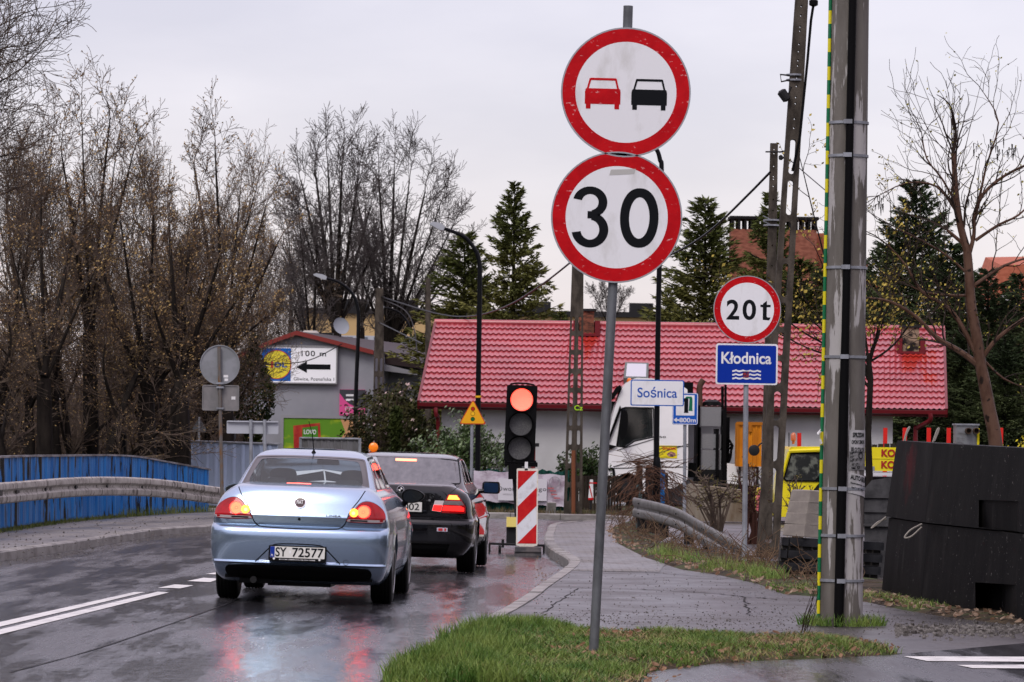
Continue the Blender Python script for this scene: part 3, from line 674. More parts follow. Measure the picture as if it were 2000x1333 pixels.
for sg in (1, -1):
    fo = lambda P: dense([(sg*a, b) for a, b in (P if sg == 1 else P[::-1])], 4)
    mb = MB(); patch(mb, fo(oL), sr2, .006, .006, 6); lp = mb.build('tail_lamp', M_lamp2, car2, smooth=True, local=True)
    mb = MB(); patch(mb, fo([(.552, .885), (.572, .935), (.655, .935), (.695, .885)]), sr2, .014, .001, 3); mb.build('rear_bulb', mat('lit_orange_bulb', (1, .35, .1), .3, emit=(1, .17, .02), estr=5), lp, local=True)
    mb = MB(); patch(mb, fo([(.50, .822), (.515, .868), (.715, .868), (.745, .822)]), sr2, .014, .001, 3); mb.build('smoked_lens', mat('smoked_lens', (.16, .13, .13), .2, coat=1), lp, local=True)
    mb = MB(); patch(mb, fo([(.50, .75), (.51, .81), (.70, .81), (.745, .79), (.745, .75)]), sr2, .014, .001, 3); mb.build('brake_lens', mat('lit_brake_lens', (.8, .02, .02), .3, emit=(1, .015, .012), estr=1.6), lp, local=True)
    mb = MB(); patch(mb, fo(iL), sr2, .006, .006, 4); l2 = mb.build('inner_tail_lamp', M_clear, car2, local=True)
    mb = MB(); patch(mb, fo([(.383, .75), (.398, .815), (.500, .815), (.482, .742)]), sr2, .014, .001, 3); mb.build('fog_lens', mat('lit_brake_lens', (0, 0, 0)), l2, local=True)
mb = MB(); patch(mb, circ(.042, 30, 0, .985), sr2, .004, .003); em = mb.build('emblem', M_chrome, car2, local=True)
mb = MB(); patch(mb, circ(.038, 30, 0, .985), sr2, .008, .001); mb.build('emblem_ring', M_black, em, local=True)
mb = MB(); y_ = S2.rear(0, .985)[1]; EF = frame((0, y_-.012, .985))
for q in (0, 2): mb.ext(EF, [(0, 0)]+[(.024*math.cos(math.pi/2*q+math.pi/16*i), .024*math.sin(math.pi/2*q+math.pi/16*i)) for i in range(9)], .0, .002)
mb.build('emblem_quarters', M_white, em, local=True)
PF = frame((0, S2.rear(0, .77)[1]-.012, .785)); mb = MB(); mb.ext(PF, rrect(.55, .14, .01), -.02, .003); pl = mb.build('number_plate', M_black, car2, local=True)
mb = MB(); mb.ext(PF, rrect(.52, .114, .006), .003, .006); mb.build('plate_face', M_plate, pl, local=True)
mb = MB(); put_text(mb, PF, 'SY 8002', .02, 0, .42, .082, .008, .012); mb.build('plate_lettering', M_signblack, pl, local=True)
mb = MB(); patch(mb, circ(.014, 14, .345, .868), sr2, .004, .004); mb.build('lock', M_chrome, car2, local=True)
mb = MB(); patch(mb, dense(rrect(.125, .045, .005, .51, .53), 1), sr2, .003, .001, 2); stk = mb.build('sticker', mat('sticker_pale', (.45, .42, .5), .4), car2, local=True)
mb = MB(); patch(mb, dense(rrect(.05, .03, .004, .49, .53), 1), sr2, .0055, .001, 2); patch(mb, dense(rrect(.02, .03, .004, .545, .53), 1), sr2, .0055, .001, 2); mb.build('sticker_print', mat('sticker_red', (.45, .03, .03), .4), stk, local=True)
for wy in (.98, 3.71):
    for sg in (-1, 1): wheel(car2, sg*.755, wy, .315, .215, sg)
mb = MB(); mt = MB()
for sg in (1, -1):
    sf = lambda y, z, o=0: SG2.sidep(y, z, sg, o)
    for q in ([(1.02, 1.08), (1.38, 1.325), (1.46, 1.33), (1.46, 1.05), (1.04, 1.05)], [(1.5, 1.05), (1.5, 1.335), (2.14, 1.345), (2.14, 1.05)], [(2.2, 1.05), (2.2, 1.345), (2.45, 1.33), (3.0, 1.05)]):
        mb = MB(); patch(mb, dense(q, 5), sf, .003, .002, 4); mb.build('side_window', M_darkglass, car2, smooth=True, local=True)
    mt = MB(); ribbon(mt, dense([(.97, 1.06), (1.35, 1.345), (1.5, 1.352), (2.3, 1.362), (2.5, 1.345), (3.05, 1.04)], 6, False), sf, .016, .008); mt.build('window_trim', M_gap, car2, local=True)
for sg in (1, -1):
    mb = MB(); c = Vector((sg*.925, 2.95, 1.0)); mb.ext(frame(c), rrect(.22, .15, .035), -.1, 0); mb.tube([(sg*.72, 3.0, .95), (sg*.84, 2.97, .96)], .03)
    mi = mb.build('wing_mirror', M_paintblack, car2, smooth=True, local=True, fixn=True)
    mb = MB(); mb.ext(frame(c), rrect(.18, .12, .03), .001, .005); mb.build('mirror_glass', mat('blue_mirror_glass', (.02, .05, .12), .1, .5), mi, local=True, fixn=True)
for yy in (2.0, 2.9):
    mb = MB(); sf = lambda y, z, o=0: S2.sidep(y, z, 1, o); mb.tube([sf(yy, .83, .0), sf(yy+.02, .84, .04), sf(yy+.15, .84, .04), sf(yy+.17, .83, 0)], .013, 8); mb.build('door_handle', M_paintblack, car2, local=True)
# ================================================================== SIGNS, LAMPS, SIGNALS
def tilt_frame(o, roll=0.0, yaw=0.0):                # roll: clockwise lean of the board, yaw: turned board
    r = Vector((math.cos(roll)*math.cos(yaw), math.sin(yaw), -math.sin(roll))); u = Vector((math.sin(roll), 0, math.cos(roll)))
    return frame(o, r, u)
def round_sign(root, c, rad, yo, roll, glyph, rimw=.215, yaw=0):
    F = tilt_frame(c+Vector((0, -yo, 0)), roll, yaw)
    mb = MB(); mb.ext(F, circ(rad, 64), -.012, .001); mb.ring(F, circ(rad+.004, 64), circ(rad-.006, 64), -.02, .004)
    pl = mb.build('sign_plate', M_rim, root, smooth=True, fixn=True)
    mb = MB(); mb.ring(F, circ(rad-.006, 64), circ(rad*(1-rimw), 64), .001, .0035); mb.build('red_border', M_signred, pl, fixn=True)
    mb = MB(); mb.ext(F, circ(rad*(1-rimw)+.002, 64), .001, .0030); mb.build('white_face', M_signwhite, pl, fixn=True)
    glyph(F, pl); return pl
def pole(root, pts, r, m=None, n=12, name='pole'):
    mb = MB(); mb.tube(pts, r, n); return mb.build(name, m or M_galv, root, smooth=True)
# --- near sign post
b = gp(1158, 1300, .06); s1 = at(1222, 182, b.y); s2 = at(1204, 425.5, b.y); tp = at(1227, 12, b.y)
t = thing('road_sign_post', 'tall leaning grey post in the grass with the no overtaking and 30 limit signs', 'road sign', b)
pole(t, [b-Vector((0, 0, .3)), b, s2, s1, tp], .033, mat('dark_zinc_pole', (.16, .17, .18), .4, .4, (.10, .105, .11), (9, 9, 3), bump=.2), 14)
def g_cars(F, pl):
    for cx, m in ((-.158, M_signred), (.160, M_signblack)):
        mb = MB(); q = lambda P: [(cx+a, b_) for a, b_ in P]
        mb.ext(F, q([(-.122, -.085), (.122, -.085), (.122, .0), (.115, .022), (-.115, .022), (-.122, 0)]), .003, .0045)
        for sg in (-1, 1):
            mb.ext(F, q([(sg*.098+d, z) for d, z in ((-.016, -.118), (.016, -.118), (.016, -.084), (-.016, -.084))]), .003, .0046)
            mb.ext(F, q([(sg*.122, .012), (sg*.110, .022), (sg*.092, .092), (sg*.078, .092), (sg*.098, .018)][::sg]), .003, .0047)
        mb.ext(F, q([(-.092, .078), (.092, .078), (.088, .094), (-.088, .094)]), .003, .0048)
        mb.build('car_symbol', m, pl, fixn=True)
def g_txt(s, items, col=M_signblack):
    def f(F, pl):
        for (ss, x, y, w_, h_) in items:
            mb = MB(); put_text(mb, F, ss, x, y, w_, h_, .004, .022); mb.build('lettering', col, pl)
    return f
round_sign(t, s1, .441, .05, .012, g_cars)
def g_30(F, pl):
    mb = MB()                                         # 3: two open arcs with flat cuts, 0: upright ring
    def arc(cx, cy, rx, ry, a0, a1, wx, wy, n=26):
        o = [(cx+rx*math.cos(math.radians(lerp(a0, a1, i/n))), cy+ry*math.sin(math.radians(lerp(a0, a1, i/n)))) for i in range(n+1)]
        i_ = [(cx+(rx-wx)*math.cos(math.radians(lerp(a0, a1, i/n))), cy+(ry-wy)*math.sin(math.radians(lerp(a0, a1, i/n)))) for i in range(n+1)]
        V = [F(a, b_, .0045) for a, b_ in o+i_]; mb.add(V, [(i, i+1, n+2+i, n+1+i) for i in range(n)])
    arc(-.185, .097, .118, .108, 168, -78, .060, .052); arc(-.180, -.092, .126, .122, 85, -170, .062, .054)
    V = [F(a, b_, .0046) for a, b_ in ((-.20, -.014), (-.13, -.014), (-.13, .036), (-.20, .036))]; mb.add(V, [(0, 1, 2, 3)])
    mb.build('lettering', M_signblack, pl)
    mb = MB(); n = 44; o = [(.155+.132*math.copysign(abs(math.cos(a))**.9, math.cos(a)), .0+.204*math.copysign(abs(math.sin(a))**.95, math.sin(a))) for a in [2*math.pi*i/n for i in range(n)]]
    i_ = [(.155+.070*math.cos(a), .0+.142*math.sin(a)) for a in [2*math.pi*i/n for i in range(n)]]
    mb.add([F(a, b_, .0045) for a, b_ in o+i_], [(i, (i+1) % n, n+(i+1) % n, n+i) for i in range(n)]); mb.build('lettering', M_signblack, pl)
    mb = MB(); mb.ext(F, [(-.06, .285), (.11, .30), (.12, .335), (-.05, .325)], .003, .0042); mb.build('worn_tape', mat('worn_grey_tape', (.42, .42, .40), .6), pl, fixn=True)
round_sign(t, s2, .446, .05, .02, g_30)
mb = MB()
for c in (s1, s2):
    for dz in (-.25, .25): mb.box(c.x-.05, c.x+.05, b.y-.04, b.y+.04, c.z+dz-.015, c.z+dz+.015)
mb.build('clamps', M_galv, t)
# --- 20 t limit and river name sign
Y = 50.0; b = gp(1454, 1105, .06); b = Vector((at(1454, 1100, Y).x, Y, .0)); c = at(1459, 605, Y)
t = thing('road_sign_post', 'round 20t weight limit sign over a blue name board on a light grey post', 'road sign', b)
pole(t, [b-Vector((0, 0, .2)), at(1457, 760, Y), at(1459, 560, Y)], .032)
def g_20(F, pl):
    g_txt('', [('2', -.175, -.005, .155, .245), ('0', .025, -.005, .165, .25)])(F, pl)
    mb = MB(); mb.ext(F, [(.19, -.125), (.27, -.13), (.285, -.095), (.25, -.095), (.238, -.085), (.238, .03), (.285, .03), (.285, .06), (.238, .06), (.238, .11), (.19, .07), (.19, .06), (.16, .06), (.16, .03), (.19, .03)], .003, .0045)
    mb.build('lettering', M_signblack, pl, fixn=True)
round_sign(t, c, .408, .05, .0, g_20, rimw=.20)
cc = at(1458, 712, Y); F = frame(cc+Vector((0, -.05, 0)))
mb = MB(); mb.ext(F, rrect(.755, .50, .03), -.015, .001); pl = mb.build('river_name_plate', M_signwhite, t, fixn=True)
mb = MB(); mb.ext(F, rrect(.715, .46, .02), .001, .003); mb.build('blue_face', M_signblue, pl, fixn=True)
mb = MB(); put_text(mb, F, 'Kłodnica', -.005, .075, .61, .145, .0045, .02); mb.build('lettering', M_white, pl)
mb = MB()
for k in range(3):
    zc = -.075-.045*k; P = []
    for i in range(41):
        x = lerp(-.175, .175, i/40); P.append((x, zc+.012*abs(math.sin(x*math.pi/.0875+math.pi/2))*-1+.01))
    for i in range(40): mb.add([F(P[i][0], P[i][1], .0045), F(P[i+1][0], P[i+1][1], .0045), F(P[i+1][0], P[i+1][1]-.020, .0045), F(P[i][0], P[i][1]-.020, .0045)], [(0, 1, 2, 3)])
mb.build('wave_symbol', M_white, pl)
mb = MB(); mb.ext(F, rrect(.075, .075, .004, -.01, -.125), .004, .006); st = mb.build('sticker', mat('sticker_dark_red', (.25, .03, .04), .4, 0, (.03, .03, .12), (40, 40, 40), lo=.48, hi=.52), pl, fixn=True)
# --- tall black lamp post with place name sign
M_lpost = mat('black_lamp_post', (.012, .013, .016), .3, .2, bump=.1)
M_lhead = mat('lamp_head_grey', (.36, .38, .41), .4, .2)
def lamp_post(pts, rr, label, headpts=None, sleeve=None, group=None, hl=.6):
    b = Vector((pts[0][0], pts[0][1], 0.0)); t = thing('street_lamp', label, 'street lamp', b)
    P = catmull(pts[1:], 8); k = len(P); mb = MB(); mb.tube([Vector((b.x, b.y, -.1))]+P, [rr*1.15]+[lerp(rr*1.1, rr*.62, i/(k-1)) for i in range(k)], 12)
    mb.build('pole', M_lpost, t, smooth=True)
    if sleeve: mb = MB(); mb.lathe((b.x, b.y, -.1), (0, 0, 1), [(0, rr*1.75), (sleeve-.05, rr*1.75), (sleeve, rr*1.5), (sleeve+.05, rr*1.05)], 16); mb.build('base_sleeve', M_lpost, t, smooth=True)
    e = P[-1]; d = (P[-1]-P[-2]).normalized()
    mb = MB(); n = frame(e, d, Vector((0, 0, 1)))
    o = [(0, -.05), (0, .05), (hl*.3, .085), (hl*.8, .06), (hl, .0), (hl*.95, -.03), (hl*.2, -.07)]
    u = d.cross(Vector((0, 1, 0))); u = u if u.z > 0 else -u
    n = lambda a, b_, c: tuple(e+d*a+u*b_*.9+Vector((0, c, 0)))
    mb.hexa([n(a, b_, -.12) for a, b_ in o], [n(a, b_, .12) for a, b_ in o]); mb.build('lamp_head', M_lhead, t, fixn=True)
    return t
Y = 66.0
t = lamp_post([at(1281, 1052, Y), at(1281, 1052, Y), at(1282, 900, Y), at(1286, 600, Y), at(1292, 350, Y), at(1289, 312, Y), at(1278, 288, Y), at(1240, 266, Y), at(1200, 258, Y)], .045,
              'black street lamp post behind the tangled creeper, carrying the white place name sign', sleeve=.0)
b = ORG[t.name]; mb = MB(); mb.lathe((b.x, b.y, -.1), (0, 0, 1), [(0, .065), (1.28, .062), (1.36, .055), (1.40, .045)], 16); mb.build('base_sleeve', M_lpost, t, smooth=True)
F = tilt_frame(at(1283.5, 768, Y)+Vector((0, -.07, 0)), 0)
mb = MB(); mb.ext(F, rrect(.86, .42, .03), -.015, .001); pl = mb.build('place_name_plate', mat('place_sign_blue_edge', (.01, .10, .42), .35), t, fixn=True)
mb = MB(); mb.ext(F, rrect(.825, .385, .02), .001, .003); mb.build('white_face', M_signwhite, pl, fixn=True)
mb = MB(); put_text(mb, F, 'Sośnica', 0, .01, .64, .175, .0045, .012); mb.build('lettering', mat('letter_blue', (.01, .08, .38), .35), pl)
# --- fuel station sign
Y = 70.0; b = Vector((at(1337, 1000, Y).x, Y, 0)); t = thing('road_sign_post', 'blue fuel station sign with 800m arrow, partly behind the white place name sign', 'road sign', b)
pole(t, [b, at(1338, 780, Y)], .03)
F = frame(at(1338, 799, Y)+Vector((0, -.05, 0))); k = Y/F_PX
mb = MB(); mb.ext(F, rrect(50*k, 62*k, .03), -.015, .001); pl = mb.build('sign_plate', mat('fuel_sign_blue', (.01, .09, .42), .35), t, fixn=True)
mb = MB(); mb.ring(F, rrect(49*k, 61*k, .03), rrect(46.5*k, 58.5*k, .02), .001, .003); mb.build('white_edge', M_white, pl, fixn=True)
mb = MB(); mb.ext(F, rrect(36*k, 40*k, .01, 0, 7*k), .001, .003); mb.build('white_panel', M_signwhite, pl, fixn=True)
mb = MB(); mb.ext(F, [(a*k, c_*k) for a, c_ in ((-3, -8), (7, -8), (6, -6), (6, 19), (4, 22), (-4, 20), (-7, 18), (-7, 13), (-2, 14), (-2, -6))], .003, .005); mb.build('pump_symbol', M_signblack, pl, fixn=True)
mb = MB(); mb.ext(F, [(a*k, c_*k) for a, c_ in ((7, -4), (15, -4), (14, -2), (14, 20), (12, 24), (2, 24), (0, 21), (8, 20))], .003, .0055); mb.build('pump_symbol', mat('pump_green', (.01, .14, .07), .4), pl, fixn=True)
mb = MB(); put_text(mb, F, '800m', 5*k, -22*k, 32*k, 9*k, .004, .015)
mb.ext(F, [(a*k, c_*k) for a, c_ in ((-22, -22), (-16, -17), (-16, -20.5), (-11, -20.5), (-11, -23.5), (-16, -23.5), (-16, -27))], .003, .0045); mb.build('lettering', M_white, pl, fixn=False)
# --- temporary traffic signal
Y = 58.2
b = Vector((at(1018, 1075, Y).x, Y, G(.1, Y))); t = thing('traffic_light', 'black portable traffic light showing red on a small wheeled stand', 'traffic light', b)
F = tilt_frame(at(1017, 828, Y), .03); k = Y/F_PX
mb = MB(); mb.ext(F, rrect(60*k, 150*k, .03), -.16, -.02); hd = mb.build('signal_head', mat('signal_black', (.008, .008, .009), .3), t, fixn=True)
P = [F(a*k, c_*k, -.05) for a, c_ in ((-27, 60), (-27, 70), (-22, 77), (-10, 79), (10, 79), (22, 77), (27, 70), (27, 60))]
mb = MB(); mb.tube(P, .013, 8); mb.build('carry_handle', M_black, hd, smooth=True)
M_off = mat('unlit_lens', (.07, .07, .075), .35, 0, (.13, .13, .13), (160, 160, 160), lo=.45, hi=.55, bump=.5, bscale=150)
M_redlit = mat('lit_red_lens', (.9, .12, .08), .3, 0, emit=(1, .07, .045), estr=1.7)
M_redled = mat('lit_red_diodes', (1, .4, .3), .3, emit=(1, .14, .09), estr=3.2)
for q, (zz, m) in enumerate(((47, M_redlit), (-1, M_off), (-48, M_off))):
    mb = MB(); mb.ring(F, circ(24.5*k, 40, 0, zz*k), circ(22*k, 40, 0, zz*k), -.02, .02); mb.build('lens_bezel', M_black, hd, fixn=True)
    mb = MB(); mb.ext(F, circ(22.3*k, 40, 0, zz*k), -.02, .004); mb.build('red_lens' if q == 0 else 'dark_lens', m, hd, fixn=True)
    if q == 0:
        mb = MB(); st_ = 1.9*k; i = 0
        for a in range(-14, 15):
            for c_ in range(-14, 15):
                x = a*st_+(c_ % 2)*st_/2; z = c_*st_*.88
                if math.hypot(x, z) < 20.5*k: mb.add([F(x+.0045*math.cos(h), zz*k+z+.0045*math.sin(h), .006) for h in (0, 1.05, 2.1, 3.14, 4.19, 5.24)], [(0, 1, 2, 3, 4, 5)])
        mb.build('diodes', M_redled, hd)
    # hood on top half
    mb = MB(); oo = [(24.5*k*math.cos(h), zz*k+24.5*k*math.sin(h)) for h in [math.pi*i/14 for i in range(15)]]
    V = [F(a, c_, .02) for a, c_ in oo]+[F(a, c_, .13) for a, c_ in oo]; V2 = [F(a*.96, (c_-zz*k)*.96+zz*k, .02) for a, c_ in oo]+[F(a*.96, (c_-zz*k)*.96+zz*k, .13) for a, c_ in oo]
    mb.add(V+V2, [(i, i+1, 16+i, 15+i) for i in range(14)]+[(30+i+1, 30+i, 45+i, 46+i) for i in range(14)]); mb.build('lens_hood', M_black, hd)
mb = MB(); mb.tube([at(1003, 900, Y), at(1012, 1060, Y)], .03, 8); mb.build('post', M_dark, t, smooth=True)
mb = MB(); c = at(1008, 920, Y-.05); mb.box(c.x-.11, c.x+.08, c.y-.1, c.y+.1, c.z-.12, c.z+.1); mb.build('control_box', M_black, t)
mb = MB()
for zz in (905, 901): mb.tube([at(986, zz+2, Y-.05), at(1050, zz+5, Y-.05)], .02, 6)
for a in (988, 1000, 1032, 1045): mb.tube([at(a, 900, Y-.05), at(a, 912, Y-.05)], .018, 6)
mb.build('mounting_bars', M_black, t)
mb = MB(); c = at(1000, 1038, Y); mb.box(c.x-.08, c.x+.25, c.y-.15, c.y+.15, c.z-.2, c.z+.13); mb.build('battery_box', M_dark, t)
mb = MB(); c = at(1003, 1020, Y-.2); mb.box(c.x-.10, c.x+.12, c.y-.02, c.y+.02, c.z-.07, c.z+.07); mb.build('yellow_card', mat('pale_yellow', (.75, .62, .18), .5), t)
mb = MB(); g = lambda px, py: at(px, py, Y-.3)
mb.tube([g(955, 1062), g(1062, 1066)], .018, 6); mb.tube([g(956, 1062), g(956, 1079)], .015, 6); mb.tube([g(1062, 1064), g(1062, 1082)], .015, 6)
mb.tube([g(982, 1054), g(982, 1070)], .02, 6); mb.build('stand_frame', M_dark, t)
mb = MB(); c = g(976, 1074); mb.lathe(c-Vector((.02, 0, 0)), (1, 0, 0), [(0, .04), (.005, .062), (.035, .062), (.04, .04)], 18); mb.build('wheel', M_tyre, t, smooth=True)
# --- striped guide board in front of it
Y = 57.0; k = Y/F_PX
b = gp(1030, 1078, -.03); b.y = Y; b.x = at(1032, 1078, Y).x; b.z = G(b.x, Y); t = thing('guide_board', 'red and white striped road works board standing in front of the portable traffic light', 'warning board', b)
F = tilt_frame(at(1029.5, 991, Y), -.004)
mb = MB(); mb.ext(F, rrect(42*k, 151*k, .02), -.05, .0)
mb.ext(F, [(-20*k, -74*k), (20*k, -74*k), (4*k, -82*k), (-3*k, -82*k)], -.045, -.002); bd = mb.build('board', mat('cream_white_plastic', (.66, .63, .56), .45, 0, (.5, .42, .3), (14, 14, 14), lo=.55, hi=.7), t, fixn=True)
x0, x1, z0, z1 = -18.5*k, 18.5*k, -71*k, 71*k
mb = MB(); mb.ext(F, [(x0, z0), (x1, z0), (x1, z1), (x0, z1)], .0, .002); mb.build('white_stripes', mat('retroreflective_white', (.66, .68, .72), .3, 0, (.5, .5, .52), (9, 9, 9), lo=.5, hi=.7), bd, fixn=True)
def clipband(c0, c1):                                 # region where z - x*slope in [c0,c1]
    P = [(x0, z0), (x1, z0), (x1, z1), (x0, z1)]; sl = 1.02
    for sg, c in ((1, c0), (-1, c1)):
        Q = []
        for i in range(len(P)):
            a, b_ = P[i], P[(i+1) % len(P)]; fa = sg*((a[1]-a[0]*sl)-c); fb = sg*((b_[1]-b_[0]*sl)-c)
            if fa >= 0: Q.append(a)
            if (fa >= 0) != (fb >= 0): u = fa/(fa-fb); Q.append((lerp(a[0], b_[0], u), lerp(a[1], b_[1], u)))
        P = Q
    return P
for c0, c1 in ((53*k, 200*k), (-16*k, 20*k), (-200*k, -52*k)):
    P = clipband(c0, c1)
    if len(P) > 2: mb = MB(); mb.ext(F, P, .002, .004); mb.build('red_stripe', mat('retroreflective_red', (.46, .01, .015), .3, 0, (.52, .02, .02), (9, 9, 9)), bd, fixn=True)
mb = MB(); c = at(1028, 911, Y); mb.box(c.x-.022, c.x+.022, c.y-.0, c.y+.04, c.z-.06, c.z+.06); mb.build('lamp_socket', M_white, t)
mb = MB(); c = at(1031, 1077, Y); mb.hexa([(c.x-.19, Y-.4, b.z), (c.x+.19, Y-.4, b.z), (c.x+.19, Y+.1, b.z), (c.x-.19, Y+.1, b.z)], [(c.x-.18, Y-.38, b.z+.12), (c.x+.18, Y-.38, b.z+.12), (c.x+.18, Y+.08, b.z+.12), (c.x-.18, Y+.08, b.z+.12)])
mb.box(c.x-.185, c.x+.185, Y-.41, Y-.39, b.z+.055, b.z+.07); mb.build('rubber_foot', mat('grey_rubber', (.06, .06, .065), .6, 0, (.1, .09, .09), (9, 9, 9), bump=.4), t)
# --- yellow works triangle
Y = 78.0; k = Y/F_PX; b = Vector((at(920, 1000, Y).x, Y, 0)); t = thing('road_sign_post', 'yellow triangular sign with three signal lamps on a thin grey post before the bush', 'road sign', b)
pole(t, [b, at(922, 812, Y)], .03)
F = tilt_frame(at(923.5, 812, Y)+Vector((0, -.05, 0)), .0)
tri = lambda s_: smooth_poly([(0, 31*k*s_), (-26*k*s_, -17*k*s_), (26*k*s_, -17*k*s_)], 0)
def tris(s_): return [(x*s_, z*s_) for x, z in smooth_poly(dense([(0, 32*k), (-26.5*k, -17*k), (26.5*k, -17*k)], 5), 2)]
mb = MB(); mb.ext(F, tris(1.0), -.015, .001); pl = mb.build('sign_plate', mat('sign_orange_red_edge', (.5, .06, .02), .4), t, fixn=True)
mb = MB(); mb.ext(F, tris(.9), .001, .003); mb.build('yellow_face', mat('sign_yellow', (.72, .36, .015), .4), pl, fixn=True)
for nm, zz, m in (('red_spot', 13, mat('spot_red', (.4, .02, .01), .4)), ('amber_spot', 3.5, mat('spot_amber', (.8, .45, .02), .4)), ('green_spot', -7, mat('spot_green', (.01, .12, .03), .4))):
    mb = MB(); mb.ring(F, circ(4.2*k, 24, 0, zz*k), circ(3.5*k, 24, 0, zz*k), .003, .005); mb.build('spot_ring', M_signblack, pl, fixn=True)
    mb = MB(); mb.ext(F, circ(3.6*k, 24, 0, zz*k), .003, .0045); mb.build(nm, m, pl, fixn=True)
# --- more street lamps
Y = 84.0; t = lamp_post([at(933, 1005, Y), at(933, 1005, Y), at(934, 780, Y), at(937, 560, Y), at(936, 512, Y), at(926, 485, Y), at(905, 462, Y), at(868, 447, Y)], .055, 'black street lamp with curved arm and grey head in front of the red roof', hl=.32)
b = ORG[t.name]; c = at(934, 777, Y); mb = MB(); mb.lathe((c.x, c.y, c.z), (0, 0, 1), [(0, .062), (.04, .062)], 12); mb.build('yellow_band', mat('yellow_band', (.7, .4, .02), .4), t)
Y = 118.0; lamp_post([at(693, 960, Y), at(693, 960, Y), at(695, 780, Y), at(700, 640, Y), at(697, 595, Y), at(685, 570, Y), at(662, 552, Y), at(638, 544, Y)], .06, 'black street lamp with curved arm before the grey billboard building', hl=.4)
Y = 150.0; lamp_post([at(803, 960, Y), at(803, 960, Y), at(804, 760, Y), at(804, 680, Y), at(800, 640, Y), at(785, 615, Y), at(765, 604, Y), at(750, 601, Y)], .05, 'distant thin black street lamp just left of the red roof', hl=.3)
# --- backs of signs on the left
Y = 68.0; k = Y/F_PX; b = Vector((at(435, 1020, Y).x, Y, .08)); t = thing('road_sign_post', 'back of a round sign over a square plate on a post by the blue railing', 'road sign', b)
pole(t, [b, at(430, 800, Y), at(428, 678, Y)], .030, mat('weathered_steel_post', (.14, .13, .12), .5, .3, (.18, .10, .05), (14, 14, 5), lo=.5, hi=.65), 12)
F = tilt_frame(at(429, 713, Y)+Vector((0, .05, 0)), .0)
mb = MB(); mb.ext(F, circ(38.5*k, 56), -.012, .0); mb.ring(F, circ(39*k, 56), circ(37*k, 56), -.02, .015); pl = mb.build('round_plate', M_signback, t, fixn=True)
for a, c_, w2, h2 in ((12, -22, 9, 5), (13, -29, 7, 5)): mb = MB(); mb.ext(F, rrect(w2*k, h2*k, .005, a*k, c_*k), .001, .003); mb.build('paper_label', M_white, pl, fixn=True)
F = tilt_frame(at(430.5, 777.5, Y)+Vector((0, .05, 0)), .0)
mb = MB(); mb.ext(F, rrect(71*k, 49*k, .03), -.012, .0); mb.ring(F, rrect(72*k, 50*k, .03), rrect(68*k, 46*k, .025), -.01, .012); pl = mb.build('square_plate', mat('sign_back_brownish', (.22, .21, .21), .5, .2, (.16, .16, .16), (3, 3, 3)), t, fixn=True)
mb = MB(); mb.ext(F, rrect(8*k, 6*k, .005, 25*k, 0), .001, .003); mb.build('paper_label', M_white, pl, fixn=True)
mb = MB()
for py in (749, 757, 798): c = at(430, py, Y-.01); mb.box(c.x-.06, c.x+.06, Y-.045, Y+.05, c.z-.015, c.z+.015)
mb.build('clamps', M_galv, t)
Y = 80.0; k = Y/F_PX; b = Vector((at(505, 980, Y).x, Y, .08)); t = thing('direction_sign', 'back of a wide pale direction sign on two grey posts above the corrugated fence', 'road sign', b)
for px in (491, 518): pole(t, [at(px, 985, Y), at(px-1, 820, Y)], .035, name='post')
F = frame(at(493, 835, Y)+Vector((0, .05, 0))); mb = MB(); mb.ext(F, rrect(101*k, 25*k, .02), -.02, 0); mb.box(*[v for v in (F(-50*k, 0)[0], F(50*k, 0)[0], Y-.01, Y+.04)], F(0, 10*k)[2], F(0, 12*k)[2]); mb.build('board', mat('pale_sign_back', (.38, .40, .44), .5), t)
Y = 95.0; k = Y/F_PX
for px, py, r_, lab in ((449, 826, 14, 'small dim back of a round sign, upper of two behind the wide direction sign'), (448, 852, 13, 'small dim back of a round sign, lower of two behind the wide direction sign')):
    b = Vector((at(px, 990, Y).x, Y, 0)); t = thing('road_sign_post', lab, 'road sign', b); pole(t, [b, at(px, py, Y)], .025); F = frame(at(px, py, Y)+Vector((0, .04, 0))); mb = MB(); mb.ext(F, circ(r_*k, 32), -.01, 0); mb.build('round_plate', mat('dim_sign_back', (.11, .115, .125), .5), t, fixn=True); Y += .6
Y = 92.0; k = Y/F_PX; b = Vector((at(388, 990, Y).x, Y, 0)); t = thing('road_sign_post', 'back of a dark triangular sign beside the left tree trunks', 'road sign', b); pole(t, [b, at(389, 815, Y)], .025)
F = frame(at(389, 832, Y)+Vector((0, .04, 0))); mb = MB(); mb.ext(F, [(0, 16*k), (-13*k, -5*k), (-13*k, -12*k), (13*k, -12*k), (13*k, -5*k)], -.01, 0); mb.build('triangular_plate', mat('dim_sign_back', (0, 0, 0)), t, fixn=True)
# --- dark back of a signal beyond the railing
Y = 84.0; k = Y/F_PX; b = Vector((at(236, 990, Y).x, Y, 0)); t = thing('traffic_light', 'dark back of a second traffic light seen over the blue railing', 'traffic light', b)
F = frame(at(236, 876, Y)); mb = MB(); mb.ext(F, rrect(21*k, 55*k, .04), -.1, .1); mb.build('signal_head', M_black, t, fixn=True); pole(t, [b, at(236, 890, Y)], .03, M_dark)
mb = MB(); mb.tube([F(-9*k, 22*k), F(-9*k, 31*k), F(9*k, 31*k), F(9*k, 22*k)], .012, 6); mb.build('carry_handle', M_dark, t)
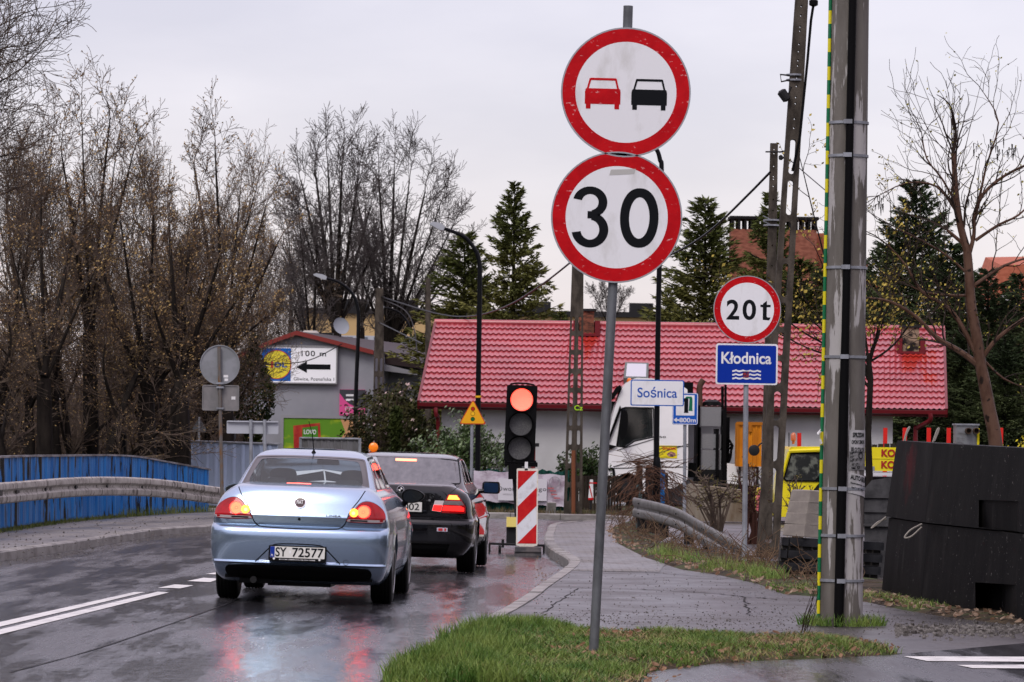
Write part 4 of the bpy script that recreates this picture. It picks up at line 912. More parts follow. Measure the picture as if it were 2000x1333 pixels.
# --- amber warning lamp between the cars and bush
Y = 62.0; k = Y/F_PX; b = Vector((at(730, 1050, Y).x, Y, G(-2, Y))); t = thing('warning_lamp', 'round amber warning lamp showing just above the black car roof', 'warning lamp', b)
c = at(729.5, 874, Y); mb = MB(); mb.lathe(c-Vector((0, .04, 0)), (0, 1, 0), [(0, .03), (.008, .058), (.02, .071), (.06, .071), (.072, .058), (.08, .03)], 28); mb.build('lens', mat('amber_lens', (.75, .16, .008), .25, 0, (.85, .24, .01), (40, 40, 40), coat=1, emit=(1, .22, .01), estr=.25), t, smooth=True)
mb = MB(); mb.box(c.x-.06, c.x+.06, c.y-.05, c.y+.05, c.z-.22, c.z-.072); mb.build('battery_case', mat('amber_case', (.5, .10, .01), .4), t)
F = frame((c.x, c.y, c.z-.75)); mb = MB(); mb.ext(F, rrect(.25, 1.0, .02), -.02, .02); mb.build('striped_panel', mat('retroreflective_white', (0, 0, 0)), t, fixn=True); mb = MB(); mb.box(c.x-.03, c.x+.03, c.y-.03, c.y+.03, b.z, c.z-1.2); mb.build('post', M_dark, t)
# ================================================================== LEFT: RAILING, GUARDRAIL, FENCE
M_rail = mat('peeling_blue_paint', (.012, .105, .33), .35, 0, (.02, .17, .46), (9, 9, .6), lo=.4, hi=.6, col3=(.016, .012, .010), sc3=(5.5, 5.5, .8), lo3=.55, hi3=.57, bump=.2, bscale=30)
rp = [at(-160, 905, 54), at(0, 891, 61), at(126, 888.5, 67.6), at(248, 889, 72.5), at(330, 902, 75.5), at(408, 916, 78)]
rb = [at(-160, 1062, 54), at(0, 1033, 61), at(126, 1016, 67.6), at(248, 1006, 72.5), at(330, 1008, 75.5), at(408, 1013, 78)]
def resamp(P, n):
    P = [Vector(p) for p in P]; Ls = [0]
    for a, b in zip(P, P[1:]): Ls.append(Ls[-1]+(b-a).length)
    o = []
    for i in range(n+1):
        s_ = Ls[-1]*i/n; j = max(0, min(len(P)-2, next((q for q in range(len(P)-1) if Ls[q+1] >= s_-1e-9), len(P)-2))); u = (s_-Ls[j])/(Ls[j+1]-Ls[j]); o.append(P[j].lerp(P[j+1], u))
    return o
b0 = rb[2]; t = thing('bridge_railing', 'bright blue ribbed steel bridge railing with rust holes and a pale top edge', 'railing', b0)
NR = 150; TP = resamp(catmull(rp, 6), NR*2); BP = resamp(catmull(rb, 6), NR*2)
panels = 6
for q in range(panels):
    mb = MB(); i0, i1 = int(NR*2*q/panels), int(NR*2*(q+1)/panels); vs = []
    for i in range(i0, i1+1):
        d = (TP[min(i+1, NR*2)]-TP[max(i-1, 0)]); d.z = 0; d.normalize(); nn = Vector((d.y, -d.x, 0))
        ph = [0, .035, .035, 0, -.004, .012, -.004, .012][i % 8]*1.0
        a = TP[i]+nn*ph-Vector((0, 0, .03)); b_ = BP[i]+nn*ph
        for h in range(7): vs.append(tuple(a.lerp(b_, h/6)))
    n = i1-i0+1; mb.add(vs, [(i*7+h, (i+1)*7+h, (i+1)*7+h+1, i*7+h+1) for i in range(n-1) for h in range(6)])
    mb.build('ribbed_panel', M_rail, t)
mb = MB(); vs = []
for i in range(0, NR*2+1, 3):
    p = TP[i]; d = (TP[min(i+3, NR*2)]-TP[max(i-3, 0)]); d.z = 0; d.normalize(); nn = Vector((d.y, -d.x, 0))*.05
    vs += [tuple(p+nn-Vector((0, 0, .03))), tuple(p+nn), tuple(p-nn), tuple(p-nn-Vector((0, 0, .03)))]
n = len(vs)//4; mb.add(vs, [(4*i+a, 4*i+(a+1) % 4, 4*i+4+(a+1) % 4, 4*i+4+a) for i in range(n-1) for a in range(4)]); mb.build('top_edge', mat('pale_rail_cap', (.28, .28, .30), .4, .3, (.12, .11, .11), (2, 2, 2)), t, fixn=True)
mb = MB(); vs = []
for i in range(0, NR*2+1, 3):
    p = BP[i]; vs += [tuple(p+Vector((.02, -.03, 0))), tuple(p+Vector((.02, -.03, -.025))), tuple(p+Vector((-.02, .03, -.025))), tuple(p+Vector((-.02, .03, 0)))]
mb.add(vs, [(4*i+a, 4*i+(a+1) % 4, 4*i+4+(a+1) % 4, 4*i+4+a) for i in range(n-1) for a in range(4)]); mb.build('bottom_edge', M_dark, t, fixn=True)
M_stub = mat('mossy_post_stub', (.10, .17, .03), .7, 0, (.22, .16, .10), (3, 3, 3))
for i in range(4, NR*2-6, 7):
    p = BP[i]; mb = MB(); mb.box(p.x-.045, p.x+.045, p.y-.03, p.y+.06, min(.05, p.z-.12), p.z-.02); mb.build('post', M_stub if (i//7) % 4 else mat('blue_post_stub', (.02, .10, .28), .5), t)
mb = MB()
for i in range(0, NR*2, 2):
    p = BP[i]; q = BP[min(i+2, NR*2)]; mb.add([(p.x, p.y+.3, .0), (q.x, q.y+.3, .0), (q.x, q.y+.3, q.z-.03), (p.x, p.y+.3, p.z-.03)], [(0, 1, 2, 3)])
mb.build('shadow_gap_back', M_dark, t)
# --- W-beam guardrail
Wprof = [(0, .155), (-.035, .135), (-.045, .10), (-.045, .055), (-.02, .03), (0, .015), (0, -.015), (-.02, -.03), (-.045, -.055), (-.045, -.10), (-.035, -.135), (0, -.155)]
M_wbeam = mat('stained_guardrail_steel', (.26, .24, .215), .5, .1, (.38, .36, .33), (5, 5, 7), lo=.35, hi=.6, col3=(.04, .03, .024), sc3=(16, 16, 3), lo3=.54, hi3=.62)
def wbeam(t, P, m, seg=12, sgn=1, name='beam', hs=1.0):
    n = len(P)-1; i = 0
    while i < n:
        j = min(i+seg, n); mb = MB(); vs = []
        for q in range(i, j+1):
            d = (P[min(q+1, n)]-P[max(q-1, 0)]); d.z = 0; d.normalize(); nn = Vector((-d.y, d.x, 0))*sgn
            off = .008 if (i//seg) % 2 else 0
            pq = P[q]+(-d*.06 if q == i and i > 0 else Vector())
            for a, h in Wprof: vs.append(tuple(pq+nn*(a-off)+Vector((0, 0, h*hs))))
        k = len(Wprof); mb.add(vs, [(a*k+h, a*k+h+1, (a+1)*k+h+1, (a+1)*k+h) for a in range(j-i) for h in range(k-1)])
        mb.build(name, m, t, smooth=True); i = j
gt = [(-130, 965, 50), (0, 956+0, 58.5), (126, 943+2, 63.5), (209, 942, 66.5), (283, 944, 68.8), (347, 950, 70.5), (405, 958, 72), (470, 966, 74), (540, 975, 76)]
P = resamp(catmull([at(a, b_+8, c) for a, b_, c in gt], 8), 96); t = thing('guardrail', 'stained grey double wave guardrail curving along the left pavement before the blue railing', 'guardrail', (P[40].x, P[40].y, .09))
wbeam(t, P, M_wbeam, 12, sgn=1)
for i in range(4, 96, 8):
    p = P[i]; mb = MB(); mb.box(p.x-.03, p.x+.03, p.y-.0, p.y+.9, p.z-.035, p.z+.035); mb.build('spacer', M_dark, t)
# --- corrugated site fence
def corr_fence(name, label, A, B, h, m, period=.25, dep=.03, z0=0.0, cap=None, grp=None):
    b = (A+B)/2; t = thing(name, label, 'fence', (b.x, b.y, z0), group=grp); d = (B-A); Ln = d.length; d.normalize(); nn = Vector((d.y, -d.x, 0)); mb = MB(); vs = []; n = int(Ln/period*6)
    for i in range(n+1):
        p = A+d*(Ln*i/n)+nn*[0, dep, dep, 0, 0, 0][i % 6]; vs += [(p.x, p.y, z0), (p.x, p.y, p.z)]
    mb.add(vs, [(2*i, 2*i+2, 2*i+3, 2*i+1) for i in range(n)]); mb.build('sheet', m, t)
    mb = MB(); mb.tube([A+nn*.03, B+nn*.03], .025, 6); mb.build('top_rail', cap or M_galv, t)
    for k in range(int(Ln/2.5)+2):
        p = A+d*min(Ln, 2.5*k); mb = MB(); mb.box(p.x-.03, p.x+.03, p.y-.05, p.y+.01, z0, p.z+.02); mb.build('post', cap or M_galv, t)
    return t
corr_fence('corrugated_fence', 'pale blue corrugated metal fence behind the left sign posts', at(366, 862, 86), at(549, 868, 84.5), 1.5, mat('pale_blue_sheet', (.42, .50, .66), .4, .2, (.36, .43, .58), (2, 2, .8)), .24, .03)
corr_fence('corrugated_fence', 'grey corrugated metal fence below the green billboard', at(587, 856, 92), at(703, 858, 91.5), 1.3, mat('grey_sheet', (.17, .17, .18), .5, .2, (.12, .12, .12), (3, 3, 1)), .16, .02)
corr_fence('corrugated_fence', 'far dim grey fence seen between the left trees', at(300, 893, 118), at(450, 860, 118), 1.3, mat('dim_sheet', (.14, .14, .15), .6), .3, .03)
# small yellow machine and worker beyond the railing
Y = 100.0; b = Vector((at(318, 960, Y).x, Y, 0)); t = thing('site_machine', 'small yellow and white site machine showing over the blue railing', 'machine', b)
mb = MB(); c = at(315, 893, Y); mb.box(c.x-.17, c.x+.08, Y-.2, Y+.5, 0.1, c.z+.03); mb.box(c.x-.2, c.x+.1, Y-.25, Y+.5, c.z, c.z+.06); mb.build('cab', mat('machine_yellow', (.55, .33, .03), .5), t)
mb = MB(); mb.box(c.x+.085, c.x+.18, Y-.2, Y+.4, .2, c.z+.08); mb.build('side_panel', M_white, t)
for dx in (-.1, .1): mb = MB(); mb.lathe((c.x+dx, Y-.25, .12), (0, 1, 0), [(0, .12), (.1, .12)], 16); mb.build('wheel', M_tyre, t)
# ================================================================== BUILDINGS AND FAR THINGS
# --- house with red metal tile roof
EL = at(820, 787, 94.6); ER = at(1846, 803, 93.6)     # eave ends
RL = at(853, 632, 98.9); RR = at(1841, 645, 97.9)     # ridge ends
ed = (ER-EL); W_ = ed.length; e = ed.normalized()
hb = Vector(((EL.x+ER.x)/2, 96, 0)); t = thing('house', 'long low house with a shiny wet red tiled roof and pale rendered wall', 'house', hb)
M_roof = mat('wet_red_metal_tile', (.36, .042, .052), .36, 0, (.24, .028, .036), (.9, .9, 5), lo=.38, hi=.68, spec=.6, coat=.5, coatr=.3)
nrow = 14; ncol = int(W_/.128); mb = MB(); vs = []
up = (RL+RR)/2-(EL+ER)/2; nrm = e.cross(up).normalized(); nrm = nrm if nrm.z > 0 else -nrm
sub = 6; cols = ncol*sub
for r_ in range(nrow):
    for h, off in ((0, .034), (.12, .036), (.55, .014), (1.0, .0)):
        for i in range(cols+1):
            s_ = i/cols; ph = (i % sub)/sub*2*math.pi; wv = .5+.5*math.cos(ph)
            v = (r_+h-(.10*(1-wv) if h < .2 else 0)+(.06))/nrow; v = max(0, min(1, v))
            p = (EL.lerp(ER, s_)).lerp(RL.lerp(RR, s_), v); vs.append(tuple(p+nrm*(off+.022*wv)))
nr = nrow*4; mb.add(vs, [(j*(cols+1)+i, j*(cols+1)+i+1, (j+1)*(cols+1)+i+1, (j+1)*(cols+1)+i) for j in range(nr-1) for i in range(cols)])
M_bare = mat('bare_wet_red_paint', (.34, .022, .012), .3, 0, (.30, .025, .02), (3, 3, 3), coat=.6, coatr=.2)
def px_of(v): u_, w2 = v[0]/v[1], (v[2]-HC)/v[1]; return CX+F_PX*(u_*cr+w2*sr), HY-F_PX*(-u_*sr+w2*cr)
RS = random.Random(2)
for k_, f_ in enumerate(mb.f):
    v = mb.v[f_[0]]; X_, Y_ = px_of(v); nn_ = mnoise.noise((v[0]*6, v[2]*2.5, 0))
    for x0_, x1_, y0_, y1_ in ((1762, 1828, 685, 765), (1134, 1166, 652, 712)):
        w_ = (Y_-y0_)/(y1_-y0_)
        if x0_ < X_ < x1_ and 0 < w_ and nn_ > -.55+1.1*w_: mb.m[k_] = 1
rf = mb.build('roof', [M_roof, M_bare], t, smooth=True)
back = Vector((.33, 4.1, 0))
M_redtrim = mat('dark_red_trim', (.16, .014, .02), .35, 0, coat=.3, coatr=.2)
mb = MB(); mb.add([tuple(RL), tuple(RR), tuple(RR+back+Vector((0, 0, -1.9))), tuple(RL+back+Vector((0, 0, -1.9)))], [(0, 1, 2, 3)]); mb.build('rear_slope', M_roof, rf)
mb = MB(); mb.tube([RL-e*.05+Vector((0, 0, .03)), RR+e*.05+Vector((0, 0, .03))], .075, 10); mb.build('ridge_cap', M_roof, rf, smooth=True)
for A, B, nm in ((EL, RL, 'verge_trim'), (ER, RR, 'verge_trim')):
    mb = MB(); sg = -1 if A is EL else 1; q = e*.06*sg
    mb.hexa([A+nrm*.06, A+q+nrm*.06, A+q-nrm*.16, A-nrm*.16], [B+nrm*.06, B+q+nrm*.06, B+q-nrm*.16, B-nrm*.16]); mb.build(nm, M_redtrim, rf, fixn=True)
mb = MB(); prof = [(0, 0), (-.02, -.07), (-.07, -.11), (-.13, -.09), (-.15, -.01)]; vs = []
for p in (EL-e*.03, ER+e*.03): vs += [tuple(p+Vector((0, a, h+.01))) for a, h in prof]
mb.add(vs, [(i, i+1, 6+i, 5+i) for i in range(4)]+[tuple(range(5)), tuple(range(5, 10))]); mb.build('gutter', M_redtrim, t, smooth=True)
mb = MB(); mb.hexa([EL+Vector((0, .0, -.12)), ER+Vector((0, .0, -.12)), ER+Vector((0, .04, -.12)), EL+Vector((0, .04, -.12))], [EL, ER, ER+Vector((0, .04, 0)), EL+Vector((0, .04, 0))]); mb.hexa([EL+Vector((0, .0, -.14)), ER+Vector((0, .0, -.14)), ER+Vector((0, .4, -.14)), EL+Vector((0, .4, -.14))], [EL+Vector((0, .0, -.11)), ER+Vector((0, .0, -.11)), ER+Vector((0, .4, -.11)), EL+Vector((0, .4, -.11))]); mb.build('fascia', M_redtrim, t)
M_render = mat('grey_render', (.50, .505, .51), .8, 0, (.45, .45, .455), (1.5, 1.5, 1.5), bump=.3, bscale=40)
wl = EL+e*.5+Vector((0, .40, 0)); wr = ER-e*1.15+Vector((0, .40, 0)); hz = EL.z-.06
mb = MB(); bk = Vector((.5, 6.5, 0)); mb.hexa([(p.x, p.y, -.1) for p in (wl, wr, wr+bk, wl+bk)], [(p.x, p.y, hz) for p in (wl, wr, wr+bk, wl+bk)]); mb.build('wall', M_render, t)
mb = MB(); mb.add([(wl.x, wl.y+.0, hz), (wl.x+.5, wl.y+7, hz), (wl.x+.3, wl.y+3.8, RL.z-.1)], [(0, 1, 2)]); mb.add([(wr.x, wr.y, hz), (wr.x+.5, wr.y+7, hz), (wr.x+.3, wr.y+3.8, RL.z-.1)], [(0, 1, 2)]); mb.build('gable', M_render, t)
mb = MB(); d0 = at(1817, 808, 93.45); mb.tube(catmull([d0, at(1816, 822, 93.5), at(1792, 836, 93.9), at(1788, 850, 93.95), at(1788, 1000, 93.95)], 4), .055, 10); mb.build('downpipe', M_redtrim, t, smooth=True)
mb = MB(); mb.tube(catmull([at(851, 797, 94.4), at(852, 812, 94.4), at(856, 830, 94.7), at(856, 1000, 94.7)], 4), .05, 8); mb.build('downpipe', M_redtrim, t, smooth=True)
def on_roof(px, py, hgt=0): # point of roof plane on the pixel ray
    o = Vector((0, 0, HC)); d = (at(px, py, 100)-o); k = (EL-o).dot(nrm)/d.dot(nrm); return o+d*k+nrm*hgt
M_brick = mat('sooty_brick', (.20, .075, .045), .85, 0, (.08, .04, .03), (9, 9, 22), lo=.4, hi=.6, bump=.6, bscale=30)
M_brick.name = 'sooty_brick'
for px0, px1, pt, pb in ((1128, 1163, 608, 655), (1760, 1798, 640, 690)):
    a = on_roof(px0+3, pb); b_ = on_roof(px1-3, pb); zt = at(px0, pt, a.y).z
    mb = MB(); mb.box(a.x, b_.x, a.y, a.y+.5, a.z-.3, zt); ch = mb.build('chimney', M_brick if px0 < 1500 else mat('pale_sooty_brick', (.26, .19, .13), .85, 0, (.03, .025, .025), (4, 4, 6), lo=.42, hi=.55, bump=.5, bscale=30), rf)
    mb = MB(); mb.box(a.x-.05, b_.x+.05, a.y-.05, a.y+.55, zt, zt+.06); mb.build('chimney_cap', M_dark, ch)
    mb = MB(); mb.box(a.x-.12, b_.x+.12, a.y-.18, a.y-.02, a.z-.02, a.z+.04); mb.box(a.x-.14, a.x-.02, a.y-.1, a.y+.5, a.z-.02, a.z+.35); mb.box(b_.x+.02, b_.x+.14, a.y-.1, a.y+.5, a.z-.02, a.z+.35); mb.build('chimney_flashing', M_redtrim, ch)
P = [on_roof(a, b_, .09) for a, b_ in ((1218, 751), (1266, 752), (1267, 721), (1221, 720))]; P2 = [p+nrm*.07 for p in P]
mb = MB(); mb.hexa([p-nrm*.12 for p in P], P2); sk = mb.build('skylight', mat('skylight_frame', (.10, .12, .11), .4), rf, fixn=True)
c_ = sum(P2, Vector())/4; mb = MB(); mb.add([tuple(c_+(p-c_)*.82+nrm*.006) for p in P2], [(0, 1, 2, 3)]); mb.build('pane', mat('skylight_pane', (.55, .57, .6), .1, .6), sk)
# chimney stain: paint is bare red below the flashing
# --- little shed against the house wall
Y = 92.0; b = Vector((at(1010, 1000, Y).x, Y, 0)); t = thing('shed', 'low dark shed with grey sheet walls behind the traffic light', 'shed', b)
mb = MB(); a = at(968, 872, Y); c = at(1046, 872, Y); mb.box(a.x, c.x, Y, Y+1.4, 0, a.z); mb.build('walls', mat('shed_sheet', (.13, .14, .14), .6, 0, (.09, .09, .09), (1, 1, 30)), t)
mb = MB(); mb.box(a.x-.1, c.x+.08, Y-.12, Y+1.5, a.z+.002, a.z+.08); mb.build('roof', M_dark, t)
mb = MB(); mb.box(c.x-.09, c.x+.0, Y-.02, Y-.002, 0, a.z-.02); mb.build('corner_post', mat('rusty_red', (.18, .03, .03), .6), t)
# --- banner fence
Y = 83.0; k = Y/F_PX; A = at(922, 924, Y); B = at(1108, 927, Y); b = (A+B)/2; t = thing('site_fence', 'green mesh fence along the far kerb below the bushes', 'fence', (b.x, Y, 0))
mb = MB(); n = 60; vs = []
for i in range(n+1):
    x = lerp(at(868, 924, Y).x, at(1112, 927, Y).x, i/n); yy = Y+.04*math.sin(i*.9)+.03*math.sin(i*2.3); zt = at(1000, 919+2*math.sin(i*.5)+1.5*math.sin(i*1.7), Y).z; vs += [(x, yy, .1), (x, yy+.03*math.sin(i*1.3), .45), (x, yy, zt)]
mb.add(vs, [(3*i+h, 3*i+3+h, 3*i+4+h, 3*i+1+h) for i in range(n) for h in range(2)]); mb.build('mesh_sheet', mat('green_mesh', (.012, .085, .065), .6, 0, (.008, .05, .04), (5, 5, 5)), t, smooth=True)
for px in (870, 925, 985, 1045, 1106): p = at(px, 915, Y+.1); mb = MB(); mb.tube([(p.x, p.y, 0), (p.x, p.y, p.z)], .025, 8); mb.build('post', M_galv, t)
BW = at(1107, 930, Y-.12); AW = at(925, 921, Y-.12)
t = thing('banner', 'white and lilac advertising banner with dark lettering hung on the green mesh', 'banner', ((AW.x+BW.x)/2, Y-.12, .5))
n = 40; vs = []
zb = lambda i: at(1000, lerp(978, 990, i/n)+1.2*math.sin(i*.8), Y).z
for i in range(n+1):
    x = lerp(AW.x, BW.x, i/n); zt = at(1000, lerp(920, 927, i/n)+1.0*math.sin(i*.7), Y).z
    for h in range(5): vs.append((x, Y-.12-.02*math.sin(i*.6+h), lerp(zb(i), zt, h/4)))
mb = MB(); mb.add(vs, [(i*5+h, (i+1)*5+h, (i+1)*5+h+1, i*5+h+1) for i in range(n) for h in range(4)])
M_ban = mat('banner_print', (.50, .46, .52), .5, 0, (.30, .24, .29), (2.5, 2.5, 4), lo=.45, hi=.6, col3=(.16, .13, .15), sc3=(5, 5, 7), lo3=.62, hi3=.68)
bn_ = mb.build('sheet', M_ban, t, smooth=True)
F = frame((0, Y-.165, 0)); X = lambda px: at(px, 950, Y).x; Z = lambda py: at(1015, py, Y).z
for q, (a, b_, c, d) in enumerate(((973, 1068, 935, 978), (1030, 1034, 930, 975))):
    if q == 0: mb = MB(); mb.ext(F, [(X(a), Z(d)), (X(b_), Z(d)), (X(b_), Z(c)), (X(a), Z(c))], 0, .004); mb.build('pale_panel', mat('banner_pale', (.55, .54, .58), .5), bn_, fixn=True)
mb = MB(); put_text(mb, F, 'Dworek', X(996), Z(955), 46*k, 8.5*k, .008, .0, 1.1); mb.build('lettering', mat('banner_ink', (.06, .06, .07), .6), bn_)
mb = MB(); put_text(mb, F, 'lskiego', X(1045), Z(956), 44*k, 10*k, .008, .0, 1.1); mb.build('lettering', mat('banner_ink', (0, 0, 0)), bn_)
mb = MB(); put_text(mb, F, 'WESELE · KOMUNIE · STYPA', X(1018), Z(966), 72*k, 3*k, .008, .0, 1.2); mb.build('small_lettering', mat('banner_grey_ink', (.25, .24, .26), .6), bn_)
for px, py in ((1080, 958), (1082, 965), (1088, 972), (1076, 953)): mb = MB(); mb.ext(F, [(X(px-6), Z(py+1.5)), (X(px+6), Z(py+1)), (X(px+6), Z(py-1)), (X(px-6), Z(py-1.5))], 0, .005); mb.build('red_print', mat('banner_red_ink', (.4, .12, .13), .6), bn_, fixn=True)
mb = MB(); o = circ(11*k, 24, X(1083), Z(941)); i_ = circ(9.5*k, 24, X(1083), Z(941)); mb.ring(F, o, i_, 0, .005); mb.build('wreath_print', mat('banner_grey_ink', (0, 0, 0)), bn_, fixn=True)
# --- board fence right of the concrete poles
Y = 86.0; t = thing('board_fence', 'dark wooden board fence behind the concrete pole, left of the lorry', 'fence', (at(1160, 1000, Y).x, Y, 0))
for i in range(16):
    a = at(1126+5.6*i, 930+R.uniform(-2, 2), Y); mb = MB(); mb.box(a.x, a.x+.048, Y, Y+.02, .0, a.z); mb.build('board', mat('dark_board', (.045, .033, .025), .8, 0, (.025, .018, .014), (3, 3, 1)), t)
mb = MB(); mb.box(at(1122, 950, Y).x, at(1216, 950, Y).x, Y+.022, Y+.06, .7, .78); mb.build('rail', mat('dark_board', (0, 0, 0)), t)
for i, (a, b_, c, d) in enumerate(((1082, 1098, 988, 1010), (1130, 1150, 995, 1010))):
    p = gp((a+b_)/2, d, .08); p.y = 81.5+.2*i; mb = MB(); mb.cbox((at((a+b_)/2, 0, p.y).x, p.y, .16), (.17, .1, .26), rz=.3, rx=.5 if i else .2); o = mb.build('concrete_slab', M_kerb, None, org=(at((a+b_)/2, 0, p.y).x, p.y, .08)); tag(o, ('broken grey concrete slab leaning left of the lattice pole foot', 'flat grey concrete slab lying right of the lattice pole foot')[i], 'slab')
# --- red and white works barrier next to the lorry front
Y = 84.0; k = Y/F_PX; F = frame(at(1154, 957, Y)); t = thing('warning_board', 'small white board with red edges half behind the leaning sign post', 'warning board', (F(0, 0)[0], Y, 0))
mb = MB(); mb.ext(F, [(-5*k, -20*k), (5*k, -20*k), (4*k, 20*k), (-2*k, 20*k)], -.02, .0); pl = mb.build('board', M_white, t, fixn=True)
mb = MB(); mb.ext(F, [(-5*k, -20*k), (5*k, -20*k), (5*k, -16*k), (-5*k, -16*k)], .0, .004); mb.ext(F, [(-3*k, 12*k), (12*k, 12*k), (12*k, 14.5*k), (-3*k, 14.5*k)], .0, .004); mb.ext(F, [(-4*k, 8*k), (-2*k, 8*k), (4*k, -16*k), (2*k, -16*k)], .0, .004); mb.build('red_edges', M_signred, pl, fixn=True)
mb = MB(); mb.box(F(0, 0)[0]-.02, F(0, 0)[0]+.02, Y+.02, Y+.05, 0, F(0, -15*k)[2]); mb.build('post', M_dark, t)
# --- grey gabled building with billboards
Y = 122.0; k = Y/F_PX; t = thing('shop_building', 'grey gabled metal clad building carrying the billboards', 'building', (at(640, 1000, Y).x, Y, 0))
M_clad = mat('grey_cladding', (.27, .275, .30), .5, .1, (.24, .245, .27), (1, 1, 1))
q = lambda px, py, y=Y: at(px, py, y)
out_ = [q(440, 980), q(440, 708), q(535, 668), q(580, 652), q(640, 667), q(730, 690), q(730, 980)]
mb = MB(); mb.hexa([tuple(p) for p in out_], [tuple(p+Vector((3, 16, 0))) for p in out_]); mb.build('walls', M_clad, t, fixn=True)
M_rt = mat('dark_red_flashing', (.20, .035, .03), .5)
mb = MB(); up_ = Vector((0, 0, .08))
for a, b_ in zip(out_[1:5], out_[2:6]): mb.hexa([a+Vector((0, -.25, -.02)), b_+Vector((0, -.25, -.02)), b_+Vector((3, 16.3, -.02)), a+Vector((3, 16.3, -.02))], [a+Vector((0, -.25, .07)), b_+Vector((0, -.25, .07)), b_+Vector((3, 16.3, .07)), a+Vector((3, 16.3, .07))])
mb.build('roof', mat('dark_roof_sheet', (.045, .03, .03), .5), t)
mb = MB()
for a, b_ in zip(out_[1:5], out_[2:6]): mb.hexa([a+Vector((0, -.28, -.05)), b_+Vector((0, -.28, -.05)), b_+Vector((0, -.255, -.05)), a+Vector((0, -.255, -.05))], [a+Vector((0, -.28, .08)), b_+Vector((0, -.28, .08)), b_+Vector((0, -.255, .08)), a+Vector((0, -.255, .08))])
mb.build('verge_trim', M_rt, t)
o2 = [q(731, 730, Y+3), q(731, 694, Y+3), q(828, 716, Y+3), q(828, 722, Y+3)]
mb = MB(); P = [q(724, 980, Y+2), q(724, 706, Y+2), q(740, 706, Y+2), q(820, 722, Y+2), q(820, 980, Y+2)]; mb.hexa([tuple(p) for p in P], [tuple(p+Vector((1, 8, 0))) for p in P]); mb.build('side_wing', mat('wing_grey', (.15, .155, .165), .6), t, fixn=True)
mb = MB(); P = [q(660, 672, Y+1.5), q(832, 712, Y+1.5), q(832, 722, Y+1.5), q(732, 708, Y+1.5), q(660, 688, Y+1.5)]; mb.hexa([tuple(p) for p in P], [tuple(p+Vector((1, 9, 0.3))) for p in P]); mb.build('wing_roof', mat('dark_roof_sheet', (0, 0, 0)), t, fixn=True)
mb = MB(); P = [q(744, 710, Y+1.4), q(815, 727, Y+1.4), q(815, 733, Y+1.4), q(744, 724, Y+1.4)]; mb.hexa([tuple(p) for p in P], [tuple(p+Vector((0, .1, 0))) for p in P]); mb.build('wing_fascia', mat('wing_pale', (.22, .22, .235), .6), t, fixn=True)
mb = MB(); mb.lathe(q(606, 660, Y+6), (0, 0, 1), [(-.3, .28), (.15, .28), (.22, .2)], 16); mb.build('roof_tank', mat('pale_tank', (.35, .33, .30), .6), t, smooth=True)
mb = MB(); a = q(622, 650, Y+7); mb.box(a.x, a.x+.45, a.y, a.y+.6, a.z-.5, a.z); mb.build('chimney', M_dark, t)
# satellite dish
Yd = Y+5; b = q(664, 662, Yd); t = thing('satellite_dish', 'grey satellite dish on the roof of the grey building', 'satellite dish', b)
c = q(665, 638, Yd); ax = Vector((.55, -1, .35)); mb = MB(); mb.lathe(c, ax, [(0, .05), (.02, .16), (.06, .27), (.065, .275), (.05, .26), (.01, .1)], 24); mb.build('dish', mat('dish_grey', (.24, .26, .29), .5), t, smooth=True, fixn=True); mb = MB(); mb.tube([b-Vector((0, 0, .3)), c+Vector((0, .08, 0))], .03, 8); mb.build('mast', M_dark, t)
# billboards: own flat boards on the wall
def board(name, label, px0, px1, py0, py1, y, m, th=.12):
    cx_, cy_ = (px0+px1)/2, (py0+py1)/2; F = tilt_frame(at(cx_, cy_, y), 0.0); t = thing(name, label, 'billboard', at(cx_, cy_, y)); k = y/F_PX
    w_, h_ = (px1-px0)*k, (py1-py0)*k; mb = MB(); mb.ext(F, rrect(w_, h_, .01), -th, 0); bd = mb.build('board', m, t, fixn=True); return F, t, bd, k, w_, h_
Yb = Y-.15
F, t, bd, k, w_, h_ = board('billboard', 'white billboard with a supermarket roundel and a black arrow, 100 m, on the grey wall', 508, 657, 677, 748, Yb, mat('billboard_white', (.85, .86, .88), .5))
mb = MB(); mb.ring(F, rrect(w_+.06, h_+.06, .01), rrect(w_-.02, h_-.02, .01), -.12, .03); mb.build('frame', mat('board_frame', (.25, .25, .26), .5), t, fixn=True)
mb = MB(); mb.ext(F, rrect(57*k, 64*k, .005, -43*k, -.5*k), .001, .006); lg = mb.build('blue_square', mat('logo_blue', (.01, .12, .45), .5), bd, fixn=True)
mb = MB(); mb.ring(F, circ(28.5*k, 40, -42*k, -.5*k), circ(27*k, 40, -42*k, -.5*k), .006, .012); mb.build('roundel_ring', mat('logo_red', (.5, .03, .03), .5), lg, fixn=True)
mb = MB(); mb.ext(F, circ(27.2*k, 40, -42*k, -.5*k), .006, .011); mb.build('roundel', mat('logo_yellow', (.72, .60, .05), .5), lg, fixn=True)
mb = MB(); put_text(mb, F, 'L', -62*k, -1*k, 8*k, 10*k, .014, .04); put_text(mb, F, 'DL', -34*k, -1*k, 24*k, 10*k, .014, .04); mb.build('lettering', mat('logo_blue', (0, 0, 0)), lg)
mb = MB(); put_text(mb, F, 'I', -51*k, -1*k, 4.5*k, 12*k, .014, .04); mb.build('lettering', mat('logo_red', (0, 0, 0)), lg)
mb = MB(); put_text(mb, F, '100 m', 30*k, 22*k, 48*k, 11*k, .004, .012, 1.15); mb.build('lettering', M_signblack, bd)
mb = MB(); put_text(mb, F, 'Gliwice, Poznańska 1', 31*k, -28*k, 79*k, 8*k, .004, .004); mb.build('lettering', mat('grey_ink', (.07, .07, .08), .5), bd)
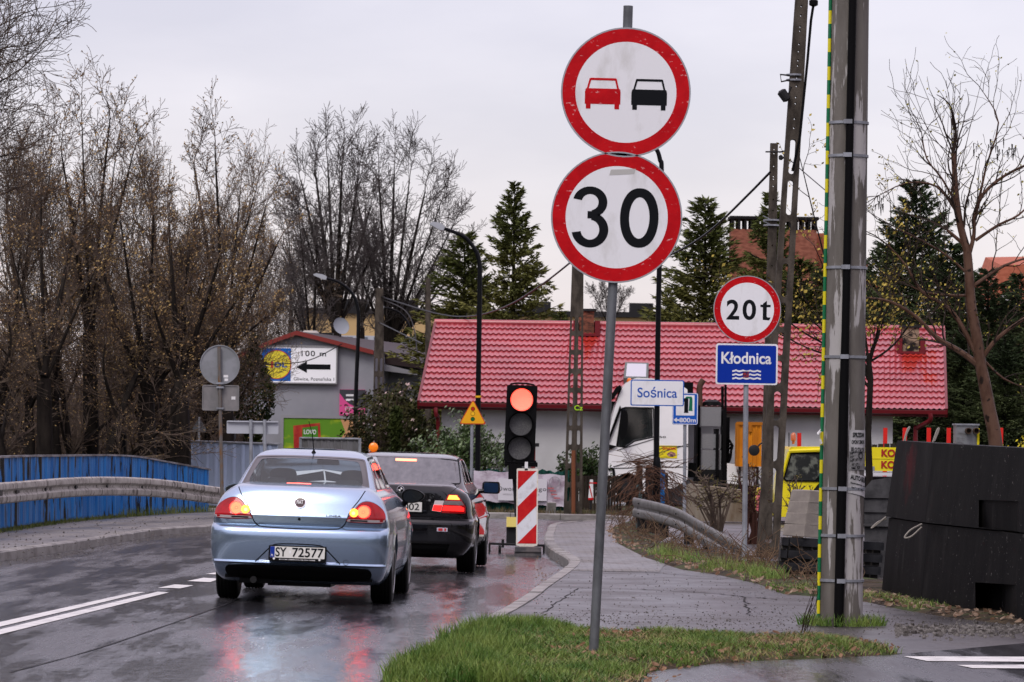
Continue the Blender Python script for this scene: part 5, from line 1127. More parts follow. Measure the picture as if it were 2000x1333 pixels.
mb = MB(); mb.ext(F, [(a*k, c_*k) for a, c_ in ((-4, -5), (17, 7), (17, 1), (63, 1), (63, -9), (17, -9), (17, -16))], .002, .006); mb.build('arrow', M_signblack, bd, fixn=True)
F, t, bd, k, w_, h_ = board('billboard', 'pink and dark grey square advert beside the lamp post on the grey wall', 663, 713, 761, 812, Yb, mat('advert_pink', (.62, .08, .25), .5))
mb = MB(); P = [(-25*k, 25*k), (25*k, 25*k), (25*k, 0)]+[(lerp(25, -25, i/10)*k, (5+18*(i/10)**2.2-6*math.sin(i/10*3.14))*k) for i in range(11)]; mb.ext(F, [(-24.9*k, 25*k), (24.9*k, 25*k), (24.9*k, -10*k), (10*k, -9*k), (-5*k, -3*k), (-15*k, 5*k), (-24.9*k, 18*k)], .001, .006); mb.build('grey_field', mat('advert_dark', (.06, .06, .07), .5), bd, fixn=True)
mb = MB(); mb.ext(F, rrect(15*k, 4*k, .02, -5*k, 14*k), .006, .01); mb.ext(F, rrect(15*k, 4*k, .02, -5*k, 5*k), .006, .01); mb.build('pale_marks', M_white, bd, fixn=True)
mb = MB(); mb.ring(F, circ(5*k, 20, -9*k, -13*k), circ(3.6*k, 20, -9*k, -13*k), .002, .008); mb.ring(F, circ(4*k, 20, 9*k, -14*k), circ(3*k, 20, 9*k, -14*k), .002, .008); mb.ext(F, rrect(24*k, 2.5*k, .02, 0, -10*k), .002, .008); mb.ext(F, rrect(32*k, 1.5*k, .005, -2*k, -22*k), .002, .008); mb.build('scooter_drawing', mat('advert_pale_pink', (.65, .45, .5), .5), bd, fixn=True)
F, t, bd, k, w_, h_ = board('billboard', 'green and orange poster with a red snack box, low on the grey wall', 553, 716, 817, 880, Yb-.4, mat('poster_green', (.10, .24, .02), .5, 0, (.45, .5, .02), (.9, .9, 1.6), lo=.52, hi=.68))
mb = MB(); mb.ring(F, rrect(w_+.14, h_+.14, .01), rrect(w_-.02, h_-.02, .01), -.12, .03); mb.build('frame', mat('board_frame', (0, 0, 0)), t, fixn=True)
mb = MB(); mb.ext(F, [(a*k, c_*k) for a, c_ in ((15, -30), (80, -30), (80, 30), (30, 30), (40, 5))], .001, .005); mb.build('orange_field', mat('poster_orange', (.5, .26, .12), .5, 0, (.55, .32, .16), (1, 1, 1)), bd, fixn=True)
mb = MB(); mb.ext(F, [(a*k, c_*k) for a, c_ in ((-62, 16), (-10, 22), (-6, -30), (-60, -32))], .005, .01); bx = mb.build('red_box', mat('poster_red', (.30, .02, .02), .5, 0, (.45, .08, .03), (2, 2, 2)), bd, fixn=True)
mb = MB(); mb.ext(F, [(a*k, c_*k) for a, c_ in ((-44, 12), (-14, 16), (-13, -6), (-44, -8))], .01, .014); mb.build('green_label', mat('poster_leaf', (.06, .20, .02), .5), bx, fixn=True)
mb = MB(); put_text(mb, F, 'LOVO', -29*k, 4*k, 24*k, 9*k, .017, .02); mb.build('lettering', M_white, bx)
# --- pale apartment block far behind
Y = 260.0; t = thing('apartment_block', 'long flat roofed cream apartment block far behind the bare trees', 'building', (at(950, 900, Y).x, Y, 0))
A = at(590, 612, Y); B = at(1330, 620, Y); mb = MB(); mb.box(A.x, B.x, Y, Y+12, 0, A.z); mb.build('walls', mat('cream_wall', (.48, .34, .17), .8, 0, (.44, .31, .15), (.2, .2, .2)), t)
mb = MB(); mb.box(A.x-.2, B.x+.2, Y-.3, Y+12.3, A.z+.01, A.z+.35); mb.build('roof', M_dark, t)
for px in (672, 770, 1030, 1230): a = at(px, 606, Y+2); mb = MB(); mb.box(a.x, a.x+1.5, Y+2, Y+4, A.z+.36, A.z+1.0); mb.build('roof_vent', M_dark, t)
mb = MB()
pz = lambda py: at(700, py, Y).z
for row in range(4):
    z1, z0 = pz(656+row*52), pz(682+row*52)
    mb = MB(); mb.box(A.x+.3, B.x-.3, Y-.06, Y-.01, z0, z1); bandw = mb.build('window_band', mat('window_band_pale', (.36, .38, .42), .5), t)
    for i in range(24):
        x = lerp(A.x+.8, B.x-1.5, i/23); mb = MB(); mb.box(x, x+.55, Y-.10, Y-.07, z0+.15, z1-.08); mb.build('pane', mat('dim_pane', (.12, .14, .17), .2), bandw)
# --- brick stack with crenellated top, and orange roofs at the right
Y = 142.0; k = Y/F_PX; M_br2 = mat('red_brick', (.26, .10, .065), .85, 0, (.17, .06, .04), (4, 4, 12), lo=.4, hi=.6, bump=.4, bscale=20)
t = thing('brick_building', 'old red brick building with a wide chimney stack behind the spruces', 'building', (at(1520, 900, Y).x, Y, 0))
a = at(1429, 422, Y); c = at(1596, 422, Y); mb = MB(); mb.box(a.x, c.x, Y, Y+1.5, 2, a.z-.45); st = mb.build('chimney_stack', M_br2, t)
mb = MB(); mb.box(a.x-.06, c.x+.06, Y-.06, Y+1.56, a.z-.1, a.z); 
for i in range(14): x = lerp(a.x, c.x-.09, i/13); mb.box(x, x+.09, Y-.03, Y+.2, a.z-.45, a.z-.1); mb.box(x, x+.09, Y+1.3, Y+1.53, a.z-.45, a.z-.1)
mb.build('stack_crown', mat('soot_black', (.02, .018, .018), .8), st)
mb = MB(); P = [at(1400, 700, Y+2), at(1430, 560, Y+2), at(1470, 500, Y+2), at(1560, 456, Y+2), at(1660, 456, Y+2), at(1720, 560, Y+2), at(1720, 700, Y+2)]; mb.hexa([tuple(p) for p in P], [tuple(p+Vector((0, 8, 0))) for p in P]); mb.build('roof', mat('orange_tile', (.40, .13, .075), .7, 0, (.30, .09, .05), (3, 3, 9)), t, fixn=True)
mb = MB(); P = [at(1380, 900, Y+1.9), at(1400, 640, Y+1.9), at(1700, 640, Y+1.9), at(1700, 900, Y+1.9)]; mb.hexa([tuple(p) for p in P], [tuple(p+Vector((0, 7, 0))) for p in P]); mb.build('wall', M_br2, t, fixn=True)
Y = 150.0; t = thing('house', 'house with an orange tiled roof and white gable at the right edge behind the trees', 'house', (at(1990, 900, Y).x, Y, 0))
mb = MB(); P = [at(1925, 600, Y), at(1955, 518, Y), at(2080, 516, Y), at(2110, 600, Y)]; mb.hexa([tuple(p) for p in P], [tuple(p+Vector((0, 5, .5))) for p in P]); mb.build('roof', mat('orange_tile', (0, 0, 0)), t, fixn=True)
mb = MB(); P = [at(1930, 900, Y+.2), at(1930, 601, Y+.2), at(2100, 601, Y+.2), at(2100, 900, Y+.2)]; mb.hexa([tuple(p) for p in P], [tuple(p+Vector((0, 5, 0))) for p in P]); mb.build('wall', M_br2, t, fixn=True)
mb = MB(); P = [at(1955, 592, Y-.3), at(1955, 578, Y-.3), at(1968, 570, Y-.3), at(1980, 578, Y-.3), at(1980, 592, Y-.3)]; mb.hexa([tuple(p) for p in P], [tuple(p+Vector((0, .3, 0))) for p in P]); mb.build('dormer', M_white, t, fixn=True)
# small red/white kiosk far left between trunks
Y = 128.0; t = thing('kiosk', 'low white kiosk with red trimmed sign seen between the left tree trunks', 'kiosk', (at(370, 900, Y).x, Y, 0))
mb = MB(); a = at(255, 842, Y); c = at(450, 842, Y); mb.box(a.x, c.x, Y, Y+4, 0, a.z); mb.build('wall', mat('kiosk_grey', (.20, .20, .21), .6), t)
mb = MB(); mb.box(a.x-.1, c.x+.1, Y-.1, Y+4.1, a.z+.01, a.z+.1); mb.build('roof_edge', mat('kiosk_pale', (.5, .52, .58), .5), t)
F = frame(at(345, 815, Y)); k = Y/F_PX; mb = MB(); mb.ext(F, rrect(60*k, 40*k, .1), -.1, 0); sg_ = mb.build('roof_sign', mat('kiosk_sign', (.5, .47, .44), .5), t, fixn=True); mb = MB(); mb.ring(F, rrect(64*k, 44*k, .15), rrect(56*k, 36*k, .12), .0, .03); mb.build('red_border', mat('kiosk_red', (.35, .02, .02), .5), sg_, fixn=True)
mb = MB(); P = [at(390, 838, Y), at(450, 838, Y), at(450, 802, Y), at(400, 802, Y)]; mb.hexa([tuple(p) for p in P], [tuple(p+Vector((0, 1, 0))) for p in P]); mb.build('upper_wall', mat('kiosk_cream', (.42, .38, .33), .6), t, fixn=True)
# ================================================================== RIGHT: POLES, LORRIES, CONCRETE, GUARDRAIL
M_conc = mat('weathered_concrete_pole', (.095, .087, .076), .6, 0, (.145, .135, .12), (6, 6, 1.2), lo=.38, hi=.62, col3=(.36, .35, .34), sc3=(7, 7, .8), lo3=.55, hi3=.57, bump=.5, bscale=60, bdist=.004)
Y = 34.3; b = Vector((at(1642, 1240, Y).x, Y, .05)); t = thing('utility_pole', 'thick grey concrete pole with a black cable, steel bands and torn posters', 'utility pole', b)
top = at(1661.5, -60, Y); top = b+(top-b)*2.3
mb = MB(); mb.lathe(b-Vector((0, 0, .4)), top-b, [(0, .185), ((top-b).length*.25, .170), ((top-b).length, .125)], 18)
mb.build('pole', M_conc, t, smooth=True)
ax = (top-b).normalized(); def_r = lambda z: lerp(.1845, .125, min(1, (z-b.z)/(top.z-b.z)))*.985+.0
def onp(z, ang, extra=0):
    c = b+ax*((z-b.z)/ax.z); r_ = def_r(z)+extra; return Vector((c.x+r_*math.sin(ang), c.y-r_*math.cos(ang), z))
cbl = MB(); cbl.tube([onp(lerp(.05, top.z-.3, i/20), math.radians(lerp(-10, 4, min(1, i/10))), .028) for i in range(21)], [.042 if i < 4 else .034 for i in range(21)], 10); cbl.build('cable', M_black, t, smooth=True)
def band_z(py): return at(1640, py, Y-.17).z
for py in (238, 303, 522, 697, 955, 1047, 1135, -20):
    z = band_z(py); c = b+ax*((z-b.z)/ax.z); r_ = def_r(z); mb = MB(); mb.lathe((c.x, c.y, z), ax, [(-.012, r_+.004), (-.011, r_+.010), (.011, r_+.010), (.012, r_+.004)], 24)
    o = mb.build('steel_band', M_galv, t, smooth=True); p_ = onp(z, -.1, .05); mb = MB(); mb.box(p_.x-.035, p_.x+.035, p_.y-.02, p_.y+.03, z-.018, z+.018); mb.build('band_buckle', M_galv, o)
m = bpy.data.materials.new('yellow_green_strip'); m.use_nodes = True; tt = m.node_tree; pp = tt.nodes['Principled BSDF']; tcn = tt.nodes.new('ShaderNodeTexCoord'); sx = tt.nodes.new('ShaderNodeSeparateXYZ'); tt.links.new(tcn.outputs['Object'], sx.inputs[0])
m1 = tt.nodes.new('ShaderNodeMath'); m1.operation = 'MULTIPLY'; m1.inputs[1].default_value = 1/.235; m2 = tt.nodes.new('ShaderNodeMath'); m2.operation = 'FRACT'; m3 = tt.nodes.new('ShaderNodeMath'); m3.operation = 'GREATER_THAN'; m3.inputs[1].default_value = .52
tt.links.new(sx.outputs[2], m1.inputs[0]); tt.links.new(m1.outputs[0], m2.inputs[0]); tt.links.new(m2.outputs[0], m3.inputs[0]); mx = tt.nodes.new('ShaderNodeMix'); mx.data_type = 'RGBA'; mx.inputs[6].default_value = (.0, .13, .045, 1); mx.inputs[7].default_value = (.62, .55, .01, 1); tt.links.new(m3.outputs[0], mx.inputs[0]); tt.links.new(mx.outputs[2], pp.inputs['Base Color']); pp.inputs['Roughness'].default_value = .4
mb = MB(); mb.tube([onp(lerp(.05, top.z-.3, i/16), math.radians(-82), .012) for i in range(17)], .015, 8); mb.build('striped_earth_strip', m, t)
M_paper = mat('poster_paper', (.42, .42, .42), .6, 0, (.30, .30, .30), (12, 12, 12), lo=.45, hi=.6)
def poster(py0, py1, a0, a1, skew, lines, label):
    zt, zb_ = band_z(py0), band_z(py1); mb = MB(); n = 8
    S = lambda u, v, e=.006: tuple(onp(lerp(zb_, zt, v)+skew*u, math.radians(lerp(a0, a1, u)), e))
    mb.add([S(i/n, v) for i in range(n+1) for v in (0, 1)], [(2*i, 2*i+2, 2*i+3, 2*i+1) for i in range(n)]); o = mb.build('poster', M_paper, t)
    for (s_, cu, cv, wu, hv) in lines:
        V, FS = text2d(s_, .03); x0, x1 = min(v[0] for v in V), max(v[0] for v in V); y0, y1 = min(v[1] for v in V), max(v[1] for v in V)
        mb = MB(); mb.add([S(cu+((a-x0)/(x1-x0)-.5)*wu, cv+((b_-y0)/(y1-y0)-.5)*hv, .009) for a, b_ in V], FS); mb.build('poster_lettering', M_signblack, o)
poster(840, 918, 10, 80, 0, [('SPRZEDAM', .45, .88, .62, .12), ('OPONY ZIMOWE', .45, .70, .70, .10), ('FELGI STALOWE', .45, .50, .74, .13), ('14"  15"', .25, .26, .25, .07), ('16"  17"', .25, .14, .25, .07)], 'a')
poster(882, 918, 10, 80, 0, [('14"', .12, .9, .12, .14), ('15"', .12, .7, .12, .14), ('16"', .12, .5, .12, .14), ('tel. 57', .3, .12, .4, .16)], 'a2')
poster(922, 962, 8, 85, -.045, [('AUTO-SKUP', .50, .80, .82, .24), ('kasujemy auta', .50, .5, .8, .10), ('tel. auto', .42, .30, .6, .10)], 'b')
# sun drawing on the poster
mb = MB(); zc = band_z(890)
for i in range(20):
    a = 2*math.pi*i/20; S = lambda rr, da: tuple(onp(zc+rr*math.sin(a+da), math.radians(48)+rr*math.cos(a+da)/.18, .009)); mb.add([S(.026, -.1), S(.042, 0), S(.026, .1)], [(0, 1, 2)])
S2_ = lambda rr, a: tuple(onp(zc+rr*math.sin(a), math.radians(48)+rr*math.cos(a)/.18, .009)); mb.add([S2_(.026, 2*math.pi*i/20) for i in range(20)]+[S2_(.020, 2*math.pi*i/20) for i in range(20)], [(i, (i+1) % 20, 20+(i+1) % 20, 20+i) for i in range(20)]); mb.build('sun_drawing', M_signblack, t)
mb = MB(); mb.tube([onp(band_z(844), math.radians(-80), .02), at(1598, 847, Y-.1), at(1603, 838, Y-.1)], [.004, .012, .001], 5); mb.tube([onp(band_z(865), math.radians(-80), .02), at(1604, 866, Y-.1), at(1601, 858, Y-.1)], .010, 5); mb.build('torn_scraps', M_white, t)
# --- lattice concrete poles
M_lat = mat('sooty_concrete_pole', (.05, .042, .034), .8, 0, (.085, .072, .058), (7, 7, 3), lo=.4, hi=.62, bump=.8, bscale=30, bdist=.008)
def lattice(label, axis, W, dep, holes, cols=1, step=.06, ext=None, hw=.42):
    """axis: bottom and top points; W(z) width; holes: [(z0,z1,half width)] in metres up the pole"""
    b0_, t0 = axis; t = thing('utility_pole', label, 'utility pole', (b0_.x, b0_.y, 0)); L_ = t0.z-b0_.z
    zs = set([b0_.z, t0.z])
    for z0, z1, h in holes:
        rr = h
        for i in range(7): q = math.pi/2*i/6; zs.add(round(z0+rr*(1-math.cos(q)), 4)); zs.add(round(z1-rr*(1-math.cos(q)), 4))
        zs.add(z0-.0005); zs.add(z1+.0005)
    zs = sorted(z for z in zs if b0_.z <= z <= t0.z)
    def hh(z):
        for z0, z1, h in holes:
            if z0 <= z <= z1:
                d = min(z-z0, z1-z, h); return math.sqrt(max(0, h*h-(h-d)**2))
        return 0
    mb = MB(); c_ = lambda z: b0_.lerp(t0, (z-b0_.z)/L_)
    for a, d in zip(zs, zs[1:]):
        wa, wd_ = W(a), W(d); ha, hd_ = hh(a), hh(d)
        if hh((a+d)/2) == 0: ha = hd_ = 0
        ca, cd = c_(a), c_(d)
        def edges(w, h):
            if cols == 1: return [(-w/2, -h), (h, w/2)]
            q = w/4; return [(-w/2, -q-h), (-q+h, q-h), (q+h, w/2)]
        if ha == hd_ == 0: E1, E2 = [(-wa/2, wa/2)], [(-wd_/2, wd_/2)]
        else: E1, E2 = edges(wa, ha), edges(wd_, hd_)
        for (l1, r1), (l2, r2) in zip(E1, E2):
            yo = ca.y
            mb.add([(ca.x+l1, yo, a), (ca.x+r1, yo, a), (ca.x+r1, yo+dep, a), (ca.x+l1, yo+dep, a), (cd.x+l2, yo, d), (cd.x+r2, yo, d), (cd.x+r2, yo+dep, d), (cd.x+l2, yo+dep, d)],
                   [(0, 1, 5, 4), (1, 2, 6, 5), (2, 3, 7, 6), (3, 0, 4, 7)])
            if cols == 1 or True:
                pass
        if (hh((a+d)/2) == 0) or True:
            mb.add([(ca.x-wa/2, ca.y, d), (ca.x+wa/2, ca.y, d), (ca.x+wa/2, ca.y+dep, d), (ca.x-wa/2, ca.y+dep, d)], [(0, 1, 2, 3)] if d == zs[-1] else [])
    mb.build('pole', M_lat, t); return t
Y = 54.0; A = at(1499, 1110, Y); A.z = 0; B = at(1573, -110, Y); zz = lambda py: at(1530, py, Y).z
hs = []
for p0, p1 in ((340, 272), (420, 352), (505, 433), (580, 515), (640, 592), (695, 650), (750, 705), (822, 765), (902, 832), (985, 915), (1062, 1000)):
    hs.append((zz(p0-0), zz(p1), .038+.012*(p0 > 800)))
for py in (250, 232, 202, 190, 168, 152, 128, 118, 100, 86, 60, 52, 30, 12): hs.append((zz(py+2), zz(py-2.2), .011))
hs.sort()
lattice('dark leaning concrete lattice pole with slots, rising beside the 20t sign', (A, B), lambda z: lerp(.30, .145, min(1, z/8.6)), .16, hs)
poleA = ORG['utility_pole.001'] if 'utility_pole.001' in ORG else None
t = bpy.data.objects.get('utility_pole.001')
mb = MB()
for py in (146, 156): c = at(1553, py, Y); mb.lathe((c.x, c.y+.08, c.z), (0, 0, 1), [(-.012, .115), (.012, .115)], 16)
mb.build('steel_bands', M_galv, t)
mb = MB(); mb.tube([at(1545, 148, Y), at(1524, 146, Y), at(1526, 160, Y), at(1545, 156, Y)], .012, 6); c = at(1532, 168, Y-.05); mb.lathe(c-Vector((.05, 0, .06)), (.5, 0, -.7), [(0, .03), (.02, .065), (.15, .06), (.17, .02)], 12)
mb.tube([at(1522, 178, Y), at(1527, 186, Y), at(1540, 184, Y), at(1545, 170, Y)], .012, 6); mb.build('junction_box', M_dark, t)
mb = MB(); mb.tube([at(1590, 2, Y-.2), at(1584, 40, Y-.2), at(1577, 120, Y-.1), at(1569, 200, Y-.1), at(1562, 270, Y-.1), at(1548, 335, Y-.05)], .018, 6); mb.lathe(at(1589, 6, Y-.2), (0, 0, 1), [(-.05, .02), (-.03, .06), (.03, .06), (.05, .02)], 10); mb.build('hanging_cable', M_black, t, smooth=True)
Y = 63.0; A = at(1496, 1060, Y); A.z = 0; B = at(1512.5, 280, Y); zz = lambda py: at(1510, py, Y).z
lattice('dark narrow concrete pole with drilled holes standing behind the leaning lattice pole', (A, B), lambda z: lerp(.19, .115, min(1, z/6)), .14, sorted([(zz(py+1.6), zz(py-1.6), .011) for py in (292, 300, 325, 345, 350, 364, 390, 412, 440, 480, 520)]))
t = bpy.data.objects['utility_pole.002']
mb = MB(); mb.tube([at(1495, 297, Y-.05), at(1530, 297, Y-.05)], .012, 6); mb.tube(catmull([at(1522, 298, Y-.1), at(1532, 296, Y-.1), at(1532, 306, Y-.1), at(1526, 312, Y-.1)], 4), .012, 6); mb.lathe(at(1525, 308, Y-.1), (0, 0, 1), [(-.04, .02), (-.02, .035), (.02, .035), (.04, .01)], 10); mb.build('wire_bracket', M_dark, t)
mb = MB()
for py in (430, 440): c = at(1507, py, Y); mb.lathe((c.x, c.y+.07, c.z), (0, 0, 1), [(-.012, .12), (.012, .12)], 14); mb.tube([c, at(1490, py-8, Y)], .008, 5)
mb.build('steel_bands', M_galv, t)
Y = 80.5; A = at(1119, 1000, Y); A.z = 0; B = at(1129, 500, Y); zz = lambda py: at(1125, py, Y).z
lattice('twin concrete lattice pole in front of the red roof, crossed by the tall sign post', (A, B), lambda z: lerp(.37, .22, min(1, z/5.2)), .16, sorted([(zz(p), zz(p-28), .030) for p in range(980, 620, -37)]), cols=2)
mb = MB(); mb.tube([at(1120, 1008, Y-.1), at(1120, 880, Y-.1)], .04, 8); mb.build('rusty_pipe', mat('rust_pipe', (.16, .06, .03), .8), bpy.data.objects['utility_pole.003'], smooth=True)
mb = MB(); put_text(mb, frame(at(1130, 797, Y-.02)), 'Cz', 0, 0, .17, .10, .0, .02); mb.build('paint_scrawl', mat('lime_paint', (.35, .6, .02), .5), bpy.data.objects['utility_pole.003'])
Y = 112.0; A = at(738, 960, Y); A.z = 0; B = at(741, 563, Y); zz = lambda py: at(740, py, Y).z
lattice('distant concrete lattice pole standing in front of the big bare trees', (A, B), lambda z: lerp(.36, .20, min(1, z/6)), .18, sorted([(zz(p), zz(p-26), .034) for p in range(870, 690, -36)]), cols=2)
Y = 112.0; A = at(836, 960, Y); A.z = 0; B = at(836, 544, Y)
lattice('distant plain concrete pole just left of the red roof corner', (A, B), lambda z: lerp(.2, .13, min(1, z/6)), .16, [])
# --- wires
def wire(P, r_, label, k=10):
    mb = MB(); Q = catmull(P, k); mb.tube(Q, r_, 5); o = mb.build('overhead_wire', M_black, None, org=Q[len(Q)//2]); tag(o, label, 'wire')
wire([at(1505, 336, 63), at(1430, 412, 66), at(1310, 505, 70), at(1200, 545, 74), at(1115, 512, 78)], .016, 'thick black wire sagging from the narrow pole behind the 30 sign', 8) if False else None
wire([at(1505, 336, 63), at(1460, 382, 64.5), at(1400, 440, 67), at(1350, 477, 69), at(1292, 506, 71), at(1240, 522, 73)], .02, 'thick black cable dropping left from the narrow drilled pole to behind the 30 sign')
wire([at(1118, 510, 80), at(1060, 555, 85), at(990, 598, 92), at(920, 618, 98), at(850, 612, 104), at(745, 580, 112)], .02, 'black cable sagging across the dark spruces left of the 30 sign')
wire([at(745, 585, 112), at(790, 606, 108), at(808, 640, 106), at(815, 690, 104)], .015, 'thin wire hanging beside the distant lattice pole')
wire([at(826, 672, 98), at(740, 630, 112)], .015, 'pale short wire from the roof corner to the distant lattice pole', 4)
wire([at(1528, 300, 63), at(1580, 345, 60), at(1612, 372, 58)], .008, 'thin wire running right from the narrow drilled pole', 4)
wire([at(668, 672, 119), at(600, 705, 118), at(515, 713, 118)], .015, 'thin wire crossing the white billboard', 6)
# --- white lorry
Y = 92.0; k = Y/F_PX; bx = at(1265, 1000, Y).x; t = thing('lorry', 'white crane lorry seen from the side with a yellow sticker on its cab', 'lorry', (bx, Y, 0))
M_lw = mat('lorry_white', (.80, .80, .80), .3, 0, (.74, .74, .74), (1, 1, 2), coat=.4)
q = lambda px, py, y=Y: at(px, py, y)
prof = smooth_poly([(1186, 968), (1186, 872), (1193, 825), (1205, 782), (1217, 754), (1232, 742), (1250, 737), (1342, 748), (1344, 800), (1344, 905), (1342, 948), (1250, 966)], 1)
mb = MB(); mb.hexa([tuple(q(a, b_)) for a, b_ in prof], [tuple(q(a, b_)+Vector((0, 2.3, 0))) for a, b_ in prof]); cab = mb.build('cab', M_lw, t, fixn=True)
P = [(1206, 871), (1216, 800), (1222, 798), (1275, 799), (1276, 853), (1240, 860), (1222, 872)]
mb = MB(); mb.hexa([tuple(q(a, b_, Y-.2)) for a, b_ in P], [tuple(q(a, b_, Y-.2)+Vector((0, 1.9, 0))) for a, b_ in P]); bool_cut(cab, [mb.build('cut', M_black, None, fixn=True)]); cab.data.materials.clear(); cab.data.materials.append(M_lw)
mb = MB(); ci_ = [q(1268, 862, Y+.12), q(1212, 862, Y+.12)]; mb.box(ci_[1].x, ci_[0].x+.12, Y+.3, Y+1.65, ci_[0].z-.3, ci_[0].z+.02); c_ = q(1272, 815, Y+.5); mb.box(c_.x-.06, c_.x+.05, Y+.3, Y+1.0, c_.z-.5, c_.z+.1); mb.box(q(1206, 0).x, q(1280, 0).x, Y+1.64, Y+1.66, ci_[0].z-.3, c_.z+.35); mb.build('cab_interior', mat('cab_interior_dark', (.03, .035, .035), .8), t)
mb = MB(); mb.hexa([tuple(q(a, b_, Y+.01)) for a, b_ in P], [tuple(q(a, b_, Y+.02)) for a, b_ in P]); sw = mb.build('side_window', glassmat('cab_glass', (.55, .6, .6), .04, .03, .02), t, fixn=True)
mb = MB(); P = [(1188, 868), (1214, 800), (1211, 792), (1190, 850), (1184, 878), (1190, 880), (1205, 872)]; mb.hexa([tuple(q(a, b_, Y-.02)) for a, b_ in P], [tuple(q(a, b_, Y-.05)) for a, b_ in P]); mb.build('dark_pillar', M_black, t, fixn=True)
mb = MB(); P = [(1193, 783), (1199, 779), (1214, 757), (1211, 752), (1203, 757), (1195, 770)]; mb.hexa([tuple(q(a, b_, Y-.1)) for a, b_ in P], [tuple(q(a, b_, Y+2.2)) for a, b_ in P]); mb.build('sun_visor', M_black, t, fixn=True)
mb = MB(); P = smooth_poly([(1210, 858), (1212, 812), (1217, 800), (1226, 803), (1227, 830), (1222, 852), (1214, 862)], 1); mb.hexa([tuple(q(a, b_, Y-.12)) for a, b_ in P], [tuple(q(a, b_, Y-.3)) for a, b_ in P]); mb.build('wing_mirror', M_black, t, fixn=True)
mb = MB()
for P in ([(1277, 798), (1278, 955)], [(1198, 912), (1344, 868)], [(1278, 872), (1344, 872)], [(1192, 915), (1342, 912)], [(1205, 880), (1277, 858)]):
    a, b_ = q(*P[0], Y-.003), q(*P[1], Y-.003); mb.tube([a, b_], .012, 4)
mb.build('panel_lines', mat('panel_line_grey', (.06, .06, .06), .6), t)
mb = MB(); W4 = [(1203, 873), (1214, 797), (1222, 795), (1277, 796), (1278, 855), (1240, 863), (1222, 875)]; W5 = [(1206, 871), (1216, 800), (1222, 798), (1275, 799), (1276, 853), (1240, 860), (1222, 872)]; n = 7; mb.add([tuple(q(a, b_, Y-.006)) for a, b_ in W4+W5], [(i, (i+1) % n, n+(i+1) % n, n+i) for i in range(n)]); mb.build('window_seal', M_black, t)
mb = MB(); mb.tube([q(1283, 905, Y-.02), q(1296, 903, Y-.02)], .02, 6); mb.build('door_handle', M_black, t)
mb = MB(); mb.tube(catmull([q(1188, 918, Y-.02), q(1196, 916, Y-.02), q(1199, 925, Y-.02), q(1199, 962, Y-.02)], 4), .03, 6); mb.build('step_trim', M_black, t)
mb = MB(); P = [(1186, 990), (1186, 967), (1260, 967), (1262, 992)]; mb.hexa([tuple(q(a, b_, Y+.02)) for a, b_ in P], [tuple(q(a, b_, Y+2.2)) for a, b_ in P]); mb.build('lower_bumper', mat('bumper_grey', (.10, .11, .12), .5), t, fixn=True)
mb = MB(); mb.tube([q(1196, 985, Y-.02), q(1222, 985, Y-.02)], .05, 8); mb.build('step', mat('step_pale', (.4, .42, .45), .4), t)
F = frame(q(1305, 883, Y-.005)); mb = MB(); mb.ext(F, rrect(35*k, 25*k, .01), 0, .004); stc = mb.build('yellow_sticker', mat('sticker_yellow', (.72, .60, .02), .5), t, fixn=True)
mb = MB(); put_text(mb, F, 'Smurant', 2*k, 7.5*k, 26*k, 7*k, .008, .03); mb.build('lettering', mat('sticker_print_red', (.45, .03, .02), .5), stc)
mb = MB(); mb.ext(F, [(x*k, z*k) for x, z in ((-3, -4), (5, 1), (14, -2), (15, -7), (8, -10), (0, -8))], .004, .008); mb.build('picture', mat('sticker_picture', (.10, .05, .07), .5, 0, (.45, .25, .18), (20, 20, 20), lo=.45, hi=.55), stc, fixn=True)
F = frame(q(1300, 854, Y-.005)); mb = MB(); put_text(mb, F, '50', -6*k, 0, 13*k, 3.5*k, .004, .01); mb.build('cab_lettering', M_dark, t)
mb = MB(); mb.lathe(q(1229, 748, Y+.3), (0, 0, 1), [(0, .05), (.02, .06), (.08, .055), (.11, .02)], 12); mb.build('beacon', mat('beacon_orange', (.7, .16, .01), .3, coat=1), t, smooth=True)
mb = MB(); a = q(1335, 747, Y+.4); c = q(1353, 800, Y+.4); mb.box(a.x, c.x, Y+.3, Y+2, c.z, a.z); mb.build('cab_rear_wall', M_black, t)
mb = MB(); mb.tube(catmull([q(1367, 800, Y+.5), q(1366, 765, Y+.5), q(1368, 752, Y+.5), q(1374, 742, Y+.5)], 4), .07, 10); mb.build('exhaust_pipe', mat('rusty_exhaust', (.09, .05, .035), .6), t, smooth=True)
M_perf = mat('perforated_sheet', (.24, .245, .25), .5, .3, (.16, .165, .17), (60, 60, 60))
for p0, p1 in ((795, 833), (848, 876), (879, 918)): mb = MB(); a = q(1366, p0); c = q(1408, p1); mb.box(a.x, c.x, Y-.0, Y+1.6, c.z, a.z); mb.build('side_cabinet', M_perf, t)
mb = MB()
for px, p0, p1 in ((1363, 835, 930), (1398, 838, 930), (1360, 792, 960), (1412, 800, 950)): a = q(px, p0); c = q(px+5, p1); mb.box(a.x, c.x, Y-.06, Y+1.0, c.z, a.z)
a = q(1348, 905); c = q(1480, 935); mb.box(a.x, c.x, Y+.2, Y+1.8, c.z, a.z); mb.build('chassis_frame', M_black, t)
mb = MB(); a = q(1408, 700, Y+1); c = q(1419, 930, Y+1); mb.tube([q(1411, 755, Y+1), q(1411, 925, Y+1)], .035, 6); mb.tube([q(1417, 752, Y+1), q(1417, 925, Y+1)], .03, 6); a = q(1410, 815, Y+.8); c = q(1424, 930, Y+.8); mb.box(a.x, c.x, Y+.8, Y+1.3, c.z, a.z); mb.build('crane_column', M_black, t)
mb = MB()
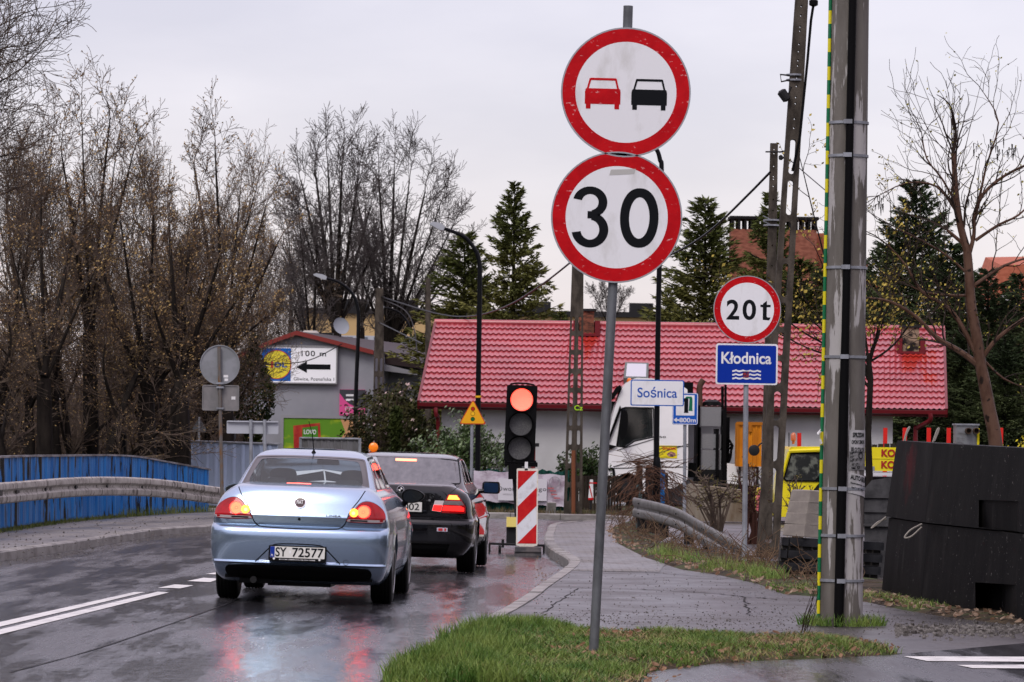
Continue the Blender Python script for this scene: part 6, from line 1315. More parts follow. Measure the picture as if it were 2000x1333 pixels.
for i in range(5): mb.tube(catmull([q(1412+i*2, 858+6*i, Y+.4), q(1424+2*i, 858+3*i, Y+.3), q(1429-i, 875+4*i, Y+.3), q(1426-i, 900, Y+.3), q(1412, 915, Y+.4)], 5), .018, 5)
mb.build('hydraulic_hoses', M_black, t)
mb = MB(); a = q(1384, 792); mb.lathe((a.x+.1, Y+.6, a.z), (0, 0, 1), [(0, .22), (.08, .2), (.13, .1)], 14); mb.build('air_filter', M_black, t, smooth=True)
mb = MB(); P = [(1420, 925), (1420, 905), (1450, 908), (1482, 918), (1482, 950), (1420, 945)]; mb.hexa([tuple(q(a, b_, Y-.1)) for a, b_ in P], [tuple(q(a, b_, Y+.6)) for a, b_ in P]); mb.build('white_mudguard', M_lw, t, fixn=True)
for px in (1225, 1395, 1440):
    c = q(px, 975, Y+.05); wb = MB(); wb.lathe((c.x, Y+.0, .5), (0, 1, 0), [(0, .30), (.02, .46), (.08, .5), (.24, .5), (.3, .46), (.32, .3)], 32); w1 = wb.build('wheel', M_tyre, t, smooth=True)
    wb = MB(); wb.lathe((c.x, Y-.005, .5), (0, 1, 0), [(0, .1), (.01, .28), (.03, .3), (.1, .3)], 20); wb.build('rim', M_dark, w1, smooth=True)
# --- orange skip frame behind the lorry
Y = 91.0; t = thing('site_container', 'orange ribbed metal container standing against the pale house wall', 'container', (at(1465, 900, Y).x, Y, 0))
a = at(1440, 826, Y); c = at(1487, 912, Y); M_or = mat('orange_metal', (.60, .22, .01), .5, 0, (.42, .14, .01), (6, 6, .8), lo=.4, hi=.6)
mb = MB(); mb.box(a.x, c.x, Y, Y+.8, c.z, a.z); mb.build('shell', M_or, t)
for i in range(6): x = lerp(a.x+.02, c.x-.04, i/5); mb = MB(); mb.box(x, x+.025, Y-.03, Y-.001, c.z, a.z-.03); mb.build('rib', M_or, t)
mb = MB(); mb.box(a.x-.02, c.x+.02, Y-.05, Y-.031, a.z-.05, a.z+.02); mb.box(a.x+.25, a.x+.32, Y-.06, Y-.032, a.z-.2, a.z-.05); mb.box(a.x, a.x+.03, Y-.04, Y-.031, c.z, a.z-.051); mb.build('frame', mat('orange_dark', (.35, .12, .01), .5), t)
mb = MB(); mb.box(a.x+.05, a.x+.1, Y+.1, Y+.2, 0, c.z-.01); mb.box(c.x-.1, c.x-.05, Y+.1, Y+.2, 0, c.z-.01); mb.build('legs', M_dark, t)
# --- yellow crane lorry
Y = 74.0; k = Y/F_PX; t = thing('crane_lorry', 'bright yellow crane lorry behind the concrete blocks and the thick pole', 'lorry', (at(1650, 1000, Y).x, Y, 0))
q = lambda px, py, y=Y: at(px, py, y)
M_yel = mat('machine_bright_yellow', (.72, .62, .015), .35, 0, (.66, .56, .012), (2, 2, 2), coat=.5)
prof = [(1476, 1010), (1476, 955), (1500, 952), (1521, 950), (1528, 935), (1541, 880), (1545, 873), (1640, 873), (1640, 1010)]
prof = [(1520, 1010), (1527, 938), (1541, 878), (1546, 873), (1640, 873), (1640, 1010)]
mb = MB(); mb.hexa([tuple(q(a, b_)) for a, b_ in prof], [tuple(q(a, b_)+Vector((0, 2.2, 0))) for a, b_ in prof]); cab = mb.build('cab', M_yel, t, fixn=True)
P = smooth_poly([(1530, 936), (1545, 884), (1640, 884), (1640, 930), (1620, 942), (1535, 941)], 0)
mb = MB(); mb.hexa([tuple(q(a, b_, Y-.004)) for a, b_ in P], [tuple(q(a, b_, Y-.02)) for a, b_ in P]); sw = mb.build('window_surround', M_black, t, fixn=True)
P = [(1533, 935), (1547, 888), (1602, 888), (1602, 928), (1590, 939), (1537, 938)]
mb = MB(); mb.hexa([tuple(q(a, b_, Y-.021)) for a, b_ in P], [tuple(q(a, b_, Y-.03)) for a, b_ in P]); mb.build('side_window', mat('cab_glass_cluttered', (.03, .035, .035), .08, 0, (.12, .13, .11), (7, 7, 7), lo=.5, hi=.62, coat=.6), t, fixn=True)
mb = MB(); mb.tube([q(1541, 882, Y-.03), q(1640, 878, Y-.03)], .035, 6); mb.tube([q(1526, 936, Y-.03), q(1541, 884, Y-.03)], .03, 6); mb.build('roof_gutter', M_yel, t)
mb = MB(); mb.ext(frame(q(1486, 968, Y-.5)), [(x*k, z*k) for x, z in ((-8, -30), (5, -32), (5, 15), (-6, 15), (-9, -5))], -.3, 0); mb.build('front_corner', mat('yellow_red_corner', (.70, .60, .03), .4, 0, (.5, .12, .14), (4, 4, 4), lo=.5, hi=.55), t, fixn=True)
mb = MB(); mb.tube([q(1541, 873, Y-.1), q(1541, 845, Y-.1)], .01, 5); mb.build('aerial', M_dark, t); mb = MB(); mb.lathe(q(1549.5, 868, Y+.2), (0, 0, 1), [(0, .02), (.06, .03), (.07, .05), (.17, .05), (.21, .02)], 14); mb.build('beacon', mat('beacon_orange_dark', (.45, .10, .02), .35, coat=1), t, smooth=True)
mb = MB(); mb.tube(catmull([q(1505, 868, Y-.3), q(1488, 866, Y-.4), q(1478, 876, Y-.4)], 4), .015, 5); mb.lathe(q(1473, 880, Y-.45), (0, 1, 0), [(0, .08), (.01, .10), (.03, .10), (.04, .07)], 18); mb.build('round_mirror', M_dark, t, smooth=True)
a = q(1642, 873, Y-.3); c = q(1775, 921, Y-.3); mb = MB(); mb.box(a.x, c.x, Y-.3, Y+.6, c.z, a.z); bm_ = mb.build('boom', M_yel, t)
mb = MB(); a2 = q(1642, 922, Y-.32); c2 = q(1775, 930, Y-.32); mb.box(a2.x, c2.x, Y-.32, Y+.5, c2.z, a2.z-.002); mb.build('pale_rail', mat('rail_pale', (.55, .55, .58), .4), t)
mb = MB(); a2 = q(1642, 931, Y-.1); c2 = q(1790, 990, Y-.1); mb.box(a2.x, c2.x, Y-.1, Y+1.5, c2.z, a2.z-.002); mb.build('chassis', M_dark, t)
mb = MB(); a2 = q(1642, 895.5, Y-.31); c2 = q(1775, 897, Y-.31); mb.box(a2.x, c2.x, Y-.31, Y-.301, c2.z, a2.z); mb.build('boom_seam', mat('yellow_seam', (.5, .42, .01), .4), bm_)
F = frame(q(1735, 880, Y-.31)); M_let = mat('letter_dark_red', (.33, .02, .02), .45)
for zz, s_ in ((-5.5, 'KO'), (-28, 'KO')): mb = MB(); put_text(mb, F, s_, 0, zz*k, 27*k, 15*k, .003, .04); mb.build('lettering', M_let, bm_)
F = frame(q(1670, 914, Y-.31)); mb = MB(); mb.ext(F, [(-34*k, -5.5*k), (38*k, -5.5*k), (38*k, 3*k), (-34*k, 3*k)], 0, .004); np_ = mb.build('name_plate', mat('name_plate_grey', (.22, .23, .25), .4), bm_, fixn=True)
mb = MB(); put_text(mb, F, 'LIEBHERR', 0, -1*k, 66*k, 6.5*k, .006, .04); mb.build('lettering', M_signblack, np_)
mb = MB()
for i in range(10): c = q(1648+12*i, 871+R.uniform(-2, 2), Y); mb.cbox(c, (.08, .2, .06+.03*R.random()))
mb.build('boom_fittings', M_dark, t)
for px in (1632, 1700, 1760):
    c = q(px, 985, Y); wb = MB(); wb.lathe((c.x, Y-.05, .48), (0, 1, 0), [(0, .30), (.02, .44), (.08, .48), (.24, .48), (.3, .44)], 28); w1 = wb.build('wheel', M_tyre, t, smooth=True)
# red stakes along the yard
for i, px in enumerate((1561, 1729, 1767, 1814, 1853, 1955)):
    y_ = 79.0; a = at(px-3.5, 836 if px != 1561 else 846, y_); c = at(px+3.5, 900, y_); mb = MB(); mb.box(a.x, c.x, y_, y_+.06, .0, a.z); o = mb.build('red_stake', mat('red_stake_paint', (.55, .02, .015), .45), None, org=((a.x+c.x)/2, y_, 0)); tag(o, 'upright red stake of the row along the yard before the house wall', 'stake', 'red stakes')
Y = 72.0; t = thing('ventilation_unit', 'grey metal housing with two round dark pipes above the black concrete', 'ventilation unit', (at(1890, 900, Y).x, Y, 0))
a = at(1868, 831, Y); c = at(1910, 900, Y); mb = MB(); mb.box(a.x, c.x, Y, Y+.5, .0, a.z); mb.build('housing', mat('housing_grey', (.22, .23, .24), .4, .4, (.12, .12, .12), (4, 4, 9), lo=.5, hi=.65), t); mb = MB(); mb.box(a.x-.02, c.x+.02, Y-.03, Y+.53, a.z+.001, a.z+.03); mb.build('lid', M_galv, t)
mb = MB(); c2 = at(1911, 870, Y); mb.box(c2.x-.03, c2.x+.01, Y-.04, Y-.005, .0, a.z-.05); mb.build('yellow_edge', M_yel, t)
for px in (1890, 1905): c = at(px, 842, Y); mb = MB(); mb.lathe((c.x, Y-.18, c.z), (0, 1, 0), [(.17, .055), (0, .055), (.0, .042), (.1, .038)], 18); mb.build('exhaust_pipe', mat('pipe_rust_dark', (.07, .045, .03), .6), t, smooth=True)
# --- driver in the white lorry, worker by the railing
def person(name_loc, label, joints, radii, edges, clothes, pose_scale=1, skin=(.35, .2, .15)):
    me = bpy.data.meshes.new('person'); me.from_pydata([tuple(j) for j in joints], edges, []); o = bpy.data.objects.new('person', me); C.objects.link(o)
    md = o.modifiers.new('s', 'SKIN'); sv = me.skin_vertices[0].data
    for i, r_ in enumerate(radii): sv[i].radius = (r_, r_)
    sv[0].use_root = True; md2 = o.modifiers.new('d', 'SUBSURF'); md2.levels = 1
    bpy.context.view_layer.update(); dg = bpy.context.evaluated_depsgraph_get(); m2 = bpy.data.meshes.new_from_object(o.evaluated_get(dg)); o.modifiers.clear(); o.data = m2
    m2.materials.clear(); m2.materials.append(clothes); m2.polygons.foreach_set('use_smooth', [True]*len(m2.polygons)); o.location = name_loc; ORG[o.name] = Vector(name_loc); return tag(o, label, 'person')
J = [(0, 0, .95), (0, 0, 1.15), (0, 0, 1.38), (0, 0, 1.5), (0, -.02, 1.62), (.19, 0, 1.38), (.26, -.04, 1.12), (.22, -.15, .92), (-.19, 0, 1.38), (-.26, -.05, 1.12), (-.2, -.18, .95), (.1, 0, .88), (.11, 0, .48), (.11, .02, .08), (.12, -.12, .05), (-.1, 0, .88), (-.11, 0, .48), (-.11, .02, .08), (-.12, -.12, .05)]
E = [(0, 1), (1, 2), (2, 3), (3, 4), (2, 5), (5, 6), (6, 7), (2, 8), (8, 9), (9, 10), (0, 11), (11, 12), (12, 13), (13, 14), (0, 15), (15, 16), (16, 17), (17, 18)]
RD = [.14, .14, .16, .055, .1, .07, .05, .035, .07, .05, .035, .09, .065, .05, .04, .09, .065, .05, .04]
Yp = 100.0; zt = at(345, 885, Yp).z; s_ = zt/1.72
p1 = person((at(345, 900, Yp).x, Yp, .0), 'person in a green work vest standing beyond the blue railing near a dark trunk', [(a*s_, b_*s_, c_*s_) for a, b_, c_ in J], [r_*s_ for r_ in RD], E, mat('green_work_vest', (.10, .35, .03), .7, 0, (.08, .22, .03), (5, 5, 5)))
mb = MB(); mb.lathe((0, 0, 1.53*s_), (0, 0, 1), [(0, .06), (.05, .095), (.12, .105), (.19, .07), (.22, .02)], 16); hh_ = mb.build('head', mat('face_skin', (.40, .19, .14), .6), p1, smooth=True, local=True)
Yp = 91.93; c = at(1247, 852, Yp)
J2 = [(0, 0, 0), (-.01, 0, .22), (-.03, 0, .42), (-.05, 0, .52), (-.07, 0, .60), (-.02, -.17, .41), (-.14, -.20, .20), (-.36, -.14, .24), (-.02, .17, .41), (-.14, .20, .20), (-.36, .12, .24), (-.3, -.1, -.02), (-.3, .1, -.02)]
E2 = [(0, 1), (1, 2), (2, 3), (3, 4), (2, 5), (5, 6), (6, 7), (2, 8), (8, 9), (9, 10), (0, 11), (0, 12)]
pd = person((q_x := at(1262, 870, 92.6).x, 92.65, at(1262, 874, 92.6).z-.12), 'person in a dark jacket with a yellow vest at the wheel of the white lorry', J2, [.13, .13, .14, .05, .08, .065, .045, .035, .065, .045, .035, .08, .08], E2, mat('driver_jacket', (.05, .06, .05), .8, 0, (.35, .42, .03), (2.2, 2.2, 2.2), lo=.55, hi=.58))
mb = MB(); mb.lathe((-.075, 0, .52), (-.1, 0, 1), [(0, .05), (.05, .078), (.12, .085), (.18, .065), (.22, .02)], 16); mb.lathe((-.165, 0, .60), (-1, 0, -.2), [(0, .015), (.025, .006)], 8); mb.build('head', mat('face_skin', (.40, .19, .14), .6), pd, smooth=True, local=True)
mb = MB(); mb.lathe((-.06, 0, .64), (.1, 0, 1), [(0, .09), (.05, .088), (.10, .05), (.115, .01)], 14); mb.build('hair', M_dark, pd, smooth=True, local=True)
# (driver sits behind the side glass; a dark window lets only the head and vest be guessed)
Yd = Y
# --- concrete barrier, blue railing stub with creeper
Y = 75.0; t_ = at(1395, 1000, Y); P = [(1330, 1018), (1338, 950), (1345, 945), (1448, 958), (1456, 1020)]; mb = MB(); mb.hexa([tuple(at(a, b_, Y)) for a, b_ in P], [tuple(at(a, b_, Y)+Vector((.1, .4, 0))) for a, b_ in P]); o = mb.build('concrete_barrier', mat('barrier_concrete', (.20, .175, .14), .75, 0, (.12, .085, .055), (2.5, 2.5, .8), lo=.42, hi=.62, bump=.5, bscale=25), None, fixn=True, org=(t_.x, Y, 0)); tag(o, 'stained pale concrete barrier slab standing in dry brush before the white lorry', 'concrete barrier')
Y = 66.6; t = thing('railing_stub', 'rusty end of a blue steel railing buried in dry brown creeper', 'railing', (at(1275, 1050, Y).x, Y, 0))
for i, (px0, px1, pt, m_) in enumerate(((1243, 1254, 910, mat('teal_rust_paint', (.10, .22, .24), .6, 0, (.05, .03, .02), (6, 6, 4), lo=.45, hi=.5)), (1261, 1276, 912, M_dark), (1281, 1298, 918, M_rail), (1300, 1304, 925, M_dark))):
    a = at(px0, pt, Y); c = at(px1, 1000, Y); mb = MB(); mb.box(a.x, c.x, Y, Y+.05, 0.05, a.z); mb.build('post' if i != 2 else 'blue_panel', m_, t)
a = at(1243, 905, Y); c = at(1300, 908, Y); mb = MB(); mb.box(a.x, a.x+.11, Y-.05, Y+.08, a.z-.02, a.z+.02); mb.build('top_rail', M_dark, t)
for px in (1243, 1278):
    a = at(px, 990, Y-.6); c = at(px+14, 1000, Y-.6)
# --- right guardrail dipping to the ground
gr_ = [at(1238, 991, 64.5), at(1290, 1003, 62), at(1330, 1017, 60), at(1360, 1035, 58), at(1400, 1058, 55.5), at(1440, 1081, 53.5), at(1468, 1097, 52)]
P = resamp(catmull(gr_, 8), 60); t = thing('guardrail', 'grey wave guardrail bending down into the grass before the 20t sign post', 'guardrail', (P[30].x, P[30].y, .06))
M_wb2 = mat('wet_guardrail_steel', (.12, .115, .105), .4, .4, (.20, .20, .19), (6, 6, 6), lo=.35, hi=.6, col3=(.06, .05, .04), sc3=(12, 12, 12), lo3=.6, hi3=.7)
n = len(P)-1; mb = MB(); vs = []
for i, p in enumerate(P):
    for a, h in Wprof: vs.append((p.x+a*.55, p.y+a*.9, p.z+h))
kk_ = len(Wprof)
for nm, i0, i1 in (('beam', 0, 36), ('beam', 36, 60)):
    mb = MB(); v2 = []
    for i in range(i0, i1+1):
        o_ = .007 if i0 else 0; v2 += [(x-o_, y-o_, z) for x, y, z in vs[i*kk_:(i+1)*kk_]]
    mb.add(v2, [(a*kk_+h, a*kk_+h+1, (a+1)*kk_+h+1, (a+1)*kk_+h) for a in range(i1-i0) for h in range(kk_-1)]); mb.build(nm, M_wb2, t, smooth=True)
for i in (2, 12, 24, 36): p = P[i]; mb = MB(); mb.box(p.x-.01, p.x+.13, p.y+.03, p.y+.13, .0, p.z+.1); mb.build('post', M_dark, t)
mb = MB()
for i in (3, 20, 36, 37, 52):
    for h in (.078, -.078): p = P[i]; mb.lathe((p.x-.03, p.y-.048, p.z+h), (.5, 1, 0), [(-.008, .012), (.0, .014)], 8)
mb.build('bolts', M_dark, t)
a = gp(1296, 1073, .06); mb = MB(); d = at(1318, 1052, a.y+.3)-at(1296, 1066, a.y); mb.lathe(at(1294, 1066, a.y), d, [(0, .03), (.0, .055), (.03, .06), (.05, .055), (.12, .055), (.24, .06), (.25, .04)], 14); o = mb.build('pipe', mat('pipe_grey', (.2, .2, .2), .4, .4), None, smooth=True, org=a); tag(o, 'short grey metal pipe lying in the litter under the guardrail', 'pipe')
# --- stack of concrete kerb blocks on black rubber blocks
Y = 45.6
tops = [(1546, 1582, 957), (1541, 1578, 979), (1536, 1575, 1001), (1532, 1572, 1024)]
M_cb = mat('pale_concrete_block', (.27, .245, .215), .7, 0, (.21, .19, .17), (5, 5, 5), col3=(.06, .055, .05), sc3=(22, 22, 22), lo3=.68, hi3=.72, bump=.5, bscale=50)
names = ['topmost', 'second from the top', 'third from the top', 'lowest']
for i, (x0, x1, yt) in enumerate(tops):
    yb = yt+22.3; dx = R.uniform(-1, 1)
    A1, B1, Cc = at(x0-4, yb, Y), at(x1-3, yb+3, Y-.3), at(x1+72, yb+9, Y-.1)
    a1, b1, c1 = at(x0, yt, Y), at(x1, yt+1, Y-.3), at(x1+72, yt+6, Y-.1)
    bk = Vector((.1, .45, 0)); mb = MB(); mb.hexa([A1, B1, Cc, Cc+bk, A1+bk], [a1, b1, c1, c1+bk, a1+bk]); o = mb.build('concrete_block', M_cb, None, fixn=True, org=A1); md = o.modifiers.new('v', 'BEVEL'); md.width = .008; md.segments = 2
    tag(o, f'pale concrete block, {names[i]} of the four stacked on the black rubber bars', 'concrete block', 'stacked concrete blocks')
M_rub = mat('wet_black_rubber', (.018, .019, .023), .35, 0, (.035, .036, .04), (4, 4, 4), bump=.3)
nm4 = ['topmost', 'second from the top', 'third from the top', 'lowest']
for i in range(4):
    yt = 1050+24*i; x0 = 1527-3*i; t = thing('rubber_bar', f'ribbed black rubber bar, {nm4[i]} of the four under the concrete blocks', 'rubber bar', at(x0, yt+16, Y), group='stacked black rubber bars')
    for q_, (xa, xb) in enumerate(((x0, x0+14), (x0+15, 1600), (1604, 1660), (1664, 1727-3*i))):
        sl = (xa-x0)*.05; sl2 = (xb-x0)*.05; yy = Y-.25+.0*q_
        mb = MB(); P4 = [(xa+1, yt+sl), (xb, yt+sl2), (xb-1, yt+16+sl2), (xa, yt+15+sl)]
        mb.hexa([tuple(at(a_, b_, yy)) for a_, b_ in P4], [tuple(at(a_, b_, yy)+Vector((0, .30, 0))) for a_, b_ in P4]); mb.build('segment', M_rub, t, fixn=True)
    mb = MB(); P4 = [(x0-2, yt+15), (1720-3*i, yt+15+9), (1720-3*i, yt+24+8), (x0-2, yt+23)]
    mb.hexa([tuple(at(a_, b_, Y-.18)) for a_, b_ in P4], [tuple(at(a_, b_, Y-.18)+Vector((0, .22, 0))) for a_, b_ in P4]); mb.build('core', mat('core_grey', (.05, .048, .045), .7, 0, (.25, .23, .2), (16, 16, 4), lo=.52, hi=.6), t, fixn=True)
for px, w2, lab in ((1545, 20, 'dark timber bearer on the ground under the left end of the block stack'), (1590, 26, 'dark timber bearer on the ground under the block stack beside the thick pole')):
    a = at(px, 1146, Y-.1); mb = MB(); mb.box(a.x, a.x+w2*Y/F_PX, Y-.15, Y+.2, .05, .14); o = mb.build('timber_bearer', mat('dark_timber', (.04, .03, .022), .8, bump=.5), None, org=(a.x, Y, .06)); tag(o, lab, 'timber')
# --- grey slanting concrete element behind
Y = 46.5; P = [(1688, 1160), (1688, 955), (1703, 938), (1745, 932), (1760, 1160)]; mb = MB(); mb.hexa([tuple(at(a, b_, Y)) for a, b_ in P], [tuple(at(a, b_, Y)+Vector((.2, .8, 0))) for a, b_ in P]); mb.cbox(at(1716, 1026, Y)+Vector((0, -.02, 0)), (.34, .04, .03)); mb.cbox(at(1716, 972, Y)+Vector((0, -.01, 0)), (.33, .03, .012)); mb.cbox(at(1716, 1000, Y)+Vector((0, -.01, 0)), (.33, .03, .012))
o = mb.build('concrete_element', mat('dark_grey_concrete', (.045, .045, .048), .7, 0, (.075, .075, .078), (4, 4, 4), bump=.5, bscale=40), None, fixn=True, org=at(1716, 1150, Y)); tag(o, 'dark grey concrete element squeezed between the thick pole and the black concrete boxes', 'concrete element')
# --- two big black concrete boxes
m = bpy.data.materials.new('bitumen_coated_concrete'); m.use_nodes = True; tt = m.node_tree; pp = tt.nodes['Principled BSDF']; pp.inputs['Roughness'].default_value = .5; pp.inputs['Specular IOR Level'].default_value = .02
tcn = tt.nodes.new('ShaderNodeTexCoord')
def _nz(scl, lo, hi):
    mpn = tt.nodes.new('ShaderNodeMapping'); mpn.inputs['Scale'].default_value = scl; tt.links.new(tcn.outputs['Object'], mpn.inputs[0]); n_ = tt.nodes.new('ShaderNodeTexNoise'); n_.inputs['Scale'].default_value = 1; n_.inputs['Detail'].default_value = 6; n_.inputs['Roughness'].default_value = .65; tt.links.new(mpn.outputs[0], n_.inputs['Vector']); q_ = tt.nodes.new('ShaderNodeMapRange'); q_.inputs[1].default_value = lo; q_.inputs[2].default_value = hi; tt.links.new(n_.outputs[0], q_.inputs[0]); return q_.outputs[0], n_.outputs[0]
def _mx(f, a, b_):
    x = tt.nodes.new('ShaderNodeMix'); x.data_type = 'RGBA'
    for s_, v in ((6, a), (7, b_)):
        if isinstance(v, tuple): x.inputs[s_].default_value = (*v, 1)
        else: tt.links.new(v, x.inputs[s_])
    tt.links.new(f, x.inputs[0]); return x.outputs[2]
k1, _ = _nz((3, 3, .8), .35, .7); c1 = _mx(k1, (.003, .003, .0033), (.010, .0097, .0095)); k2, n2 = _nz((24, 24, 24), .655, .67); kc, _ = _nz((1.1, 1.1, 1.3), .50, .62); km = tt.nodes.new('ShaderNodeMath'); km.operation = 'MULTIPLY'; tt.links.new(k2, km.inputs[0]); tt.links.new(kc, km.inputs[1]); c2 = _mx(km.outputs[0], c1, (.24, .23, .22)); k3, _ = _nz((4, 4, .9), .58, .74); c3 = _mx(k3, c2, (.022, .021, .02))
tt.links.new(c3, pp.inputs['Base Color']); bn = tt.nodes.new('ShaderNodeBump'); bn.inputs['Strength'].default_value = .25; bn.inputs['Distance'].default_value = .004; tt.links.new(n2, bn.inputs['Height']); tt.links.new(bn.outputs[0], pp.inputs['Normal']); M_bit = m
def blockbox(name, label, lo, hi, cut=None):
    bk = Vector((.25, 1.3, 0)); L3 = [Vector(p) for p in lo]; H3 = [Vector(p) for p in hi]; mb = MB(); mb.hexa(L3+[L3[-1]+bk, L3[0]+bk], H3+[H3[-1]+bk, H3[0]+bk]); o = mb.build(name, M_bit, None, fixn=True, org=L3[1])
    if cut:
        cs = []
        for P4, dep in cut:
            c_ = MB(); c_.hexa([Vector(p)-Vector((0, .4, 0)) for p in P4], [Vector(p)+Vector((.02, dep, 0)) for p in P4]); cs.append(c_.build('cut', M_bit, None, fixn=True))
        bool_cut(o, cs)
    return tag(o, label, 'concrete box')
A, B, D = gp(1721, 1166, .06), gp(1797, 1186, .06), gp(2080, 1236, .06)
def up_to(P, px, py): return at(px, py, P.y)
ya, yb, yd = A.y, B.y, D.y
def face_y(px): return lerp(yb, yd, (px-1797)/(2080-1797))
def planar(L3, px3):
    b_hi = at(*px3[1], L3[1].y); out = []
    for k_, (px, py) in enumerate(px3):
        if k_ == 1: out.append(b_hi); continue
        n_ = (L3[k_]-L3[1]).cross(b_hi-L3[1]).normalized(); o = Vector((0, 0, HC)); d = at(px, py, 10)-o; out.append(o+d*((L3[1]-o).dot(n_)/d.dot(n_)))
    return out
lo = [A, B, D]; hi = planar(lo, [(1736, 1012), (1812, 1024), (2080, 1052)])
blockbox('concrete_box', 'lower black bitumen coated concrete box with a square hole near the ground', lo, hi, [([at(a, b_, face_y(a)) for a, b_ in ((1899, 1192), (1980, 1206), (1981, 1142), (1901, 1137))], .9)])
lo2 = planar(lo, [(1730, 1009), (1806, 1021), (2080, 1049)]); hi2 = planar(lo2, [(1752, 861), (1823, 866), (2080, 880)])
ub = blockbox('concrete_box', 'upper black bitumen coated concrete box with reddish stains and a shallow recess', lo2, hi2, [([at(a, b_, face_y(a)) for a, b_ in ((1908, 1030), (1989, 1041), (1990, 980), (1911, 977))], .25)])
mb = MB(); P4 = [at(a, b_, face_y(a)+.245) for a, b_ in ((1906, 1020), (1989, 1028), (1990, 980), (1911, 977))]; mb.add([tuple(p) for p in P4], [(0, 1, 2, 3)]); mb.build('recess_back', mat('recess_concrete', (.12, .115, .11), .7, 0, (.05, .05, .05), (3, 3, 6), bump=.4), ub)
m2_ = M_bit.copy(); m2_.name = 'bitumen_with_red_spray'; t2 = m2_.node_tree; p2 = t2.nodes['Principled BSDF']; old = p2.inputs['Base Color'].links[0].from_socket
tc2 = t2.nodes.new('ShaderNodeTexCoord'); vm = t2.nodes.new('ShaderNodeVectorMath'); vm.operation = 'DISTANCE'; cpt = at(1780, 915, (ya+yb)/2)-ORG[ub.name]; vm.inputs[1].default_value = tuple(cpt); t2.links.new(tc2.outputs['Object'], vm.inputs[0])
nz2 = t2.nodes.new('ShaderNodeTexNoise'); nz2.inputs['Scale'].default_value = 6; t2.links.new(tc2.outputs['Object'], nz2.inputs['Vector']); ad2 = t2.nodes.new('ShaderNodeMath'); ad2.operation = 'MULTIPLY_ADD'; ad2.inputs[1].default_value = .5; t2.links.new(nz2.outputs[0], ad2.inputs[0]); t2.links.new(vm.outputs['Value'], ad2.inputs[2])
mr2 = t2.nodes.new('ShaderNodeMapRange'); mr2.inputs[1].default_value = .36; mr2.inputs[2].default_value = .58; mr2.inputs[3].default_value = .85; mr2.inputs[4].default_value = 0; t2.links.new(ad2.outputs[0], mr2.inputs[0])
x2 = t2.nodes.new('ShaderNodeMix'); x2.data_type = 'RGBA'; x2.inputs[7].default_value = (.055, .006, .008, 1); t2.links.new(old, x2.inputs[6]); t2.links.new(mr2.outputs[0], x2.inputs[0]); t2.links.new(x2.outputs[2], p2.inputs['Base Color'])
for k_ in range(len(ub.data.materials)): ub.data.materials[k_] = m2_
if not ub.data.materials: ub.data.materials.append(m2_)
def loop_wire(P, label, r_=.008):
    mb = MB(); mb.tube(catmull([at(*p) for p in P], 6), r_, 5); o = mb.build('lifting_loop', mat('pale_wire_rope', (.28, .26, .23), .6), None, smooth=True, org=at(*P[0])); tag(o, label, 'lifting loop')
loop_wire([(1800, 1024, yb-.03), (1778, 1036, yb-.12), (1767, 1050, yb-.14), (1780, 1048, yb-.14), (1800, 1030, yb-.05)], 'pale wire lifting loop hanging at the seam between the black concrete boxes')
loop_wire([(1730, 1010, ya-.03), (1716, 1022, ya-.15), (1702, 1032, ya-.2), (1715, 1020, ya-.15), (1731, 1014, ya-.03)], 'pale wire lifting loop at the left corner of the seam between the boxes')
loop_wire([(1825, 862, yb+.1), (1832, 845, yb+.1), (1834, 837, yb+.1), (1830, 841, yb+.1), (1824, 858, yb+.1), (1822, 864, yb+.1)], 'upright pale wire loop on top of the upper black box')
loop_wire([(1765, 864, ya+.1), (1772, 840, ya+.1), (1777, 835, ya+.1), (1770, 850, ya+.1), (1768, 864, ya+.1)], 'rusty upright wire loop at the left top corner of the upper black box')
